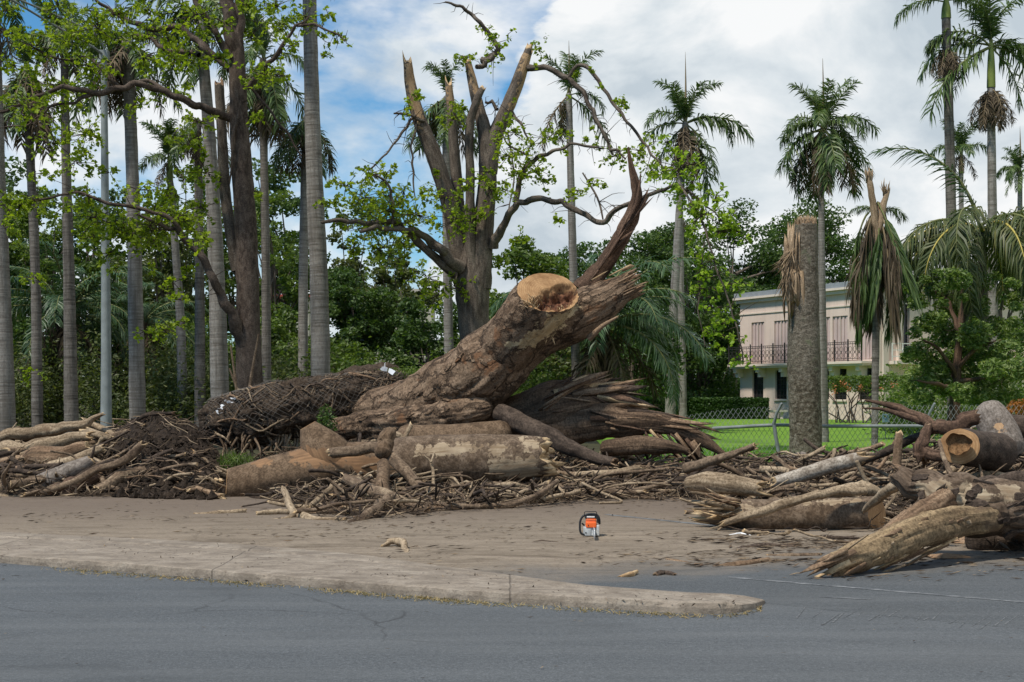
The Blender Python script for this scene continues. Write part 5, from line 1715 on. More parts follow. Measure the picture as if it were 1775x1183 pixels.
# --- splintered standing tree in the centre
d = 45.0
b = P(826, gy(d), d)
st = thing("splintered_tree", "standing tree with four broken upright limbs and drooping leafy boughs, centre of the photo", "tree", (b[0], d, 0))
TT = [TREEBARK, FRESH]
TW[st.name] = Geo()
bough(st, [(832, gy(d) + 4), (828, 640), (822, 560), (818, 490), (818, 455), (820, 430), (822, 405)], (64, 57, 52, 57, 50, 36, 14), d, 31, TT, "trunk", seg=30, lump=0.10, ridge=0.12)
bough(st, [(806, 500, .1), (794, 430, .1), (778, 350, .1), (752, 270, 0), (726, 205, 0), (712, 150, 0), (707, 112, 0)], (34, 31, 29, 27, 24, 20, 15), d, 32, TT, "broken_limb", ends=('none', 'broken'), seg=14,
      peel=[[(696, 90), (722, 90), (722, 150), (735, 200), (728, 235), (712, 190), (700, 140)]], spike=1.3)
bough(st, [(812, 500, .4), (800, 420, .5), (792, 320, .5), (785, 230, .5), (780, 170, .5), (778, 150, .5)], (24, 22, 20, 17, 14, 12), d, 33, TT, "broken_limb", ends=('none', 'broken'), seg=12,
      peel=[[(770, 130), (792, 130), (790, 190), (774, 190)]], spike=1.6)
bough(st, [(818, 480, -.3), (815, 400, -.3), (815, 300, -.3), (814, 220, -.3), (828, 170, -.4), (834, 158, -.4)], (20, 17, 15, 15, 13, 11), d, 34, TT, "broken_limb", ends=('none', 'broken'), seg=12)
bough(st, [(832, 500, -.1), (838, 400, -.1), (845, 310, 0), (842, 240, 0), (830, 190, .1), (818, 140, .2), (812, 112, .2)], (38, 35, 32, 26, 21, 16, 12), d, 35, TT, "broken_limb", ends=('none', 'broken'), seg=14,
      peel=[[(805, 90), (826, 95), (838, 160), (832, 185), (815, 150)]], spike=1.5)
bough(st, [(846, 300, 0), (855, 245, 0), (874, 200, 0), (895, 150, 0), (910, 105, 0), (914, 95, 0)], (32, 28, 25, 22, 18, 15), d, 36, TT, "broken_limb", ends=('none', 'broken'), seg=14,
      peel=[[(902, 80), (925, 80), (922, 140), (908, 175), (890, 190), (880, 190), (900, 140)]], spike=1.4)
bough(st, [(914, 118, 0), (932, 118, -.2), (955, 122, -.3), (990, 138, -.5), (1012, 165, -.7), (1032, 205, -.9), (1048, 235, -1), (1062, 268, -1.1)], (12, 10, 10, 9, 8, 7, 6, 4), d, 37, TT)
bough(st, [(985, 136, -.5), (1000, 114, -.7), (1020, 118, -.8), (1050, 160, -1), (1090, 215, -1.4), (1125, 260, -1.7), (1150, 292, -1.9)], (5, 6, 7, 6, 5, 4, 3), d, 38, TT)
bough(st, [(1058, 262, -1.1), (1072, 262, -1.2), (1084, 276, -1.3)], (5, 4, 3), d, 39, TT)
bough(st, [(836, 105, .2), (855, 92, 0), (862, 82, -.1), (842, 52, -.2), (815, 22, -.3), (790, 8, -.4), (772, 4, -.4)], (12, 10, 9, 7, 6, 5, 3), d, 40, TT)
bough(st, [(858, 92, 0), (845, 108, 0), (826, 116, .1)], (9, 9, 8), d, 41, TT)
bough(st, [(800, 465, -.4), (770, 440, -.8), (735, 410, -1.2), (700, 398, -1.6), (655, 392, -2), (625, 402, -2.3)], (20, 17, 13, 10, 8, 6), d, 42, TT)
bough(st, [(790, 478, -.4), (755, 450, -.7), (720, 415, -1.0), (690, 390, -1.3), (640, 388, -1.6), (590, 382, -2), (558, 386, -2.2)], (17, 15, 11, 9, 7, 5), d, 43, TT)
bough(st, [(855, 430, -.3), (872, 395, -.6), (893, 358, -1), (930, 345, -1.4), (975, 352, -1.9), (1015, 375, -2.4), (1045, 385, -2.8), (1075, 365, -3.2), (1110, 345, -3.6), (1150, 330, -4), (1172, 318, -4.2)], (16, 13, 11, 10, 9, 9, 8, 8, 6, 4), d, 44, TT)
bough(st, [(895, 355, -1), (902, 310, -1.1), (925, 278, -1.2), (960, 262, -1.4), (1000, 252, -1.6), (1045, 258, -1.8)], (10, 9, 7, 5, 3), d, 45, TT)
bough(st, [(862, 190, 0), (850, 177, .2), (842, 178, .3)], (6, 5, 4), d, 46, TT)
bough(st, [(884, 190, 0), (900, 212, -.2), (915, 240, -.3)], (7, 5, 3), d, 47, TT)
bough(st, [(720, 200, -.2), (700, 225, -.5), (672, 265, -.8), (640, 295, -1)], (5, 4, 3), d, 48, TT)
bough(st, [(722, 215, -.2), (715, 250, -.3), (716, 300, -.4), (720, 345, -.5)], (4, 4, 2), d, 49, TT)
bough(st, [(680, 395, -1.6), (678, 330, -1.8), (655, 305, -1.9), (635, 310, -1.9)], (5, 4.5, 3), d, 50, TT)
bough(st, [(735, 210, -.2), (700, 198, -.5), (683, 197, -.6)], (6, 4, 3), d, 51, TT)
bough(st, [(1170, 318, -4.2), (1200, 350, -4.6), (1222, 400, -4.8), (1240, 460, -5), (1268, 540, -5.2), (1284, 600, -5.3), (1288, 628, -5.3)], (4, 3.5, 3, 2.5, 2), d, 52, TT)
bough(st, [(1172, 318, -4.2), (1210, 345, -4.3), (1255, 385, -4.5), (1290, 410, -4.6)], (3, 2.5, 2), d, 53, TT)
bough(st, [(1222, 420, -4.8), (1215, 480, -4.9), (1212, 550, -5), (1222, 600, -5)], (2.5, 2, 1.5), d, 54, TT)
bough(st, [(880, 230, -.2), (890, 300, -.4), (880, 380, -.6)], (3, 3, 2), d, 55, TT)
bough(st, [(1010, 300, -2), (1035, 345, -2.3), (1045, 380, -2.6)], (2.5, 3.5, 3), d, 56, TT)
bough(st, [(920, 270, -1.2), (880, 250, -1.2), (868, 225, -1.2)], (3.5, 3, 2), d, 57, TT)
CL2 = [(715, 165, 24), (700, 192, 22), (722, 172, 18), (790, 205, 34), (802, 190, 22), (810, 100, 26), (860, 92, 26), (850, 60, 22), (880, 60, 12), (832, 50, 14), (930, 82, 20), (930, 110, 12), (942, 66, 10), (938, 95, 14), (770, 342, 44), (790, 382, 44),
       (760, 300, 16), (820, 370, 34), (850, 330, 40), (880, 272, 40), (900, 302, 40), (920, 252, 36), (890, 232, 36), (960, 232, 36), (940, 310, 26), (1000, 330, 30), (1050, 322, 14), (680, 362, 54), (650, 392, 54), (630, 342, 46),
       (600, 322, 36), (720, 372, 46), (640, 302, 36), (580, 352, 26), (700, 422, 38), (660, 432, 38), (740, 482, 44), (760, 512, 36), (790, 500, 36), (1010, 240, 16), (1030, 230, 14), (1080, 182, 22), (1075, 195, 14), (1070, 270, 34), (1110, 262, 34),
       (1130, 292, 36), (1150, 300, 26), (1000, 130, 16), (1020, 120, 12), (1040, 152, 10), (900, 412, 24), (870, 452, 28), (960, 382, 20), (612, 420, 34), (590, 380, 30), (560, 355, 26), (670, 300, 30), (700, 330, 34), (870, 215, 24), (840, 300, 24), (1020, 315, 20),
       (815, 320, 24), (745, 330, 24), (690, 450, 24), (930, 290, 30), (985, 170, 8), (1120, 235, 14), (895, 175, 8), (1035, 255, 14), (975, 265, 18), (880, 330, 26)]
leaf_clusters(st, CL2, d - 1.0, LEAF_BRIGHT, 702, 0.135, 0.095)
CL3 = [(1180, 290, 46, -4.3), (1190, 330, 38, -4.3), (1160, 252, 26, -4.1), (1220, 372, 40, -4.7), (1250, 402, 36, -4.6), (1232, 452, 28, -4.9), (1215, 350, 26, -4.5), (1270, 392, 26, -4.6), (1225, 502, 26, -5), (1242, 532, 26, -5.1), (1265, 492, 22, -5), (1286, 492, 12, -5),
       (1250, 562, 22, -5.1), (1270, 582, 22, -5.2), (1284, 622, 18, -5.3), (1230, 582, 18, -5), (1212, 442, 22, -4.9), (1300, 640, 9, -5.3), (1245, 602, 14, -5.1), (1205, 400, 26, -4.7), (1290, 415, 14, -4.6), (1240, 340, 24, -4.5), (1200, 360, 24, -4.6), (1215, 480, 20, -4.9), (1262, 370, 24, -4.6), (1255, 610, 12, -5.2)]
leaf_clusters(st, CL3, d, LEAF_VINE, 703, 0.14, 0.115, hang=0.5)

# --- grey green shrub tree at the right
d = 42.0
b = P(1662, gy(d), d)
sh = thing("shrub_tree", "small glossy grey green tree with a reddish stem, in front of the house", "tree", (b[0], d, 0))
TW[sh.name] = Geo()
bough(sh, [(1650, gy(d)), (1654, 720), (1658, 650), (1665, 560), (1668, 500)], (26, 20, 16, 10, 5), d, 61, [REDTORN, TORN], "trunk", seg=12)
for k, q in enumerate([[(1656, 660), (1630, 610, -.5), (1600, 590, -.8)], [(1660, 640), (1700, 600, -.6), (1735, 590, -1)], [(1664, 580), (1640, 520, .3), (1625, 500, .3)], [(1666, 560), (1700, 510, .4), (1715, 485, .5)], [(1655, 670), (1615, 665, -1), (1590, 660, -1.2)], [(1656, 660), (1715, 655, -.6), (1760, 650, -1)]]):
    bough(sh, q, (9, 6, 3), d, 62 + k, [REDTORN, TORN])
rng = np.random.default_rng(620)
CLS = [(1625, 500, 30), (1660, 485, 30), (1700, 490, 30), (1645, 530, 36), (1690, 530, 34), (1605, 560, 30), (1640, 580, 40), (1690, 580, 40), (1735, 570, 30), (1600, 610, 36), (1650, 630, 40), (1700, 625, 40), (1745, 610, 36), (1595, 650, 32), (1640, 670, 34), (1690, 665, 36),
       (1735, 655, 38), (1765, 640, 34), (1600, 690, 24), (1710, 690, 30), (1750, 690, 30), (1725, 478, 14), (1590, 520, 20), (1575, 670, 18), (1640, 475, 14), (1770, 590, 22), (1620, 640, 30), (1670, 600, 34), (1720, 640, 30)]
CLS = [(x, y, r * 0.8) for x, y, r in CLS] + [(1560 + 215 * rng.random(), 470 + 225 * rng.random() ** 1.2, 9 + 7 * rng.random()) for _ in range(46)]
g = Geo()
pts = []
for px, py, r in CLS:
    c = P(px, py, d + rng.normal(0, 1.0))
    n = int(r * r * 0.75)
    pts.append(c + nrm(rng.normal(size=(n, 3))) * (r * d / F) * (0.3 + 0.7 * rng.random((n, 1)) ** 0.5) * [1, 1, 0.8])
leaves(g, np.concatenate(pts), 0.155, rng, 0.5, 0.42, hang=-0.3)
part("crown", g, LEAF_SILVER, sh, False, "stuff")

d = 40.0
b = P(1768, gy(d), d)
cr = thing("croton_shrub", "small orange and green shrub behind the sawn logs at the right edge", "shrub", (b[0], d, 0))
g = Geo()
pts = blob_points(np.random.default_rng(66), P(1772, 716, d), (0.55, 0.5, 0.4), 900, 0.3)
leaves(g, pts, 0.12, rng, 0.5, 0.4)
part("foliage", g, REDFLOWER, cr, False, "stuff")
g = Geo()
for k in range(6):
    limb(g, [[b[0], d, -.02], [b[0] + rng.normal() * 0.15, d, 0.5], [b[0] + rng.normal() * 0.35, d + rng.normal() * 0.2, 1.2]], [0.03, 0.02, 0.01], seg=5, step=0.3, ends=('none', 'none'))
part("stems", g, BRANCH, cr)

for o_ in (dt, st, sh):
    part("side_twigs", TW[o_.name], DARKBARK, o_, True, "stuff")

# --- splintered royal palm stump beside the fence
d = 35.6
s0 = P(1396, gy(d), d)
stump = thing("palm_stump", "tall snapped palm stump with a shredded top and mossy bark, beside the fence", "palm stump", (s0[0], d, 0))
g = Geo()
k = limb(g, [P(1396, gy(d) + 4, d), P(1396, 740, d), P(1394, 640, d), P(1393, 520, d), P(1396, 430, d), P(1397, 392, d)], np.array([56, 54, 56, 52, 43, 39]) * 0.5 * d / F, seg=26, step=0.12, lump=0.04, ridge=0.05, rfreq=4, ends=('none', 'broken'), seed=71, spike=0.22)
part("trunk", g, [STUMPBARK, TORN], stump)
rng = np.random.default_rng(72)
tp = P(1397, 390, d)
g = Geo()
n = 320
th = rng.random(n) * 6.283
rr = 0.26 * np.sqrt(rng.random(n))
splinters(g, tp + np.stack([rr * np.cos(th), rr * np.sin(th), -0.12 + 0 * th], 1), np.stack([0.12 * rng.normal(size=n), 0.12 * rng.normal(size=n), 1 + 0 * th], 1), 0.16 + 0.2 * rng.random(n), 0.035, rng)
part("shredded_top", g, FIBRE, stump, kind="stuff")
g = Geo()
splinters(g, [P(1373 + 4 * rng.normal(), 480, d - 0.25) for _ in range(14)], [np.array([rng.normal() * 0.03, rng.normal() * .04, 1]) for _ in range(14)], 1.05 + 0.5 * rng.random(14), 0.13, rng, bend=0.05)
splinters(g, [P(1372 + 5 * rng.normal(), 470, d - 0.3) for _ in range(20)], [np.array([rng.normal() * 0.03 + 0.03, rng.normal() * .04, -1]) for _ in range(20)], 0.7 + 0.75 * rng.random(20), 0.14, rng, bend=0.06)
part("split_strip", g, FIBRE, stump)
g = Geo()
n = 90
splinters(g, [P(1374, 436, d - 0.3) + rng.normal(0, 0.05, 3) for _ in range(n)], [np.array([-0.36 + 0.2 * rng.normal(), rng.normal() * .15, -0.9 + 0.1 * rng.normal()]) for _ in range(n)], 0.35 + 0.5 * rng.random(n), 0.025, rng, bend=0.3)
splinters(g, [P(1368, 470, d - 0.32) + rng.normal(0, 0.06, 3) for _ in range(n)], [np.array([-0.12 + 0.2 * rng.normal(), rng.normal() * .12, -1]) for _ in range(n)], 0.35 + 0.55 * rng.random(n), 0.022, rng, bend=0.2)
part("hanging_fibres", g, FIBRE, stump, kind="stuff")
# ------------------------------------------------------------------ logs and branches
def W(pts, d):
    """(px, py[, distance]) -> world"""
    return np.array([P(p[0], p[1], p[2] if len(p) > 2 else d) for p in pts])

def log(name, label, cat, pts, rpx, d, mats, ends=('cut', 'cut'), seed=0, seg=18, lump=0.06, ridge=0.03, rough=1.0, peel=None, spike=1.0, cutn=(None, None), group=None, step=None, extra=None, lfreq=1.0):
    w = W(pts, d)
    dd = w[:, 1]
    rr = np.interp(np.linspace(0, 1, len(pts)), np.linspace(0, 1, len(rpx)), rpx) * dd / F
    if lump >= 0.1:                  # driftwood: kinked, knotty and ribbed
        r_ = np.random.default_rng(seed + 9)
        m_ = len(w) * 2 + 1
        t_ = np.linspace(0, len(w) - 1, m_)
        w = np.stack([np.interp(t_, np.arange(len(rr)), w[:, i]) for i in range(3)], 1)
        rr = np.interp(t_, np.arange(len(rr)), rr) * (0.92 + 0.16 * r_.random(m_))
        w[1:-1] += r_.normal(0, 0.14, (m_ - 2, 3)) * rr[1:-1, None]
        dd = w[:, 1]
        lump, ridge, seg = lump * 1.0, max(ridge * 1.8, 0.14), max(seg, 22)
    g, cg = Geo(), Geo()
    k = limb(g, w, rr, seg=seg, step=step or max(0.03, float(rr.mean()) * 0.4), rlen=4.0, rfreq=8, lump=lump, lfreq=lfreq, ridge=ridge, ends=ends, seed=seed, peel=peel, spike=spike, cutn=cutn, capgeo=cg)
    for e in (extra or []):          # forks of the same piece
        ew = W(e['pts'], d)
        er = np.interp(np.linspace(0, 1, len(ew)), np.linspace(0, 1, len(e['r'])), e['r']) * ew[:, 1] / F
        limb(g, ew, er, seg=e.get('seg', max(8, seg - 4)), step=max(0.03, float(er.mean()) * 0.5), lump=lump, ridge=ridge, ends=e.get('ends', ('none', 'broken')), seed=seed + 3, peel=peel, spike=e.get('spike', 0.8), capgeo=cg, cutn=e.get('cutn', (None, None)))
    org = w.mean(0)
    org[2] = (w[:, 2] - rr).min()
    o = solo(name, g, mats, label, cat, org, group)
    if cg.n:
        part("cut_face", cg, [CUT], o)
    return o

# --- the great fallen trunk
tr = thing("fallen_tree", "huge fallen tree trunk propped on the debris with a big round saw cut", "fallen tree", G(760, 800))
TONGUE = [(866, 598), (905, 586), (936, 568), (948, 549), (975, 541), (1000, 524), (1007, 532), (986, 557), (960, 580), (925, 600), (890, 606)]
SCARS = [[(825, 650), (850, 640), (862, 655), (835, 675), (815, 672)], [(640, 700), (760, 688), (800, 700), (745, 712), (650, 716)]]
g = Geo()
path = W([(552, 738, 29.4), (640, 720, 28.5), (715, 706, 27.8), (780, 675, 27.4), (838, 645, 27.1), (885, 602, 26.95), (945, 570, 26.9), (1025, 533, 26.95), (1082, 500, 27.0)], 27)
k = limb(g, path, np.array([32, 42, 52, 60, 63, 55, 45, 36, 22]) * 27.2 / F, seg=130, step=0.035, lump=0.10, lfreq=1.4, ridge=0.075, rfreq=10, rlen=2.6, ends=('round', 'broken'), seed=5, peel=[TONGUE], spike=0.55)
limb(g, W([(556, 748, 28.2), (620, 740, 27.4), (700, 733, 26.9), (780, 722, 26.7), (840, 708, 26.7)], 27), np.array([14, 23, 27, 27, 20]) * 26.8 / F, seg=90, step=0.035, lump=0.15, lfreq=1.6, ridge=0.13, rfreq=9, rlen=2.2, ends=('round', 'round'), seed=55)
part("trunk", g, [BARK, TORN], tr)
g = Geo()
nface = nrm(np.array([0.17, -0.70, 0.66]))
path = W([(868, 618, 27.0), (905, 568, 26.5), (935, 528, 26.15), (951, 507, 26.0)], 26)
k = limb(g, path, np.array([54, 53, 51, 48]) * 26.2 / F, seg=96, step=0.03, lump=0.05, ridge=0.05, rfreq=9, rlen=0.8, ends=('none', 'none'), seed=6, peel=[TONGUE], cutn=(None, nface))
part("sawn_stub", g, [BARK, TORN], tr)
# saw cut: a disc with rings and a rotten hollow
rimv = np.concatenate(g.V)[-96:]
ctr = rimv.mean(0)
e1 = nrm(rimv[0] - ctr)
e2 = np.cross(nface, e1)
rows = []
tt = np.array([1.0, 0.97, 0.93, 0.88, 0.82, 0.76, 0.7, 0.63, 0.56, 0.49, 0.42, 0.35, 0.28, 0.21, 0.14, 0.07, 0.0])
for t in tt:
    rows.append(ctr + (rimv - ctr) * t)
cv = np.concatenate(rows)
pp = to_px(cv)
hole = np.zeros(len(cv))
hpoly = [(928, 522), (944, 506), (962, 500), (982, 495), (997, 502), (996, 516), (985, 529), (966, 537), (946, 537), (931, 532)]
hole = np.clip(soft_poly(pp, hpoly, 26.0) + 0.35 * fbm(cv * 7, 12, 3), 0, 1) * (soft_poly(pp, hpoly, 60.0) > 0.42)
hn = fbm(cv * 9, 3, 4)
cv = cv - nface * (np.clip(hole * 1.6 - 0.5, 0, 1) * (0.24 + 0.2 * hn))[:, None] + nface * (0.012 * fbm(cv * np.array([4, 4, 20]), 4, 4) * (1 - hole))[:, None]
cv = cv + nface * (np.clip((pp[:, 1] - 500) / 40, 0, 1) * (1 - hole) * 0.03 * fbm(cv * 14, 8, 3))[:, None]
n_ = 96
i = np.arange(len(tt) - 1)[:, None] * n_
j = np.arange(n_)[None, :]
f = np.stack([i + j, i + (j + 1) % n_, i + n_ + (j + 1) % n_, i + n_ + j], -1).reshape(-1, 4)
wd = np.stack([(cv - ctr) @ e1, (cv - ctr) @ e2, (cv - ctr) @ nface], 1)
g2 = Geo()
g2.add(cv, f, 0, wd, hole)
cf = part("cut_face", g2, [CUT], tr)
rng = np.random.default_rng(81)
g = Geo()                                    # torn hinge fibres beside the cut
splinters(g, [P(922 + 9 * rng.normal(), 531 + 6 * rng.normal(), 25.72) for _ in range(26)], [np.array([0.5 * rng.normal() - 0.3, -0.6, 0.5 + 0.5 * rng.random()]) for _ in range(26)], 0.14 + 0.18 * rng.random(26), 0.03, rng)
splinters(g, [P(930 + 22 * rng.normal(), 585 + 4 * rng.normal(), 26.2) for _ in range(9)], [np.array([0.2 * rng.normal(), -0.5, -0.8]) for _ in range(9)], 0.10 + 0.12 * rng.random(9), 0.02, rng)
splinters(g, [P(980 + 12 * rng.normal(), 541 + 3 * rng.normal(), 25.95) for _ in range(14)], [np.array([-0.5 * rng.random(), -0.5, 0.5]) for _ in range(14)], 0.08 + 0.1 * rng.random(14), 0.025, rng)
part("torn_fibres", g, FRESH, tr, kind="stuff")
# broken end of the right limb
for q in range(30):
    g = Geo()
    b = P(1000 + 85 * rng.random(), 500 + 14 * rng.normal(), 26.75 + 0.3 * rng.random())
    if q > 14:
        b = P(1078 + 5 * rng.normal(), 500 + 12 * rng.normal(), 26.9 + 0.2 * rng.normal())
    splinters(g, [b - nrm(path[-1] - path[0]) * 0.1], [np.array([0.86, 0.05 * rng.normal(), 0.36 + 0.09 * rng.normal()])], [0.25 + 0.35 * rng.random()], 0.06, rng, bend=0.08)
    part("splinter", g, FRESH if q % 3 == 0 else TORN, tr)
# bark plates lifting from the trunk
from mathutils.bvhtree import BVHTree
def plates(parent, mesh_objs, poly, n, seed, mat, sz):
    """bark plates proud of the trunk's own surface, each a small tilted shard of bark"""
    rng = np.random.default_rng(seed)
    me = mesh_objs.data
    org = ORG[mesh_objs.name]
    vs_ = np.zeros(len(me.vertices) * 3, np.float32)
    me.vertices.foreach_get("co", vs_)
    vs_ = vs_.reshape(-1, 3) + org
    bv = BVHTree.FromPolygons([Vector(v) for v in vs_], [tuple(p.vertices) for p in me.polygons])
    pl = np.array(poly, float)
    lo, hi = pl.min(0), pl.max(0)
    made = 0
    for _ in range(n * 6):
        q = lo + (hi - lo) * rng.random(2)
        if not inpoly(q[None], poly)[0]:
            continue
        dr = Vector(P(q[0], q[1], 1.0) - np.array([0, 0, CH])).normalized()
        loc, nor, _i, _d = bv.ray_cast(Vector((0, 0, CH)), dr)
        if loc is None:
            continue
        nn = np.array(nor)
        if nn @ np.array(dr) > 0:
            nn = -nn
        ax = nrm(np.array([0.86, 0, 0.42]) + rng.normal(0, 0.22, 3))
        ax = nrm(ax - nn * (ax @ nn))
        sd_ = np.cross(nn, ax)
        k = rng.integers(6, 9)
        th = np.sort(rng.random(k)) * 6.283
        L, B_ = sz * (0.6 + 1.1 * rng.random()), sz * (0.35 + 0.4 * rng.random())
        tilt = rng.normal(0, 0.05, 2)
        base = np.array(loc) + nn * 0.004
        out, inn = [], []
        for t in th:
            a, b = math.cos(t) * L * (0.8 + 0.3 * rng.random()) / 2, math.sin(t) * B_ * (0.8 + 0.3 * rng.random()) / 2
            inn.append(base + ax * a * 1.05 + sd_ * b * 1.05 - nn * 0.03)
            out.append(base + ax * a + sd_ * b + nn * (0.014 + abs(a * tilt[0] + b * tilt[1])))
        c = base + nn * 0.018
        v = np.array(inn + out + [c])
        i = np.arange(k)
        qd = np.stack([i, (i + 1) % k, k + (i + 1) % k, k + i], 1)
        tri = np.stack([k + i, k + (i + 1) % k, np.full(k, 2 * k)], 1)
        g = Geo()
        lw = v - base
        g.add(v, [qd, tri], 0, np.stack([lw @ sd_, lw @ nn, lw @ ax], 1) + rng.random(3) * 7)
        part("bark_plate", g, mat, parent, False)
        made += 1
        if made >= n:
            break
tk = [c for c in tr.children if c.name.startswith("trunk")][0]
plates(tr, tk, [(600, 700), (700, 670), (790, 620), (860, 560), (900, 600), (960, 600), (900, 660), (850, 700), (760, 740), (640, 760), (590, 745)], 30, 83, BARK, 0.18)
# red torn spike
g = Geo()
limb(g, W([(1008, 505, 27.3), (1040, 468, 27.3), (1072, 420, 27.2), (1096, 375, 27.2), (1104, 335, 27.1), (1094, 290, 27.1), (1089, 256, 27.1)], 27), np.array([19, 15, 14, 12, 9, 5, 1.5]) * 27.2 / F, seg=20, step=0.06, lump=0.18, ridge=0.16, rfreq=8, rlen=4, ends=('none', 'round'), seed=7, squash=0.6)
limb(g, W([(1092, 388, 27.15), (1104, 352, 27.05), (1108, 326, 27.0), (1111, 300, 27.0)], 27), np.array([10, 7, 4, 1]) * 27.2 / F, seg=14, step=0.05, lump=0.18, ridge=0.16, rfreq=8, rlen=4, ends=('none', 'round'), seed=8, squash=0.6)
part("torn_spike", g, [REDTORN, TORN], tr)
for q in range(12):
    t = rng.random()
    b = P(1015 + 78 * t, 500 - 115 * t, 27.05)
    g = Geo()
    splinters(g, [b], [np.array([0.55 + 0.1 * rng.normal(), 0.04 * rng.normal(), 0.8])], [0.5 + 0.5 * rng.random()], 0.07, rng, bend=0.08)
    part("splinter", g, REDTORN, tr)
# broken spur under the trunk limb
g = Geo()
limb(g, W([(1020, 588, 26.4), (1045, 565, 26.3), (1070, 550, 26.2)], 26), np.array([6, 4, 2]) * 26.3 / F, seg=9, step=0.06, ends=('none', 'broken'), seed=9)
part("broken_spur", g, [TORN, FRESH], tr)

# --- torn root end to the right of the trunk
rt = thing("torn_root_end", "torn end of a great limb, dark splinters splayed right of the fallen trunk", "torn limb", G(1000, 800))
g = Geo()
limb(g, W([(845, 735, 27.6), (905, 728, 27.4), (965, 712, 27.2), (1020, 700, 27.1), (1062, 693, 27.1)], 27), np.array([30, 42, 48, 44, 26]) * 27.2 / F, seg=48, step=0.05, lump=0.16, ridge=0.14, rfreq=8, rlen=4, ends=('round', 'broken'), seed=12, spike=0.9)
limb(g, W([(955, 745, 26.9), (1030, 735, 26.7), (1100, 732, 26.5), (1165, 740, 26.4), (1215, 762, 26.3), (1258, 790, 26.2)], 27), np.array([32, 30, 20, 14, 11, 4]) * 27 / F, seg=30, step=0.06, lump=0.16, ridge=0.16, rfreq=7, rlen=4, ends=('none', 'broken'), seed=13, squash=0.7)
limb(g, W([(1050, 778, 26), (1110, 772, 26), (1160, 775, 25.8), (1190, 782, 25.8)], 27), np.array([14, 16, 12, 5]) * 26 / F, seg=18, step=0.06, lump=0.2, ridge=0.15, rfreq=7, rlen=4, ends=('round', 'broken'), seed=14)
part("limb", g, [ROOTWOOD, TORN], rt)
rng = np.random.default_rng(85)
for q in range(250):
    g = Geo()
    if q < 70 or q > 125:                                    # fan splayed up and to the right
        t = rng.random()
        b = P(930 + 110 * t, 722 - 48 * rng.random() - 10 * t, 26.6 + 0.8 * rng.random())
        dv = np.array([0.9, 0.12 * rng.normal(), 0.40 - 0.62 * t + 0.16 * rng.normal()])
        L, wd_ = 0.5 + 0.75 * rng.random(), 0.10
    elif q < 112:                                 # long fibres running down to the right
        t = rng.random()
        b = P(1020 + 140 * t, 722 + 10 * rng.normal() + 8 * t, 26.35 + 0.3 * rng.random())
        dv = np.array([0.95, 0.1 * rng.normal(), -0.12 - 0.18 * t + 0.08 * rng.normal()])
        L, wd_ = 0.6 + 0.8 * rng.random(), 0.075
    else:                                         # hanging ends
        t = rng.random()
        b = P(1110 + 110 * t, 740 + 20 * t + 5 * rng.normal(), 26.2 + 0.2 * rng.random())
        dv = np.array([0.55, 0.1 * rng.normal(), -0.75 + 0.12 * rng.normal()])
        L, wd_ = 0.4 + 0.45 * rng.random(), 0.09
    if q > 185:
        wd_, L = 0.028, L * 0.9
    splinters(g, [b], [dv], [L], wd_, rng, bend=0.12 if q < 186 else 0.3)
    part("splinter", g, (TORN, REDTORN, TORN, DARKBARK, REDTORN)[q % 5] if q % 14 else FRESH, rt)

# --- root mass wrapped in wire netting at the left end of the trunk
rm_ = thing("netted_root_mass", "shaggy root and soil mass wrapped in fallen wire netting, left end of the fallen trunk", "root mass", G(460, 800))
g = Geo()
kk = limb(g, W([(372, 732, 28.6), (430, 726, 28.3), (500, 712, 28.2), (570, 698, 28.4), (640, 680, 28.8), (705, 668, 29.4)], 28), np.array([34, 44, 46, 40, 32, 20]) * 28.4 / F, seg=96, step=0.04, lump=0.26, lfreq=3.2, ridge=0.16, rfreq=16, rlen=0.5, ends=('round', 'round'), seed=15)
limb(g, W([(470, 700, 29.5), (560, 680, 29.7), (620, 662, 29.8), (672, 652, 29.9), (700, 655, 30)], 29), np.array([16, 22, 24, 22, 10]) * 29.6 / F, seg=48, step=0.05, lump=0.25, lfreq=2.6, ridge=0.15, rfreq=10, rlen=1, ends=('round', 'round'), seed=16)
part("soil", g, [ROOTMAT, ROOTMAT], rm_)
c, r, T = kk['c'], kk['r'], kk['T']
N0 = nrm(np.cross(np.cross(T, [0, 0, 1.0]), T))
B0 = np.cross(T, N0)
L = np.concatenate([[0], np.cumsum(np.linalg.norm(np.diff(c, axis=0), axis=1))])
g = Geo()
rng = np.random.default_rng(86)
for s in (-1, 1):
    for q in np.arange(-3.4, L[-1] + 3.4, 0.105):
        a = np.linspace(-1.75, 1.75, 40)
        lv = q + s * a * 0.62 + 0.04 * np.sin(a * 5 + q * 3)
        ok = (lv > 0.0) & (lv < L[-1] * 0.98)
        cut0 = 1.75 * rng.random() ** 0.35
        ok &= (a < cut0) & (a > -1.75 * rng.random() ** 0.2)
        if ok.sum() < 5:
            continue
        lv = lv + 0.05 * np.sin(a * 3 + q * 1.7)
        a, lv = a[ok], lv[ok]
        cc = np.stack([np.interp(lv, L, c[:, i]) for i in range(3)], 1)
        nn = np.stack([np.interp(lv, L, N0[:, i]) for i in range(3)], 1)
        bb = np.stack([np.interp(lv, L, B0[:, i]) for i in range(3)], 1)
        rr = np.interp(lv, L, r) * (1.16 + 0.22 * fbm(np.stack([a * 1.5, lv * 1.6, a * 0], 1), 4, 2))
        # netting drapes over the camera side and the top
        th_ = a + 0.75
        pt = cc + nn * (rr * np.cos(th_))[:, None] - bb * (rr * np.sin(th_))[:, None] * np.sign(-B0[:, 1].mean()) * -1
        limb(g, pt, np.full(len(pt), 0.0032), seg=3, step=0.07, lump=0, ends=('none', 'none'))
part("wire_netting", g, OLDWIRE, rm_, True, "stuff")
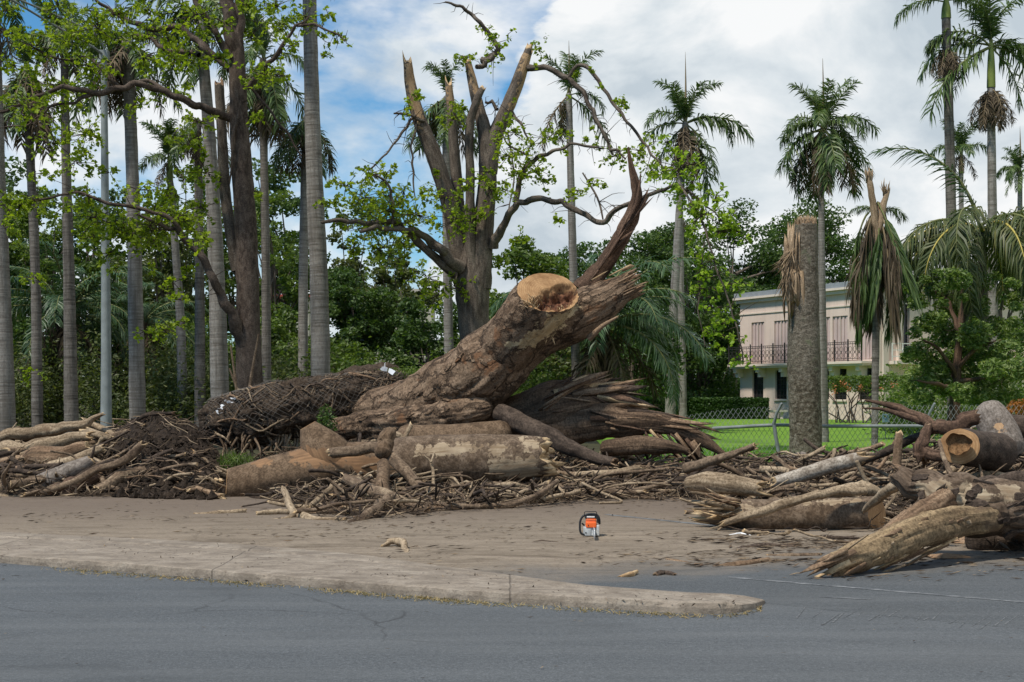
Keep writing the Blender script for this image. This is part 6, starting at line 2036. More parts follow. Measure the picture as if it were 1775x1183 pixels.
for q in range(60):
    g = Geo()
    px = 368 + 200 * rng.random()
    b = P(px, 745 + 20 * rng.random(), 27.8 + 0.3 * rng.random())
    e = b + [rng.normal() * 0.25, -0.15 * rng.random(), -0.25 - 0.5 * rng.random()]
    limb(g, np.array([b, (b + e) / 2 + rng.normal(0, 0.08, 3), e]), [0.03, 0.02, 0.006], seg=6, step=0.1, ends=('none', 'broken'), seed=q)
    part("root", g, [BRANCH if q % 2 else PALEWOOD, TORN], rm_)
g = Geo()
for q in range(150):                         # rootlets matted over the mass
    t0 = rng.random() * L[-1]
    tt_ = np.clip(t0 + np.linspace(0, 0.3 + 0.7 * rng.random(), 5), 0, L[-1])
    a_ = rng.random() * 6.283 + np.cumsum(rng.normal(0, 0.35, 5))
    cc_ = np.stack([np.interp(tt_, L, c[:, i]) for i in range(3)], 1)
    n_i = np.stack([np.interp(tt_, L, N0[:, i]) for i in range(3)], 1)
    b_i = np.stack([np.interp(tt_, L, B0[:, i]) for i in range(3)], 1)
    r_i = (np.interp(tt_, L, r) * (1.02 + 0.22 * rng.random(5)))[:, None]
    g = Geo()
    limb(g, cc_ + n_i * r_i * np.cos(a_)[:, None] + b_i * r_i * np.sin(a_)[:, None], np.array([1, 1, .9, .8, .4]) * (0.008 + 0.018 * rng.random()), seg=6, step=0.1, lump=0.2, ends=('round', 'broken'), seed=q)
    part("rootlet", g, [(BRANCH, PALEWOOD, DARKBARK, TORN)[q % 4], TORN], rm_)
g = Geo()
n = 4200
t = rng.random(n) * L[-1]
a = rng.random(n) * 6.283
cc = np.stack([np.interp(t, L, c[:, i]) for i in range(3)], 1)
rr = (np.interp(t, L, r) * (0.95 + 0.30 * rng.random(n) ** 2))[:, None]
nn = np.stack([np.interp(t, L, N0[:, i]) for i in range(3)], 1)
bb = np.stack([np.interp(t, L, B0[:, i]) for i in range(3)], 1)
leaves(g, cc + nn * rr * np.cos(a)[:, None] + bb * rr * np.sin(a)[:, None], 0.15, rng, 0.2, 0.16)
part("shreds", g, CHIP, rm_, False, "stuff")
for k, (px, py, dd) in enumerate(((384, 705, 27.75), (392, 698, 27.8), (378, 716, 27.8), (404, 694, 27.9), (671, 640, 28.4))):
    rng2 = np.random.default_rng(870 + k)
    b = P(px, py, dd)
    g = Geo()
    for _ in range(3):
        splinters(g, [b + rng2.normal(0, 0.03, 3)], [rng2.normal(size=3) + [0, -0.3, 0.3]], [0.05 + 0.05 * rng2.random() + (0.12 if k == 4 else 0)], 0.04 + 0.03 * (k == 4), rng2, thick=0.08)
    solo("plastic_scrap", g, PLASTICSCRAP, "torn white plastic scrap lying on top of the mound behind the trunk" if k == 4 else ("largest crumpled white scrap caught at the netting's left end", "white scrap caught in the netting above the others", "lowest white scrap at the netting's ragged left end", "rightmost white scrap on the netting's top left")[k], "plastic scrap", b, "plastic scraps" if k < 4 else None, False)
wd_ = thing("weed_patch", "green weeds growing on the mound behind the fallen trunk", "weeds", P(690, 648, 29))
g = Geo()
leaves(g, blob_points(np.random.default_rng(88), P(700, 648, 29.3), (0.75, 0.4, 0.16), 700), 0.075, rng, 0.3, 0.35)
part("foliage", g, LEAF_MID, wd_, False, "stuff")
wd_ = thing("weed_patch", "small dark green weed in the hollow between the netting and the sawn stub", "weeds", P(570, 745, 27))
g = Geo()
leaves(g, blob_points(np.random.default_rng(89), P(566, 738, 26.8), (0.22, 0.2, 0.42), 420), 0.08, rng, 0.3, 0.5)
part("foliage", g, LEAF_DARK, wd_, False, "stuff")
wd_ = thing("weed_patch", "tuft of fresh grass between the soil heap and the long sawn log", "weeds", P(408, 815, 25))
g = Geo()
leaves(g, blob_points(np.random.default_rng(90), P(410, 800, 25), (0.35, 0.3, 0.16), 360), 0.16, rng, 0.1, 0.10, hang=-1.4)
part("blades", g, LEAF_MID, wd_, False, "stuff")

# --- the named logs
ML, MP, MD, MB_, MW, MT, MG = [LOGBARK, FRESH], [PALELOG, FRESH], [DARKBARK, TORN], [BRANCH, FRESH], [PALEWOOD, FRESH], [TORN, FRESH], [GREYBARK, FRESH]
log("sawn_log", "long smooth sawn log with a tapering stub on top, in front of the fallen trunk", "log", [(393, 845, 23.0), (470, 830, 23.2), (560, 817, 23.4), (640, 814, 23.5), (705, 812, 23.6)], (31, 38, 46, 47, 42), 23.2, ML, ('cut', 'round'), 101, 56, 0.05, 0.02, step=0.05,
    peel=[[(500, 780), (560, 775), (600, 790), (600, 812), (540, 810), (505, 800)], [(600, 790), (660, 790), (665, 830), (610, 825)], [(430, 800), (470, 792), (475, 802), (440, 810)]],
    cutn=(np.array([-0.97, -0.18, 0.05]), None), extra=[dict(pts=[(574, 808, 23.45), (563, 786, 23.4), (547, 760, 23.4), (534, 738, 23.4)], r=(46, 44, 30, 15), seg=56, ends=('none', 'cut'), cutn=(None, np.array([-0.50, -0.05, 0.86])))])
log("peeled_log", "mottled log with big pale peeled patches at its right end, below the fallen trunk", "log", [(690, 805, 23.6), (760, 802, 23.6), (840, 798, 23.5), (900, 795, 23.4), (942, 793, 23.3)], (44, 46, 44, 40, 34), 23.5, MP, ('round', 'broken'), 102, 56, 0.06, 0.04, step=0.05, spike=0.35,
    peel=[[(850, 795), (935, 790), (940, 828), (870, 832), (845, 820)], [(898, 758), (935, 760), (940, 785), (905, 782)], [(845, 770), (885, 768), (880, 790), (850, 792)], [(715, 772), (830, 765), (835, 780), (780, 792), (720, 790)]])
log("under_log", "smooth grey brown log wedged below the fallen trunk, above the mottled log", "log", [(705, 768, 26), (780, 766, 26), (870, 756, 26.2)], (30, 31, 26), 26, ML, ('round', 'round'), 103, 30, 0.06, 0.02)
log("forked_branch", "bent brown branch lying along the top of the long sawn log", "branch", [(578, 786, 22.8), (620, 780, 22.7), (658, 776, 22.6), (672, 784, 22.5), (700, 815, 22.2), (735, 848, 21.8), (772, 856, 21.6)], (10, 9, 10, 11, 10, 9, 6), 22, MB_, ('broken', 'broken'), 104, 14, 0.12, 0.05)
log("stump_chunk", "short reddish stump chunk standing on the long sawn log", "log chunk", [(664, 785, 22.4), (668, 768, 22.5), (676, 752, 22.6)], (15, 15, 12), 22.5, ML, ('round', 'broken'), 105, 16, 0.12, 0.06, spike=0.3)
log("upright_chunk", "upright mottled branch end leaning on the front of the long sawn log", "branch", [(664, 872, 20.9), (663, 840, 21.4), (665, 805, 22.0)], (14, 12, 10), 21.5, ML, ('broken', 'round'), 106, 14, 0.12, 0.05, spike=0.4)
log("long_branch", "thick tan branch slanting down from the long sawn log to the road", "branch", [(600, 830, 21.6), (640, 850, 21.0), (690, 868, 20.5), (742, 888, 19.9)], (8, 11, 11, 9), 21, MB_, ('broken', 'cut'), 107, 14, 0.12, 0.05)
log("pale_forked_stick", "pale forked stick standing out on the road in front of the long sawn log", "branch", [(492, 850, 20.3), (504, 880, 19.6), (512, 893, 19.3), (545, 902, 18.7), (590, 904, 18.6)], (5, 6, 8, 7, 6), 19.5, MW, ('broken', 'broken'), 108, 12, 0.12, 0.05, extra=[dict(pts=[(514, 892, 19.2), (495, 901, 18.9), (468, 903, 18.8)], r=(6, 5, 3))])
log("pale_stick", "short pale stick lying flat left of the pale forked stick", "branch", [(447, 891, 19.4), (475, 887, 19.5), (508, 888, 19.5)], (4, 4.5, 4), 19.4, MW, ('broken', 'cut'), 109, 10, 0.1)
log("gnarled_root", "gnarled tan root reaching onto the road below the long sawn log", "root", [(602, 914, 18.3), (630, 898, 18.7), (655, 880, 19.2), (672, 866, 19.8)], (7, 8, 9, 8), 19, MB_, ('broken', 'broken'), 110, 12, 0.2, 0.08)
log("flat_stick", "thin brown stick lying on the road before the sawn end of the long log", "branch", [(340, 893, 19.6), (380, 890, 19.65), (424, 886, 19.8)], (3.5, 4.5, 4), 19.6, MW, ('broken', 'broken'), 111, 10, 0.1)
log("splayed_branch", "pale branch with a splayed end below the front of the long sawn log", "branch", [(535, 880, 20.3), (555, 862, 20.7), (575, 845, 21.1)], (4, 4.5, 4), 20.5, MW, ('broken', 'broken'), 112, 10, 0.1)
log("thin_upright_twig", "thin pale forked twig standing against the mottled log", "twig", [(751, 842, 22.2), (751, 815, 22.4), (745, 798, 22.5), (735, 790, 22.5)], (3, 2.6, 2, 1.2), 22.4, MW, ('broken', 'broken'), 113, 8, 0.1, extra=[dict(pts=[(747, 802, 22.4), (753, 785, 22.5)], r=(2, 1.4), seg=6)])
log("twisted_root", "twisted pale root perched in the hollow under the fallen trunk", "root", [(675, 748, 24), (695, 758, 24), (715, 770, 23.9), (728, 768, 23.9)], (5, 6, 5, 3), 24, MW, ('broken', 'broken'), 114, 10, 0.2, 0.05, extra=[dict(pts=[(700, 760, 24), (712, 738, 24.1)], r=(5, 4), seg=8)])
log("dark_beam", "long dark barked limb slanting down from the trunk's base into the twig pile", "log", [(868, 716, 26.6), (920, 745, 26), (985, 776, 25.2), (1062, 802, 24.4)], (15, 16, 13, 8), 26, MD, ('round', 'broken'), 115, 18, 0.1, 0.08)
log("long_road_branch", "long thin branch along the front edge of the twig pile, under the mottled log", "branch", [(745, 888, 19.9), (800, 880, 20.3), (880, 876, 20.5), (930, 860, 20.9), (965, 835, 21.6)], (4, 5, 5.5, 5, 4), 20.5, MB_, ('broken', 'broken'), 116, 10, 0.12)
log("crooked_branch", "crooked tan branch at the pile's edge behind the chainsaw", "branch", [(860, 882, 20.5), (915, 870, 20.9), (960, 862, 21.2), (1003, 852, 21.5)], (4, 4, 4, 3), 21, MW, ('broken', 'broken'), 117, 10, 0.12)
log("hooked_branch", "thin hooked branch bending back at the pile's edge, straight behind the chainsaw", "branch", [(1010, 838, 22), (1045, 855, 21.5), (1078, 870, 21.3), (1040, 872, 21.2)], (2.5, 2.5, 2.2, 1.8), 21, MW, ('broken', 'broken'), 118, 8, 0.05)

GL = "logs and branches heaped at the left edge"
log("driftwood_log", "topmost long pale log of the left heap, with an upturned right end", "log", [(-30, 764, 26.2), (40, 752, 26.2), (100, 745, 26), (140, 737, 25.8), (176, 719, 25.8)], (8, 11, 10, 8, 3), 26, MW, ('round', 'broken'), 121, 14, 0.14, 0.08)
log("driftwood_log", "second pale log down in the heap at the left edge, with a knotted middle", "log", [(-30, 788, 25.6), (30, 778, 25.5), (90, 768, 25.4), (150, 757, 25.3)], (11, 12, 11, 8), 25.5, MW, ('round', 'broken'), 122, 14, 0.16, 0.08)
log("split_log", "thick split log with an orange tinted face amid the left heap", "log", [(8, 808, 25), (60, 798, 24.9), (110, 790, 24.8), (150, 776, 24.8)], (14, 18, 16, 10), 25, MT, ('broken', 'broken'), 123, 18, 0.14, 0.10, spike=0.5)
log("curved_log", "curved pale log running up to the soil heap from the left edge's middle", "log", [(15, 826, 24.4), (70, 817, 24.3), (120, 802, 24.3), (175, 778, 24.4)], (11, 12, 9, 6), 24.4, MW, ('broken', 'broken'), 124, 14, 0.12, 0.06)
log("grey_log", "thick grey brown log slanting up to the right, front of the left heap", "log", [(34, 852, 23.6), (80, 835, 23.6), (120, 818, 23.6), (156, 800, 23.7)], (13, 17, 16, 11), 23.6, MG, ('round', 'broken'), 125, 18, 0.08, 0.04, spike=0.4)
log("dark_log", "short dark brown log beside the thick grey brown log at the left", "log", [(84, 857, 23.0), (125, 845, 23.1), (168, 826, 23.3)], (11, 15, 10), 23.1, [REDTORN, TORN], ('broken', 'broken'), 126, 16, 0.1, 0.08, spike=0.5)
log("root_end", "pale root end at the foot of the heap, touching the left edge", "root", [(-30, 852, 23.3), (5, 847, 23.3), (32, 843, 23.4)], (10, 10, 6), 23.3, MB_, ('round', 'broken'), 127, 12, 0.15, 0.06)
log("flat_root", "flat pale root lying on the road's edge at the left", "root", [(-20, 862, 23.0), (15, 862, 22.9), (48, 864, 22.8)], (5, 6, 3), 23, MW, ('round', 'broken'), 128, 10, 0.15, 0.05)
log("half_buried_log", "round brown log half buried at the foot of the soil heap", "log", [(172, 848, 23.0), (212, 828, 23.3), (262, 812, 23.6)], (8, 11, 10), 23.3, MB_, ('broken', 'round'), 129, 14, 0.1, 0.05)
log("pale_crossed_log", "pale bleached log crossing behind the left heap's top, below the lamp pole", "log", [(150, 732, 26.2), (178, 744, 26), (204, 756, 25.8)], (6, 6, 5), 26, MW, ('broken', 'broken'), 130, 12, 0.08)
log("pale_crossed_log", "second bleached log just below the first, pointing at the soil heap", "log", [(153, 748, 25.6), (172, 755, 25.5), (190, 760, 25.5)], (7, 7, 6), 25.6, MW, ('broken', 'broken'), 131, 12, 0.08)
log("split_stick", "pale split stick before the soil heap, beside the long log's sawn end", "stick", [(306, 824, 23.6), (345, 832, 23.5), (384, 834, 23.4)], (4, 5, 4), 23.5, [FRESH, FRESH], ('broken', 'broken'), 132, 10, 0.12)
log("leaning_stick", "thin stick leaning on the right slope of the soil heap", "stick", [(308, 755, 25.6), (335, 775, 25.2), (352, 792, 25), (362, 806, 24.8)], (3, 4, 4, 4), 25, MB_, ('broken', 'broken'), 133, 10, 0.08)
log("round_branch", "rounded tan branch end at the foot of the soil heap", "branch", [(222, 862, 22.8), (250, 852, 22.9), (268, 844, 23), (286, 842, 23)], (4, 6, 7, 6), 23, MB_, ('broken', 'round'), 134, 12, 0.12)
log("chopped_stub", "stubby chopped branch end at the foot of the soil heap, nearest the long sawn log", "log chunk", [(330, 872, 22.3), (336, 862, 22.6), (345, 848, 23)], (7, 7.5, 7), 22.6, MG, ('cut', 'round'), 135, 14, 0.08)

log("barked_log", "long dark log on the road with a pale sawn right end, right of the chainsaw", "log", [(1240, 888, 17.7), (1300, 895, 17.55), (1390, 894, 17.5), (1470, 893, 17.5), (1520, 890, 17.55)], (22, 29, 30, 30, 29), 17.5, [PALELOG, FRESH], ('broken', 'cut'), 141, 44, 0.05, 0.03, step=0.05, spike=0.9,
    cutn=(None, np.array([0.80, -0.58, 0.10])), peel=[[(1380, 865), (1500, 862), (1500, 872), (1390, 876)], [(1245, 870), (1300, 868), (1310, 890), (1262, 900)]])
log("splintered_branch", "pale brown branch lying along the top of the long dark log, its left end splintered", "branch", [(1262, 905, 17.0), (1310, 890, 16.9), (1370, 870, 17.0), (1420, 858, 17.1), (1455, 850, 17.2), (1500, 851, 17.3)], (5, 8, 8, 7, 8, 6), 17, MW, ('broken', 'round'), 142, 14, 0.14, 0.06, spike=2.0)
rng = np.random.default_rng(91)
fr = thing("shredded_log_end", "shredded tan wood fibres at the left end of the long dark log", "split wood", G(1262, 918))
for q in range(46):
    g = Geo()
    b = P(1262 + 26 * rng.random(), 866 + 40 * rng.random(), 17.2 + 0.4 * rng.random())
    splinters(g, [b], [np.array([-0.9, -0.25 * rng.random(), 0.25 * rng.normal() + 0.06])], [0.2 + 0.35 * rng.random()], 0.05, rng, bend=0.18)
    part("splinter", g, (FRESH, TORN, PALEWOOD)[q % 3], fr)
log("tan_log", "smooth tan log end resting left of the shredded end of the long dark log", "log", [(1195, 838, 20.4), (1225, 836, 20.3), (1265, 840, 20.1), (1310, 846, 20)], (13, 19, 18, 14), 20.2, [PALEWOOD, FRESH], ('round', 'broken'), 143, 20, 0.06, 0.03)
log("raised_stick", "stout stick pointing up to the right in front of the fence's left end", "stick", [(1190, 812, 22.6), (1240, 797, 22.2), (1275, 785, 22), (1306, 773, 21.8)], (9, 8, 5, 4), 22, MB_, ('round', 'broken'), 144, 12, 0.1)
log("white_barked_log", "white mottled log slanting up to the right before the palm stump", "log", [(1345, 835, 21.2), (1395, 822, 21.2), (1440, 808, 21.2), (1486, 797, 21.2)], (9, 12, 13, 12), 21.2, [bark("white_flaking_bark", (0.08, 0.062, 0.046), (0.25, 0.205, 0.16), (0.46, 0.405, 0.335), 8, 0.5, bump=0.4, dist=0.012, patch=(0.15, 0.11, 0.075)), FRESH], ('broken', 'broken'), 145, 16, 0.07, 0.04)
log("bark_log", "grey brown log lying across the foot of the palm stump", "log", [(1345, 800, 27), (1390, 797, 27), (1435, 800, 26.8)], (9, 11, 8), 27, MG, ('round', 'broken'), 146, 14, 0.1, 0.05)
log("knuckled_branch", "pale knuckled branch behind the long dark log", "branch", [(1440, 858, 18.6), (1470, 848, 18.6), (1500, 846, 18.6), (1525, 856, 18.6)], (9, 11, 11, 8), 18.6, MW, ('broken', 'broken'), 147, 14, 0.14, 0.05)
log("forked_log", "big forked log with a twisted peeled prong reaching the road at the right edge", "log", [(1880, 885, 14.7), (1775, 886, 14.6), (1700, 872, 14.5), (1640, 858, 14.5), (1585, 842, 14.6), (1562, 828, 14.7)], (48, 47, 44, 38, 26, 18), 14.6, [FORKBARK, TORN], ('round', 'broken'), 148, 72, 0.17, 0.12, step=0.045, spike=0.7,
    peel=[[(1585, 835), (1640, 828), (1665, 850), (1640, 872), (1600, 868)], [(1660, 835), (1700, 842), (1725, 862), (1712, 890), (1670, 895), (1650, 870)], [(1730, 842), (1768, 838), (1772, 860), (1745, 876)], [(1600, 875), (1650, 885), (1690, 905), (1640, 905)]],
    )
fl_ = [o for o in COL.objects if o.name.startswith("forked_log")][0]
for pts_, rr_, mt_, sd_ in (([(1725, 898, 14.3), (1650, 908, 13.95), (1585, 925, 13.55), (1515, 955, 13.25), (1446, 982, 13.0)], (20, 26, 28, 27, 22), PRONG, 21), ([(1640, 870, 14.3), (1590, 895, 13.8), (1540, 930, 13.5), (1470, 968, 13.15)], (22, 22, 19, 9), TORN, 22)):
    g = Geo()
    w_ = W(pts_, 14)
    limb(g, w_, np.array(rr_) * w_[:, 1] / F, seg=56, step=0.035, lump=0.16, lfreq=1.4, ridge=0.16, rfreq=9, rlen=5, ends=('round', 'broken'), seed=sd_, spike=0.5, squash=0.8)
    part("prong", g, [mt_, TORN], fl_)
rng = np.random.default_rng(92)
for q in range(40):
    g = Geo()
    t = rng.random()
    b = P(1690 - 235 * t, 905 + 22 * rng.normal() + 72 * t, 13.95 - 1.2 * t)
    splinters(g, [b], [np.array([-0.86, -0.12, -0.32 - 0.12 * rng.random()]) + rng.normal(0, 0.07, 3)], [0.25 + 0.5 * rng.random()], 0.05, rng, bend=0.08)
    part("splinter", g, (TORN, PALEWOOD, FRESH, TORN)[q % 4], fl_)
plates(fl_, fl_, [(1570, 812), (1775, 845), (1775, 925), (1700, 920), (1570, 870)], 26, 93, DARKBARK, 0.16)
log("split_plank", "thin pale split slab leaning from the forked log down to the long dark log", "split wood", [(1612, 822, 15.2), (1565, 838, 15.6), (1530, 858, 16.1), (1500, 884, 16.6)], (9, 8, 8, 5), 16, MW, ('broken', 'broken'), 149, 12, 0.2, 0.1)
log("hollow_log", "sawn log with a hollow brown heart and yellow rim on top of the right heap", "log", [(1664, 774, 19.6), (1690, 778, 20.2), (1730, 786, 21)], (31, 32, 34), 20, [DARKBARK, FRESH], ('cut', 'round'), 150, 40, 0.05, 0.03, step=0.05, cutn=(np.array([-0.22, -0.96, 0.16]), None))
hl = [o for o in COL.objects if o.name.startswith("hollow_log")][0]
g = Geo()
cc = P(1661, 770, 19.52)
th = np.linspace(0, 6.283, 33)[:-1]
rows = []
nl = nrm(np.array([-0.22, -0.96, 0.16]))
ex = nrm(np.cross([0, 0, 1.0], nl))
ez = np.cross(nl, ex)
for f_, dpt in ((1.0, -0.012), (0.97, 0.03), (0.8, 0.06), (0.4, 0.075), (0.02, 0.08)):
    rr = 18.5 * 19.5 / F * f_ * (1 + 0.09 * np.sin(th * 3 + 1) + 0.05 * np.sin(th * 7))
    rows.append(cc - nl * (dpt - 0.02) + ex * (rr * np.cos(th) * 1.15)[:, None] + ez * (rr * np.sin(th))[:, None])
v = np.concatenate(rows)
i = np.arange(4)[:, None] * 32
j = np.arange(32)[None, :]
g.add(v, np.stack([i + j, i + (j + 1) % 32, i + 32 + (j + 1) % 32, i + 32 + j], -1).reshape(-1, 4), 0, v)
part("rotten_heart", g, bark("rotten_heartwood", (0.05, 0.024, 0.01), (0.16, 0.085, 0.035), (0.28, 0.16, 0.075), 9, 1, bump=0.6), hl)
log("round_topped_log", "fat light grey log with a domed top leaning over the right heap", "log", [(1742, 778, 22.2), (1735, 755, 22.3), (1722, 730, 22.4), (1714, 715, 22.45)], (33, 33, 31, 27), 22.3, MG, ('round', 'round'), 151, 36, 0.04, 0.02, step=0.06, peel=[[(1722, 735), (1740, 733), (1742, 750), (1724, 752)]])
log("edge_log", "dark log end behind the fat light grey log, cut by the right edge", "log", [(1752, 742, 23.5), (1800, 745, 23.6), (1840, 748, 23.6)], (22, 26, 26), 23.5, MD, ('round', 'round'), 152, 22, 0.06, 0.04)
log("arched_limb", "dark twisted limb arching left over the fence from the right heap", "branch", [(1500, 694, 21.8), (1545, 703, 21.7), (1590, 722, 21.5), (1620, 740, 21.3), (1655, 742, 21.2), (1690, 724, 21.2)], (2, 5, 8, 11, 13, 14), 21.5, [REDTORN, TORN], ('broken', 'broken'), 153, 16, 0.16, 0.12, spike=0.5, extra=[dict(pts=[(1612, 736, 21.4), (1570, 722, 21.5), (1530, 710, 21.6), (1495, 708, 21.6)], r=(6, 5, 3, 1))])
log("dark_plank", "straight dark limb slanting up to the right across the fence", "branch", [(1484, 806, 22.5), (1540, 780, 22), (1580, 763, 21.8), (1614, 748, 21.5)], (6, 7, 7, 6), 22, MD, ('broken', 'round'), 154, 12, 0.1, 0.08)
log("snapped_post", "short snapped brown post standing upright among the branches, before the fence", "post", [(1554, 812, 20.5), (1556, 780, 20.5), (1559, 755, 20.5)], (8, 7.5, 7), 20.5, MT, ('round', 'broken'), 155, 12, 0.08, 0.08, spike=0.7)
log("knotted_root", "dark knotted root under the arched limb on the right heap", "root", [(1596, 790, 21), (1592, 775, 21), (1602, 758, 21.1), (1606, 745, 21.2)], (13, 11, 9, 7), 21, [REDTORN, TORN], ('broken', 'broken'), 156, 14, 0.25, 0.1, extra=[dict(pts=[(1594, 782, 21), (1625, 790, 20.8), (1650, 792, 20.6)], r=(9, 10, 8))])
log("dark_branch", "dark weathered branch lying on the right heap, cut by the right edge", "branch", [(1705, 834, 17.6), (1745, 832, 17.4), (1800, 832, 17.2)], (8, 11, 12), 17.4, MD, ('broken', 'round'), 157, 14, 0.12, 0.08)
log("thin_hanging_branch", "thin branch hanging down in front of the hollow sawn log", "branch", [(1628, 765, 18.9), (1638, 800, 18.5), (1652, 830, 18.1), (1662, 842, 17.9)], (3, 4, 5, 6), 18.5, MB_, ('broken', 'broken'), 158, 10, 0.1)
log("sloping_stick", "slender stick pointing up to the right behind the white mottled log", "stick", [(1452, 800, 21.4), (1475, 788, 21.3), (1487, 776, 21.3)], (3, 2.5, 1.5), 21.4, MB_, ('broken', 'broken'), 159, 8, 0.06)
log("stacked_log", "brown log pair end lying under the forked log at the right edge", "log", [(1690, 935, 15.2), (1750, 935, 15.2), (1840, 938, 15.2)], (24, 30, 32), 15.2, MD, ('round', 'round'), 160, 22, 0.08, 0.05)

# --- loose pieces on the road
log("bark_shard", "long split bark shard lying on the road in front of the long dark log", "split wood", [(1156, 971, 14.25), (1195, 983, 14.0), (1225, 988, 13.75), (1280, 982, 13.75), (1332, 971, 14.1)], (3, 9, 8, 7, 4), 14, MT, ('broken', 'broken'), 171, 12, 0.22, 0.12)
log("yellow_nub", "small yellow brown wood nub lying on the road, right of the twisted bark piece", "wood scrap", [(1078, 1000, 12.9), (1090, 997, 12.9), (1104, 991, 13.1)], (3, 5, 3), 12.9, [FRESH, FRESH], ('broken', 'round'), 172, 10, 0.2)
log("twisted_bark", "curled piece of pale twisted bark lying alone on the muddy road", "bark piece", [(664, 947, 15.4), (680, 938, 15.5), (695, 940, 15.4), (704, 955, 15.1), (706, 966, 14.8)], (3, 6, 7, 6, 5), 15.2, MW, ('broken', 'broken'), 173, 12, 0.25, 0.1)
log("chipped_stick", "short yellowish stick with a chipped left end on the road at the left", "stick", [(229, 937, 16.1), (240, 941, 16.0), (258, 943, 15.9)], (4, 4, 3), 16, [FRESH, FRESH], ('broken', 'round'), 174, 10, 0.12)
log("dead_twig_clump", "dark crooked twig lying on the kerb's top edge", "twig", [(612, 996, 13.05), (630, 989, 13.2), (650, 993, 13.1), (672, 995, 13.0)], (3, 4, 3.5, 4), 13, [REDTORN, TORN], ('broken', 'broken'), 175, 8, 0.3, 0.1, extra=[dict(pts=[(638, 990, 13.1), (655, 985, 13.2)], r=(2.5, 1.5), seg=6), dict(pts=[(618, 993, 13.1), (610, 1000, 12.9)], r=(2.5, 1.5), seg=6)])
log("brown_crumb", "dark crumbly bark lump lying right of the yellow brown wood nub", "bark piece", [(1138, 997, 13.0), (1152, 994, 13.1), (1168, 997, 13.0)], (5, 6, 4), 13, MD, ('broken', 'broken'), 176, 10, 0.35, 0.1)
log("twig_on_road", "thin dark twig lying on the muddy road left of the chainsaw", "twig", [(918, 942, 15.9), (940, 938, 16.0), (966, 940, 15.9)], (1.5, 2.4, 1.2), 15.9, MD, ('broken', 'broken'), 177, 7, 0.15)
log("pale_chip", "pale straight chip lying on the near asphalt below the kerb", "wood scrap", [(980, 1079, 10.42), (1000, 1078.5, 10.42), (1016, 1078, 10.43)], (1.0, 1.6, 1.0), 10.4, MW, ('broken', 'broken'), 178, 6, 0.1)
log("rim_branch", "stout broken branch lying on the litter left of the forked prong", "branch", [(1335, 965, 14.6), (1375, 966, 14.55), (1415, 964, 14.6)], (5, 6.5, 5), 14.6, MB_, ('broken', 'broken'), 179, 10, 0.14)
log("bare_branch", "crooked branch before the long dark log's foot", "branch", [(1255, 962, 15.1), (1290, 950, 15.4), (1330, 946, 15.5), (1372, 948, 15.4)], (3.5, 5, 5, 3), 15.3, MD, ('broken', 'broken'), 180, 9, 0.2)
log("white_paper_scrap", "narrow white strip lying on the road before the long dark log", "wood scrap", [(1264, 928, 16.7), (1285, 925, 16.85), (1302, 929, 16.65)], (1, 2, 1), 16.7, [WHITEL, WHITEL], ('broken', 'broken'), 181, 6, 0.1)

g = Geo()
for (px, py, a, b_, h) in ((1640, 968, 0.22, 0.12, 0.03), (1700, 940, 0.5, 0.3, 0.07)):
    c = G(px, py)
    th = np.linspace(0, 6.283, 41)[:-1]
    rows = []
    for t in (1, 0.75, 0.45, 0.0001):
        rows.append(c + np.stack([a * t * np.cos(th) * (1 + 0.2 * np.sin(3 * th + 1)), b_ * t * np.sin(th), 0 * th + h * (1 - t) + 0.012 * (t < 1) + 0.012], 1))
    v = np.concatenate(rows)
    i = np.arange(3)[:, None] * 40
    j = np.arange(40)[None, :]
    g.add(v, np.stack([i + j, i + (j + 1) % 40, i + 40 + (j + 1) % 40, i + 40 + j], -1).reshape(-1, 4), 0, v)
o = link("sawdust", g.mesh("sawdust", [SAWDUST], True))
tag(o, "pinkish sawdust spilled under the forked log", "sawdust", None, "stuff")

# --- the tangle: every branch of the heaps lies along the heap's own slope
USED = set()

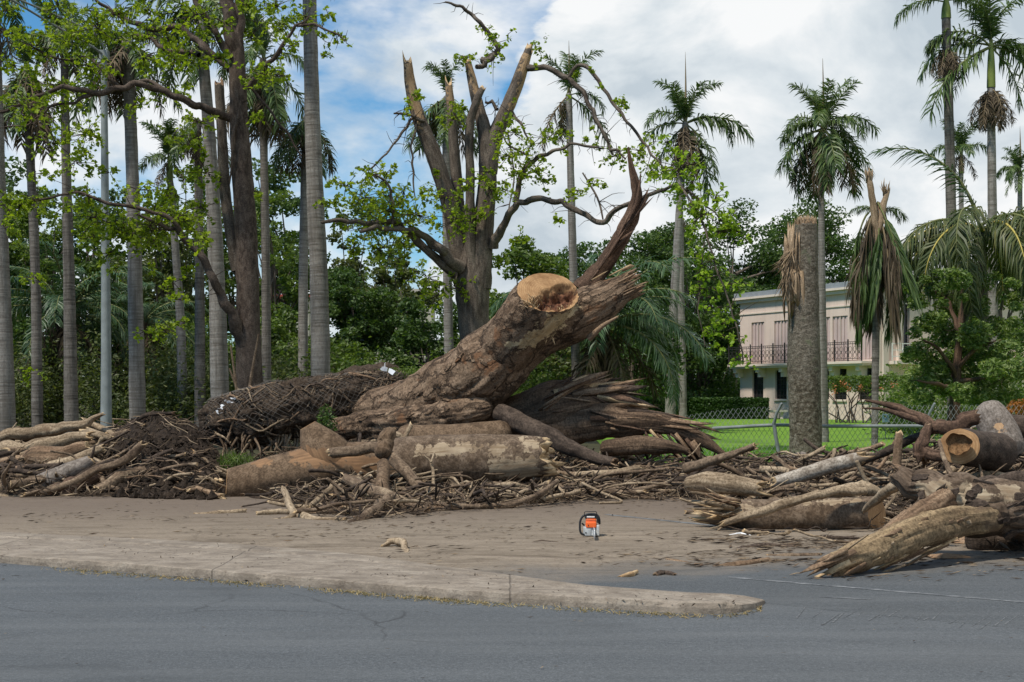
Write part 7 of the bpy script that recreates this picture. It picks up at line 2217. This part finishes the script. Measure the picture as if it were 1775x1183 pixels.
def tangle(n, x0, x1, where, group, seed, lens, rads, tr_=(0.02, 1.15), head=0.55, marks=(), wig=0.06):
    rng = np.random.default_rng(seed)
    kinds_m = [(MB_, "brown"), (MW, "pale"), (MB_, "brown"), (MD, "dark"), (MT, "torn"), (MW, "pale"), (MD, "dark")]
    q, tries = 0, 0
    while q < n and tries < n * 8:
        tries += 1
        px = x0 + (x1 - x0) * (q + rng.random()) / n
        t = tr_[0] + (tr_[1] - tr_[0]) * rng.random() ** 0.9
        d0, d1 = np.interp(px, HX, HFOOT), np.interp(px, HX, HRIDGE)
        y = d0 + (d1 - d0) * t
        x = (px - CX) / F * y
        L = lens[0] + (lens[1] - lens[0]) * rng.random() ** 1.6
        r = rads[0] + (rads[1] - rads[0]) * rng.random() ** 1.8
        a = rng.normal(0, head)
        dr = np.array([math.cos(a), math.sin(a) * 0.8])
        k = 6
        s = np.linspace(-0.5, 0.5, k)
        xy = np.array([x, y]) + dr * (s * L)[:, None] + np.array([-dr[1], dr[0]]) * (rng.normal(0, wig, k) * L)[:, None]
        z = heap_z(xy[:, 0], xy[:, 1])
        slope = rng.normal(0.0, 0.16)
        z = 0.55 * z + 0.45 * np.linspace(z[0], z[-1], k) + r * 0.8 + rng.normal(0, 0.04) + s * L * slope + rng.random() * 0.07
        z = z + rng.normal(0, 0.4 * wig * L, k)
        z = np.maximum(z, r * 0.7 + 0.008)
        pts = np.concatenate([xy, z[:, None]], 1)
        fork = rng.random() < 0.4
        flip = rng.random() < 0.5
        mats, shade = kinds_m[int(rng.integers(0, len(kinds_m)))]
        thick = "thin" if r < rads[0] + 0.12 * (rads[1] - rads[0]) else ("slim" if r < rads[0] + 0.4 * (rads[1] - rads[0]) else "thick")
        size = "short" if L < lens[0] + 0.25 * (lens[1] - lens[0]) else "long"
        lie = "pointing outward" if abs(math.sin(a)) > 0.75 else ("rising rightward" if slope > 0.09 else ("rising leftward" if slope < -0.09 else "lying level"))
        spot = marks[min(len(marks) - 1, int((px - x0) / (x1 - x0) * len(marks)))] if marks else where
        row = "low" if t < tr_[0] + 0.4 * (tr_[1] - tr_[0]) else ("midway" if t < tr_[0] + 0.7 * (tr_[1] - tr_[0]) else "high")
        lab = "%s %s %s%s branch %s, %s in %s" % (size, thick, "forked " if fork else "", shade, lie, row, spot)
        if lab in USED:
            continue
        USED.add(lab)
        g = Geo()
        rr = r * np.array([1, 0.97, 0.93, 0.87, 0.8, 0.55 + 0.2 * rng.random()])
        if flip:
            pts = pts[::-1].copy()
        kinds = ('broken', 'broken') if rng.random() < 0.75 else ('cut', 'broken')
        limb(g, pts, rr, seg=9 if r < 0.04 else 16, step=max(0.04, r * 1.2), lump=0.16, ridge=0.16, rfreq=6, rlen=4, ends=kinds, seed=seed * 7 + q, spike=1.4)
        if fork:
            b = pts[2]
            e = b + np.append(dr * 0.5 + rng.normal(0, 0.35, 2), 0.25 * rng.random()) * L * 0.35
            limb(g, [b, (b + e) / 2 + rng.normal(0, 0.03, 3), e], [r * 0.7, r * 0.5, r * 0.25], seg=6, step=0.1, lump=0.12, ends=('none', 'broken'), seed=q)
        solo("branch", g, mats, lab, "branch", pts.mean(0), group)
        q += 1

tangle(46, -40, 205, "", "branches of the heap at the left edge", 301, (0.7, 2.4), (0.022, 0.085), head=0.4, wig=0.03, marks=("the log heap at the left edge", "the log heap below the second palm", "the log heap below the lamp pole"))
tangle(26, 195, 395, "", "branches in the soil heap", 302, (0.4, 1.6), (0.014, 0.055), (0.0, 0.36), marks=("the soil heap's left side", "the soil heap's right side"))
tangle(46, 480, 800, "", "branches at the foot of the sawn logs", 303, (0.4, 1.6), (0.013, 0.045), (-0.02, 0.40), 0.65, marks=("the twigs by the pale forked stick", "the twigs under the thick tan branch", "the twigs before the mottled log"))
tangle(78, 790, 1215, "", "branches in the tangle behind the chainsaw", 304, (0.7, 2.6), (0.012, 0.058), (0.0, 0.95), 0.42, marks=("the tangle by the mottled log", "the tangle left of the chainsaw", "the tangle behind the chainsaw", "the tangle below the torn limb"), wig=0.075)
tangle(62, 1195, 1690, "", "branches between the dark log and the fence", 305, (0.5, 2.4), (0.014, 0.07), (0.05, 1.15), 0.42, marks=("the tangle by the smooth tan log", "the tangle before the palm stump", "the tangle by the snapped post", "the tangle below the hollow log"))
tangle(20, 1600, 1830, "", "branches around the hollow sawn log", 306, (0.4, 1.6), (0.012, 0.05), (0.1, 1.0), 0.7, marks=("the pile under the hollow log", "the pile at the right edge"))
tangle(14, 1200, 1480, "", "branches before the long dark log", 307, (0.25, 0.9), (0.010, 0.028), (-0.34, -0.1), 0.6, marks=("the litter before the long dark log", "the litter by the forked prong"))

def twigs(label, x0, x1, n, seed, tr_=(0.0, 1.1), name="twigs", rmul=1.0, lmul=1.0):
    rng = np.random.default_rng(seed)
    g = Geo()
    px = x0 + (x1 - x0) * rng.random(n)
    for q in range(n):
        d0, d1 = np.interp(px[q], HX, HFOOT), np.interp(px[q], HX, HRIDGE)
        y = d0 + (d1 - d0) * (tr_[0] + (tr_[1] - tr_[0]) * rng.random())
        x = (px[q] - CX) / F * y
        L = (0.2 + 0.7 * rng.random() ** 2) * lmul
        z = float(heap_z(x, y)) + 0.03 + 0.05 * rng.random()
        a, e = rng.normal(0, 0.9), rng.normal(0.12, 0.35)
        dv = np.array([math.cos(a) * math.cos(e), math.sin(a) * math.cos(e), math.sin(e)])
        b = np.array([x, y, z + 0.06])
        p = np.array([b - dv * L / 2, b - dv * L / 5 + rng.normal(0, 0.06 * L, 3), b + dv * L / 5 + rng.normal(0, 0.06 * L, 3), b + dv * L / 2])
        p[:, 2] = np.maximum(p[:, 2], 0.02)
        r = (0.005 + 0.008 * rng.random()) * rmul
        limb(g, p, [r, r * 0.95, r * 0.8, r * 0.4], seg=4 if rmul == 1 else 7, step=0.2 if rmul == 1 else 0.12, lump=0 if rmul == 1 else 0.25, ends=('round', 'round'), seed=int(q), mat=int(rng.integers(0, 3)), capmat=0)
    o = link(name, g.mesh(name, [BRANCH, PALEWOOD, DARKBARK], True))
    ORG[o.name] = np.zeros(3)
    tag(o, label, "twigs", None, "stuff")
twigs("fine twigs in the log heap and soil heap at the left", -40, 400, 320, 401)
twigs("fine twigs in the tangle under the fallen trunk", 400, 1210, 620, 402)
twigs("fine twigs among the sawn logs before the fence", 1200, 1830, 420, 403)
twigs("jumbled small sticks packed between the logs of the left heap", -40, 205, 110, 404, (0.0, 1.0), "sticks", 3.6, 1.6)
twigs("jumbled small sticks packed under the fallen trunk and behind the chainsaw", 560, 1215, 330, 405, (0.05, 1.0), "sticks", 3.0, 1.7)
twigs("jumbled small sticks packed between the sawn logs before the fence", 1200, 1830, 260, 406, (0.05, 1.1), "sticks", 3.2, 1.6)
# ------------------------------------------------------------------ fence
fd = 36.6
fence = thing("chain_link_fence", "galvanised chain link fence with a single rail along the lawn", "fence", G(1500, gy(fd)))
def fz(py):
    return CH - (py - HY) / F * fd
def fx(px):
    return (px - CX) / F * fd
X0, X1 = fx(1090), fx(2050)
TOP = [(1080, 748), (1130, 735), (1180, 722), (1240, 712), (1300, 706), (1400, 704), (1500, 703), (1700, 702), (2100, 702)]
g = Geo()
p_ = 0.135
for s in (-1, 1):
    for x in np.arange(X0 - 1.4, X1 + 1.4, p_):
        zz = np.linspace(0.02, 1.42, 15)
        xx = x + s * (zz - 0.02) * 0.62
        ok = (xx > X0) & (xx < X1)
        if ok.sum() < 3:
            continue
        xx, z2 = xx[ok], zz[ok]
        ztop = fz(interp_px(TOP, xx / fd * F + CX))
        z2 = z2 / 1.42 * ztop
        yy = fd + 0.012 * s + 0.05 * np.sin(xx * 1.3) * np.clip(z2 - 0.8, 0, 1)
        limb(g, np.stack([xx, yy, z2], 1), np.full(len(xx), 0.0052), seg=3, step=0.3, lump=0, ends=('none', 'none'))
part("chain_link_mesh", g, GALVWIRE, fence, True, "stuff")
g = Geo()
limb(g, W([(1236, 743), (1290, 740), (1348, 737), (1420, 739), (1520, 739), (1620, 739), (1740, 741), (2050, 744)], fd - 0.06), np.full(8, 0.045), seg=10, step=0.6, lump=0, ends=('round', 'round'))
part("rail", g, GALV, fence)
for px, dx, arm in ((1350, -8, True), (1604, 3, True), (1905, 0, True)):
    g = Geo()
    a, b = [fx(px), fd - 0.12, -0.02], P(px + dx, 741, fd - 0.12)
    limb(g, [a, b, P(px + dx - 0.5, 733, fd - 0.12)], [0.05, 0.05, 0.05], seg=10, step=0.4, lump=0, ends=('round', 'round'))
    o = part("post", g, GALV, fence)
    g = Geo()
    limb(g, [P(px + dx - 0.5, 735, fd - 0.13), P(px + dx + 2, 722, fd - 0.2), P(px + dx + 13, 700, fd - 0.3)], [0.045, 0.04, 0.036], seg=8, step=0.3, lump=0, ends=('round', 'round'))
    part("angled_arm", g, GALV, o)

# ------------------------------------------------------------------ lamp pole with a twin tube arm
d = 47.0
lp = thing("lamp_pole", "tall pale tapered lamp pole with a twin tube arm, left among the palms", "lamp pole", G(184, gy(d)))
g = Geo()
limb(g, [P(184, gy(d), d), P(184, 600, d), P(182, 330, d), P(180, 95, d)], np.array([20, 17, 13.5, 10]) * 0.5 * d / F, seg=16, step=1.0, lump=0, ends=('none', 'round'))
part("pole", g, POLEMAT, lp)
g = Geo()
g.box(P(181, 96, d), (0.27, 0.27, 0.30))
part("collar", g, POLEMAT, lp, False)
for a in ([(180, 96, 0), (158, 80, -.6), (90, 42, -2), (20, 0, -3.6), (-90, -62, -6)], [(181, 82, 0), (166, 60, -.4), (100, 28, -2), (34, 0, -3.6), (-90, -60, -6)]):
    g = Geo()
    limb(g, [P(x, y, d + q) for x, y, q in a], np.array([4.5, 4.2, 4, 3.6, 3]) * 0.5 * d / F, seg=8, step=0.5, lump=0, ends=('round', 'round'))
    part("arm_tube", g, POLEMAT, lp)
g = Geo()
e = P(-110, -64, d - 6.2)
limb(g, [e + [0.3, 0, 0], e, e - [0.45, 0, 0.02], e - [0.7, 0, 0.03]], [0.06, 0.13, 0.13, 0.05], seg=12, step=0.1, lump=0, ends=('round', 'round'))
part("lamp_head", g, POLEMAT, lp)
d = 72.0
sp_ = thing("small_lamp_post", "small far lamp post with a short arm, right of the big smooth palm", "lamp post", G(593, gy(d)))
g = Geo()
limb(g, [P(593, gy(d), d), P(593, 640, d), P(594, 576, d)], [0.10, 0.09, 0.075], seg=10, step=1, lump=0, ends=('none', 'round'))
part("post", g, POLEMAT, sp_)
g = Geo()
limb(g, [P(594, 598, d), P(605, 592, d), P(624, 589, d)], [0.028, 0.025, 0.02], seg=6, step=0.3, lump=0, ends=('round', 'round'))
part("arm", g, POLEMAT, sp_)
g = Geo()
g.box(P(626, 590, d), (0.30, 0.12, 0.07))
part("lamp_head", g, POLEMAT, sp_, False)

# ------------------------------------------------------------------ chainsaw
sw = G(1024, 931)
sw[2] = 0.012
ROT = R(-2.0)
saw = thing("chainsaw", "orange and black chainsaw standing on the muddy road with its bar toward the viewer", "chainsaw", sw)

def sl(p):
    p = np.atleast_2d(np.asarray(p, float)) * 1.0
    c, s = math.cos(ROT), math.sin(ROT)
    return np.stack([p[:, 0] * c - p[:, 1] * s, p[:, 0] * s + p[:, 1] * c, p[:, 2]], 1) + sw

def rbox(lo, hi, bev, mat, name, parent, taper=(1, 1), shift=0.0):
    """rounded box between two corners, top scaled by taper"""
    import bmesh
    bm = bmesh.new()
    bmesh.ops.create_cube(bm, size=1.0)
    lo, hi = np.array(lo, float), np.array(hi, float)
    c, s = (lo + hi) / 2, hi - lo
    for v in bm.verts:
        t = v.co.z + 0.5
        v.co.x = v.co.x * s[0] * (1 + (taper[0] - 1) * t) + c[0]
        v.co.y = v.co.y * s[1] * (1 + (taper[1] - 1) * t) + c[1] + shift * t
        v.co.z = v.co.z * s[2] + c[2]
    bmesh.ops.bevel(bm, geom=list(bm.edges), offset=bev, segments=3, affect='EDGES', profile=0.6)
    g = Geo()
    bm.verts.index_update()
    vv = sl([v.co[:] for v in bm.verts])
    by = {}
    for f in bm.faces:
        by.setdefault(len(f.verts), []).append([v.index for v in f.verts])
    g.add(vv, [np.array(q) for q in by.values()], 0, vv)
    bm.free()
    return part(name, g, mat, parent, True)

def stube(name, pts, r, mat, parent, seg=10, step=0.015):
    g = Geo()
    limb(g, sl(pts), np.full(len(pts), r), seg=seg, step=step, lump=0, ends=('round', 'round'))
    return part(name, g, mat, parent)

case = rbox((-0.070, -0.02, 0.0), (0.085, 0.20, 0.105), 0.012, GREYP, "engine_case", saw, (1.0, 0.95))
rbox((-0.085, 0.02, 0.012), (-0.068, 0.18, 0.095), 0.006, GREYP, "starter_cover", saw)
rbox((0.068, -0.045, 0.004), (0.100, 0.14, 0.130), 0.010, GREYP, "sprocket_cover", saw, (1, 0.85))
top = rbox((-0.062, -0.012, 0.100), (0.072, 0.15, 0.205), 0.020, ORANGE, "top_cover", saw, (0.90, 0.85), 0.01)
rbox((-0.056, -0.030, 0.098), (0.066, -0.006, 0.160), 0.008, ORANGE, "muffler_cover", saw, (0.92, 1.0))
rbox((-0.034, -0.0335, 0.118), (-0.024, -0.0295, 0.135), 0.0015, BLACKP, "vent_slot", top)
flt = rbox((-0.070, 0.01, 0.198), (0.082, 0.19, 0.246), 0.014, BLACKP, "filter_cover", saw, (0.92, 0.9))
rbox((-0.046, 0.0085, 0.214), (0.046, 0.013, 0.229), 0.0015, WHITEL, "label_plate", flt)
rbox((0.074, 0.0, 0.150), (0.098, 0.16, 0.235), 0.010, BLACKP, "side_cowl", saw, (0.7, 0.9))
stube("front_handle", [(-0.060, 0.03, 0.016), (-0.105, 0.03, 0.020), (-0.123, 0.03, 0.05), (-0.127, 0.03, 0.11), (-0.122, 0.03, 0.17), (-0.095, 0.03, 0.222), (-0.045, 0.03, 0.250), (0.03, 0.03, 0.254), (0.078, 0.03, 0.240), (0.100, 0.03, 0.20), (0.104, 0.03, 0.14)], 0.0125, BLACKP, saw, 12)
stube("hand_guard", [(-0.072, -0.012, 0.235), (-0.074, -0.03, 0.278), (-0.062, -0.036, 0.287), (0.0, -0.038, 0.289), (0.058, -0.036, 0.287), (0.068, -0.03, 0.278), (0.072, -0.012, 0.235)], 0.0045, BLACKP, saw, 8)
stube("hand_guard_crossbar", [(-0.072, -0.014, 0.240), (0.0, -0.02, 0.243), (0.07, -0.014, 0.240)], 0.004, BLACKP, saw, 8)
stube("rear_handle", [(0.0, 0.17, 0.19), (0.0, 0.26, 0.20), (0.0, 0.36, 0.16), (0.0, 0.40, 0.10), (0.0, 0.36, 0.035), (0.0, 0.22, 0.02)], 0.019, BLACKP, saw, 12, 0.03)
stube("starter_grip", [(-0.100, 0.05, 0.140), (-0.085, 0.05, 0.128), (-0.075, 0.05, 0.118)], 0.010, BLACKP, saw, 8)
g = Geo()                                              # guide bar, its flat side vertical, nose toward the viewer
L_, hb, tb, x_ = 0.46, 0.036, 0.0045, 0.034
prof = [(0.02, -hb * 0.8), (-0.05, -hb)] + [(-0.05 - (L_ - 0.05) * q, -hb) for q in (0.5, 0.96)] + [(-L_ - hb * math.cos(a) * 0.9, math.sin(a) * hb) for a in np.linspace(-1.2, 1.2, 9)] + [(-0.05 - (L_ - 0.05) * q, hb) for q in (0.96, 0.5)] + [(-0.05, hb), (0.02, hb * 0.8)]
zc = 0.062
n_ = len(prof)
v = np.concatenate([np.array([[x_ - tb, y, zc + z] for y, z in prof]), np.array([[x_ + tb, y, zc + z] for y, z in prof])])
i = np.arange(n_)
g.add(sl(v), [np.stack([i, (i + 1) % n_, n_ + (i + 1) % n_, n_ + i], 1)], 0)
g.Fc.append((np.arange(n_)[None, ::-1] + 0, np.array([0])))
g.Fc.append((np.arange(n_)[None] + n_, np.array([0])))
bar = part("guide_bar", g, STEEL, saw, False)
g = Geo()
cp = [(x_, y * 1.0, zc + z * 1.16) for y, z in prof]
limb(g, sl(cp), np.full(len(cp), 0.0065), seg=6, step=0.012, lump=0, ends=('round', 'round'))
for y, z in prof[2:-2]:
    g.box(sl([[x_, y, zc + z * 1.32]])[0], (0.010, 0.012, 0.010), 0, ROT)
part("chain", g, STEEL, bar)
rbox((0.012, -0.035, 0.004), (0.060, -0.016, 0.026), 0.004, GREYP, "spiked_bumper", saw)
rbox((-0.060, -0.028, 0.004), (0.0, -0.018, 0.085), 0.004, GREYP, "oil_tank_face", saw)
rbox((-0.066, -0.032, 0.030), (-0.050, -0.027, 0.046), 0.003, BLACKP, "filler_cap", saw)
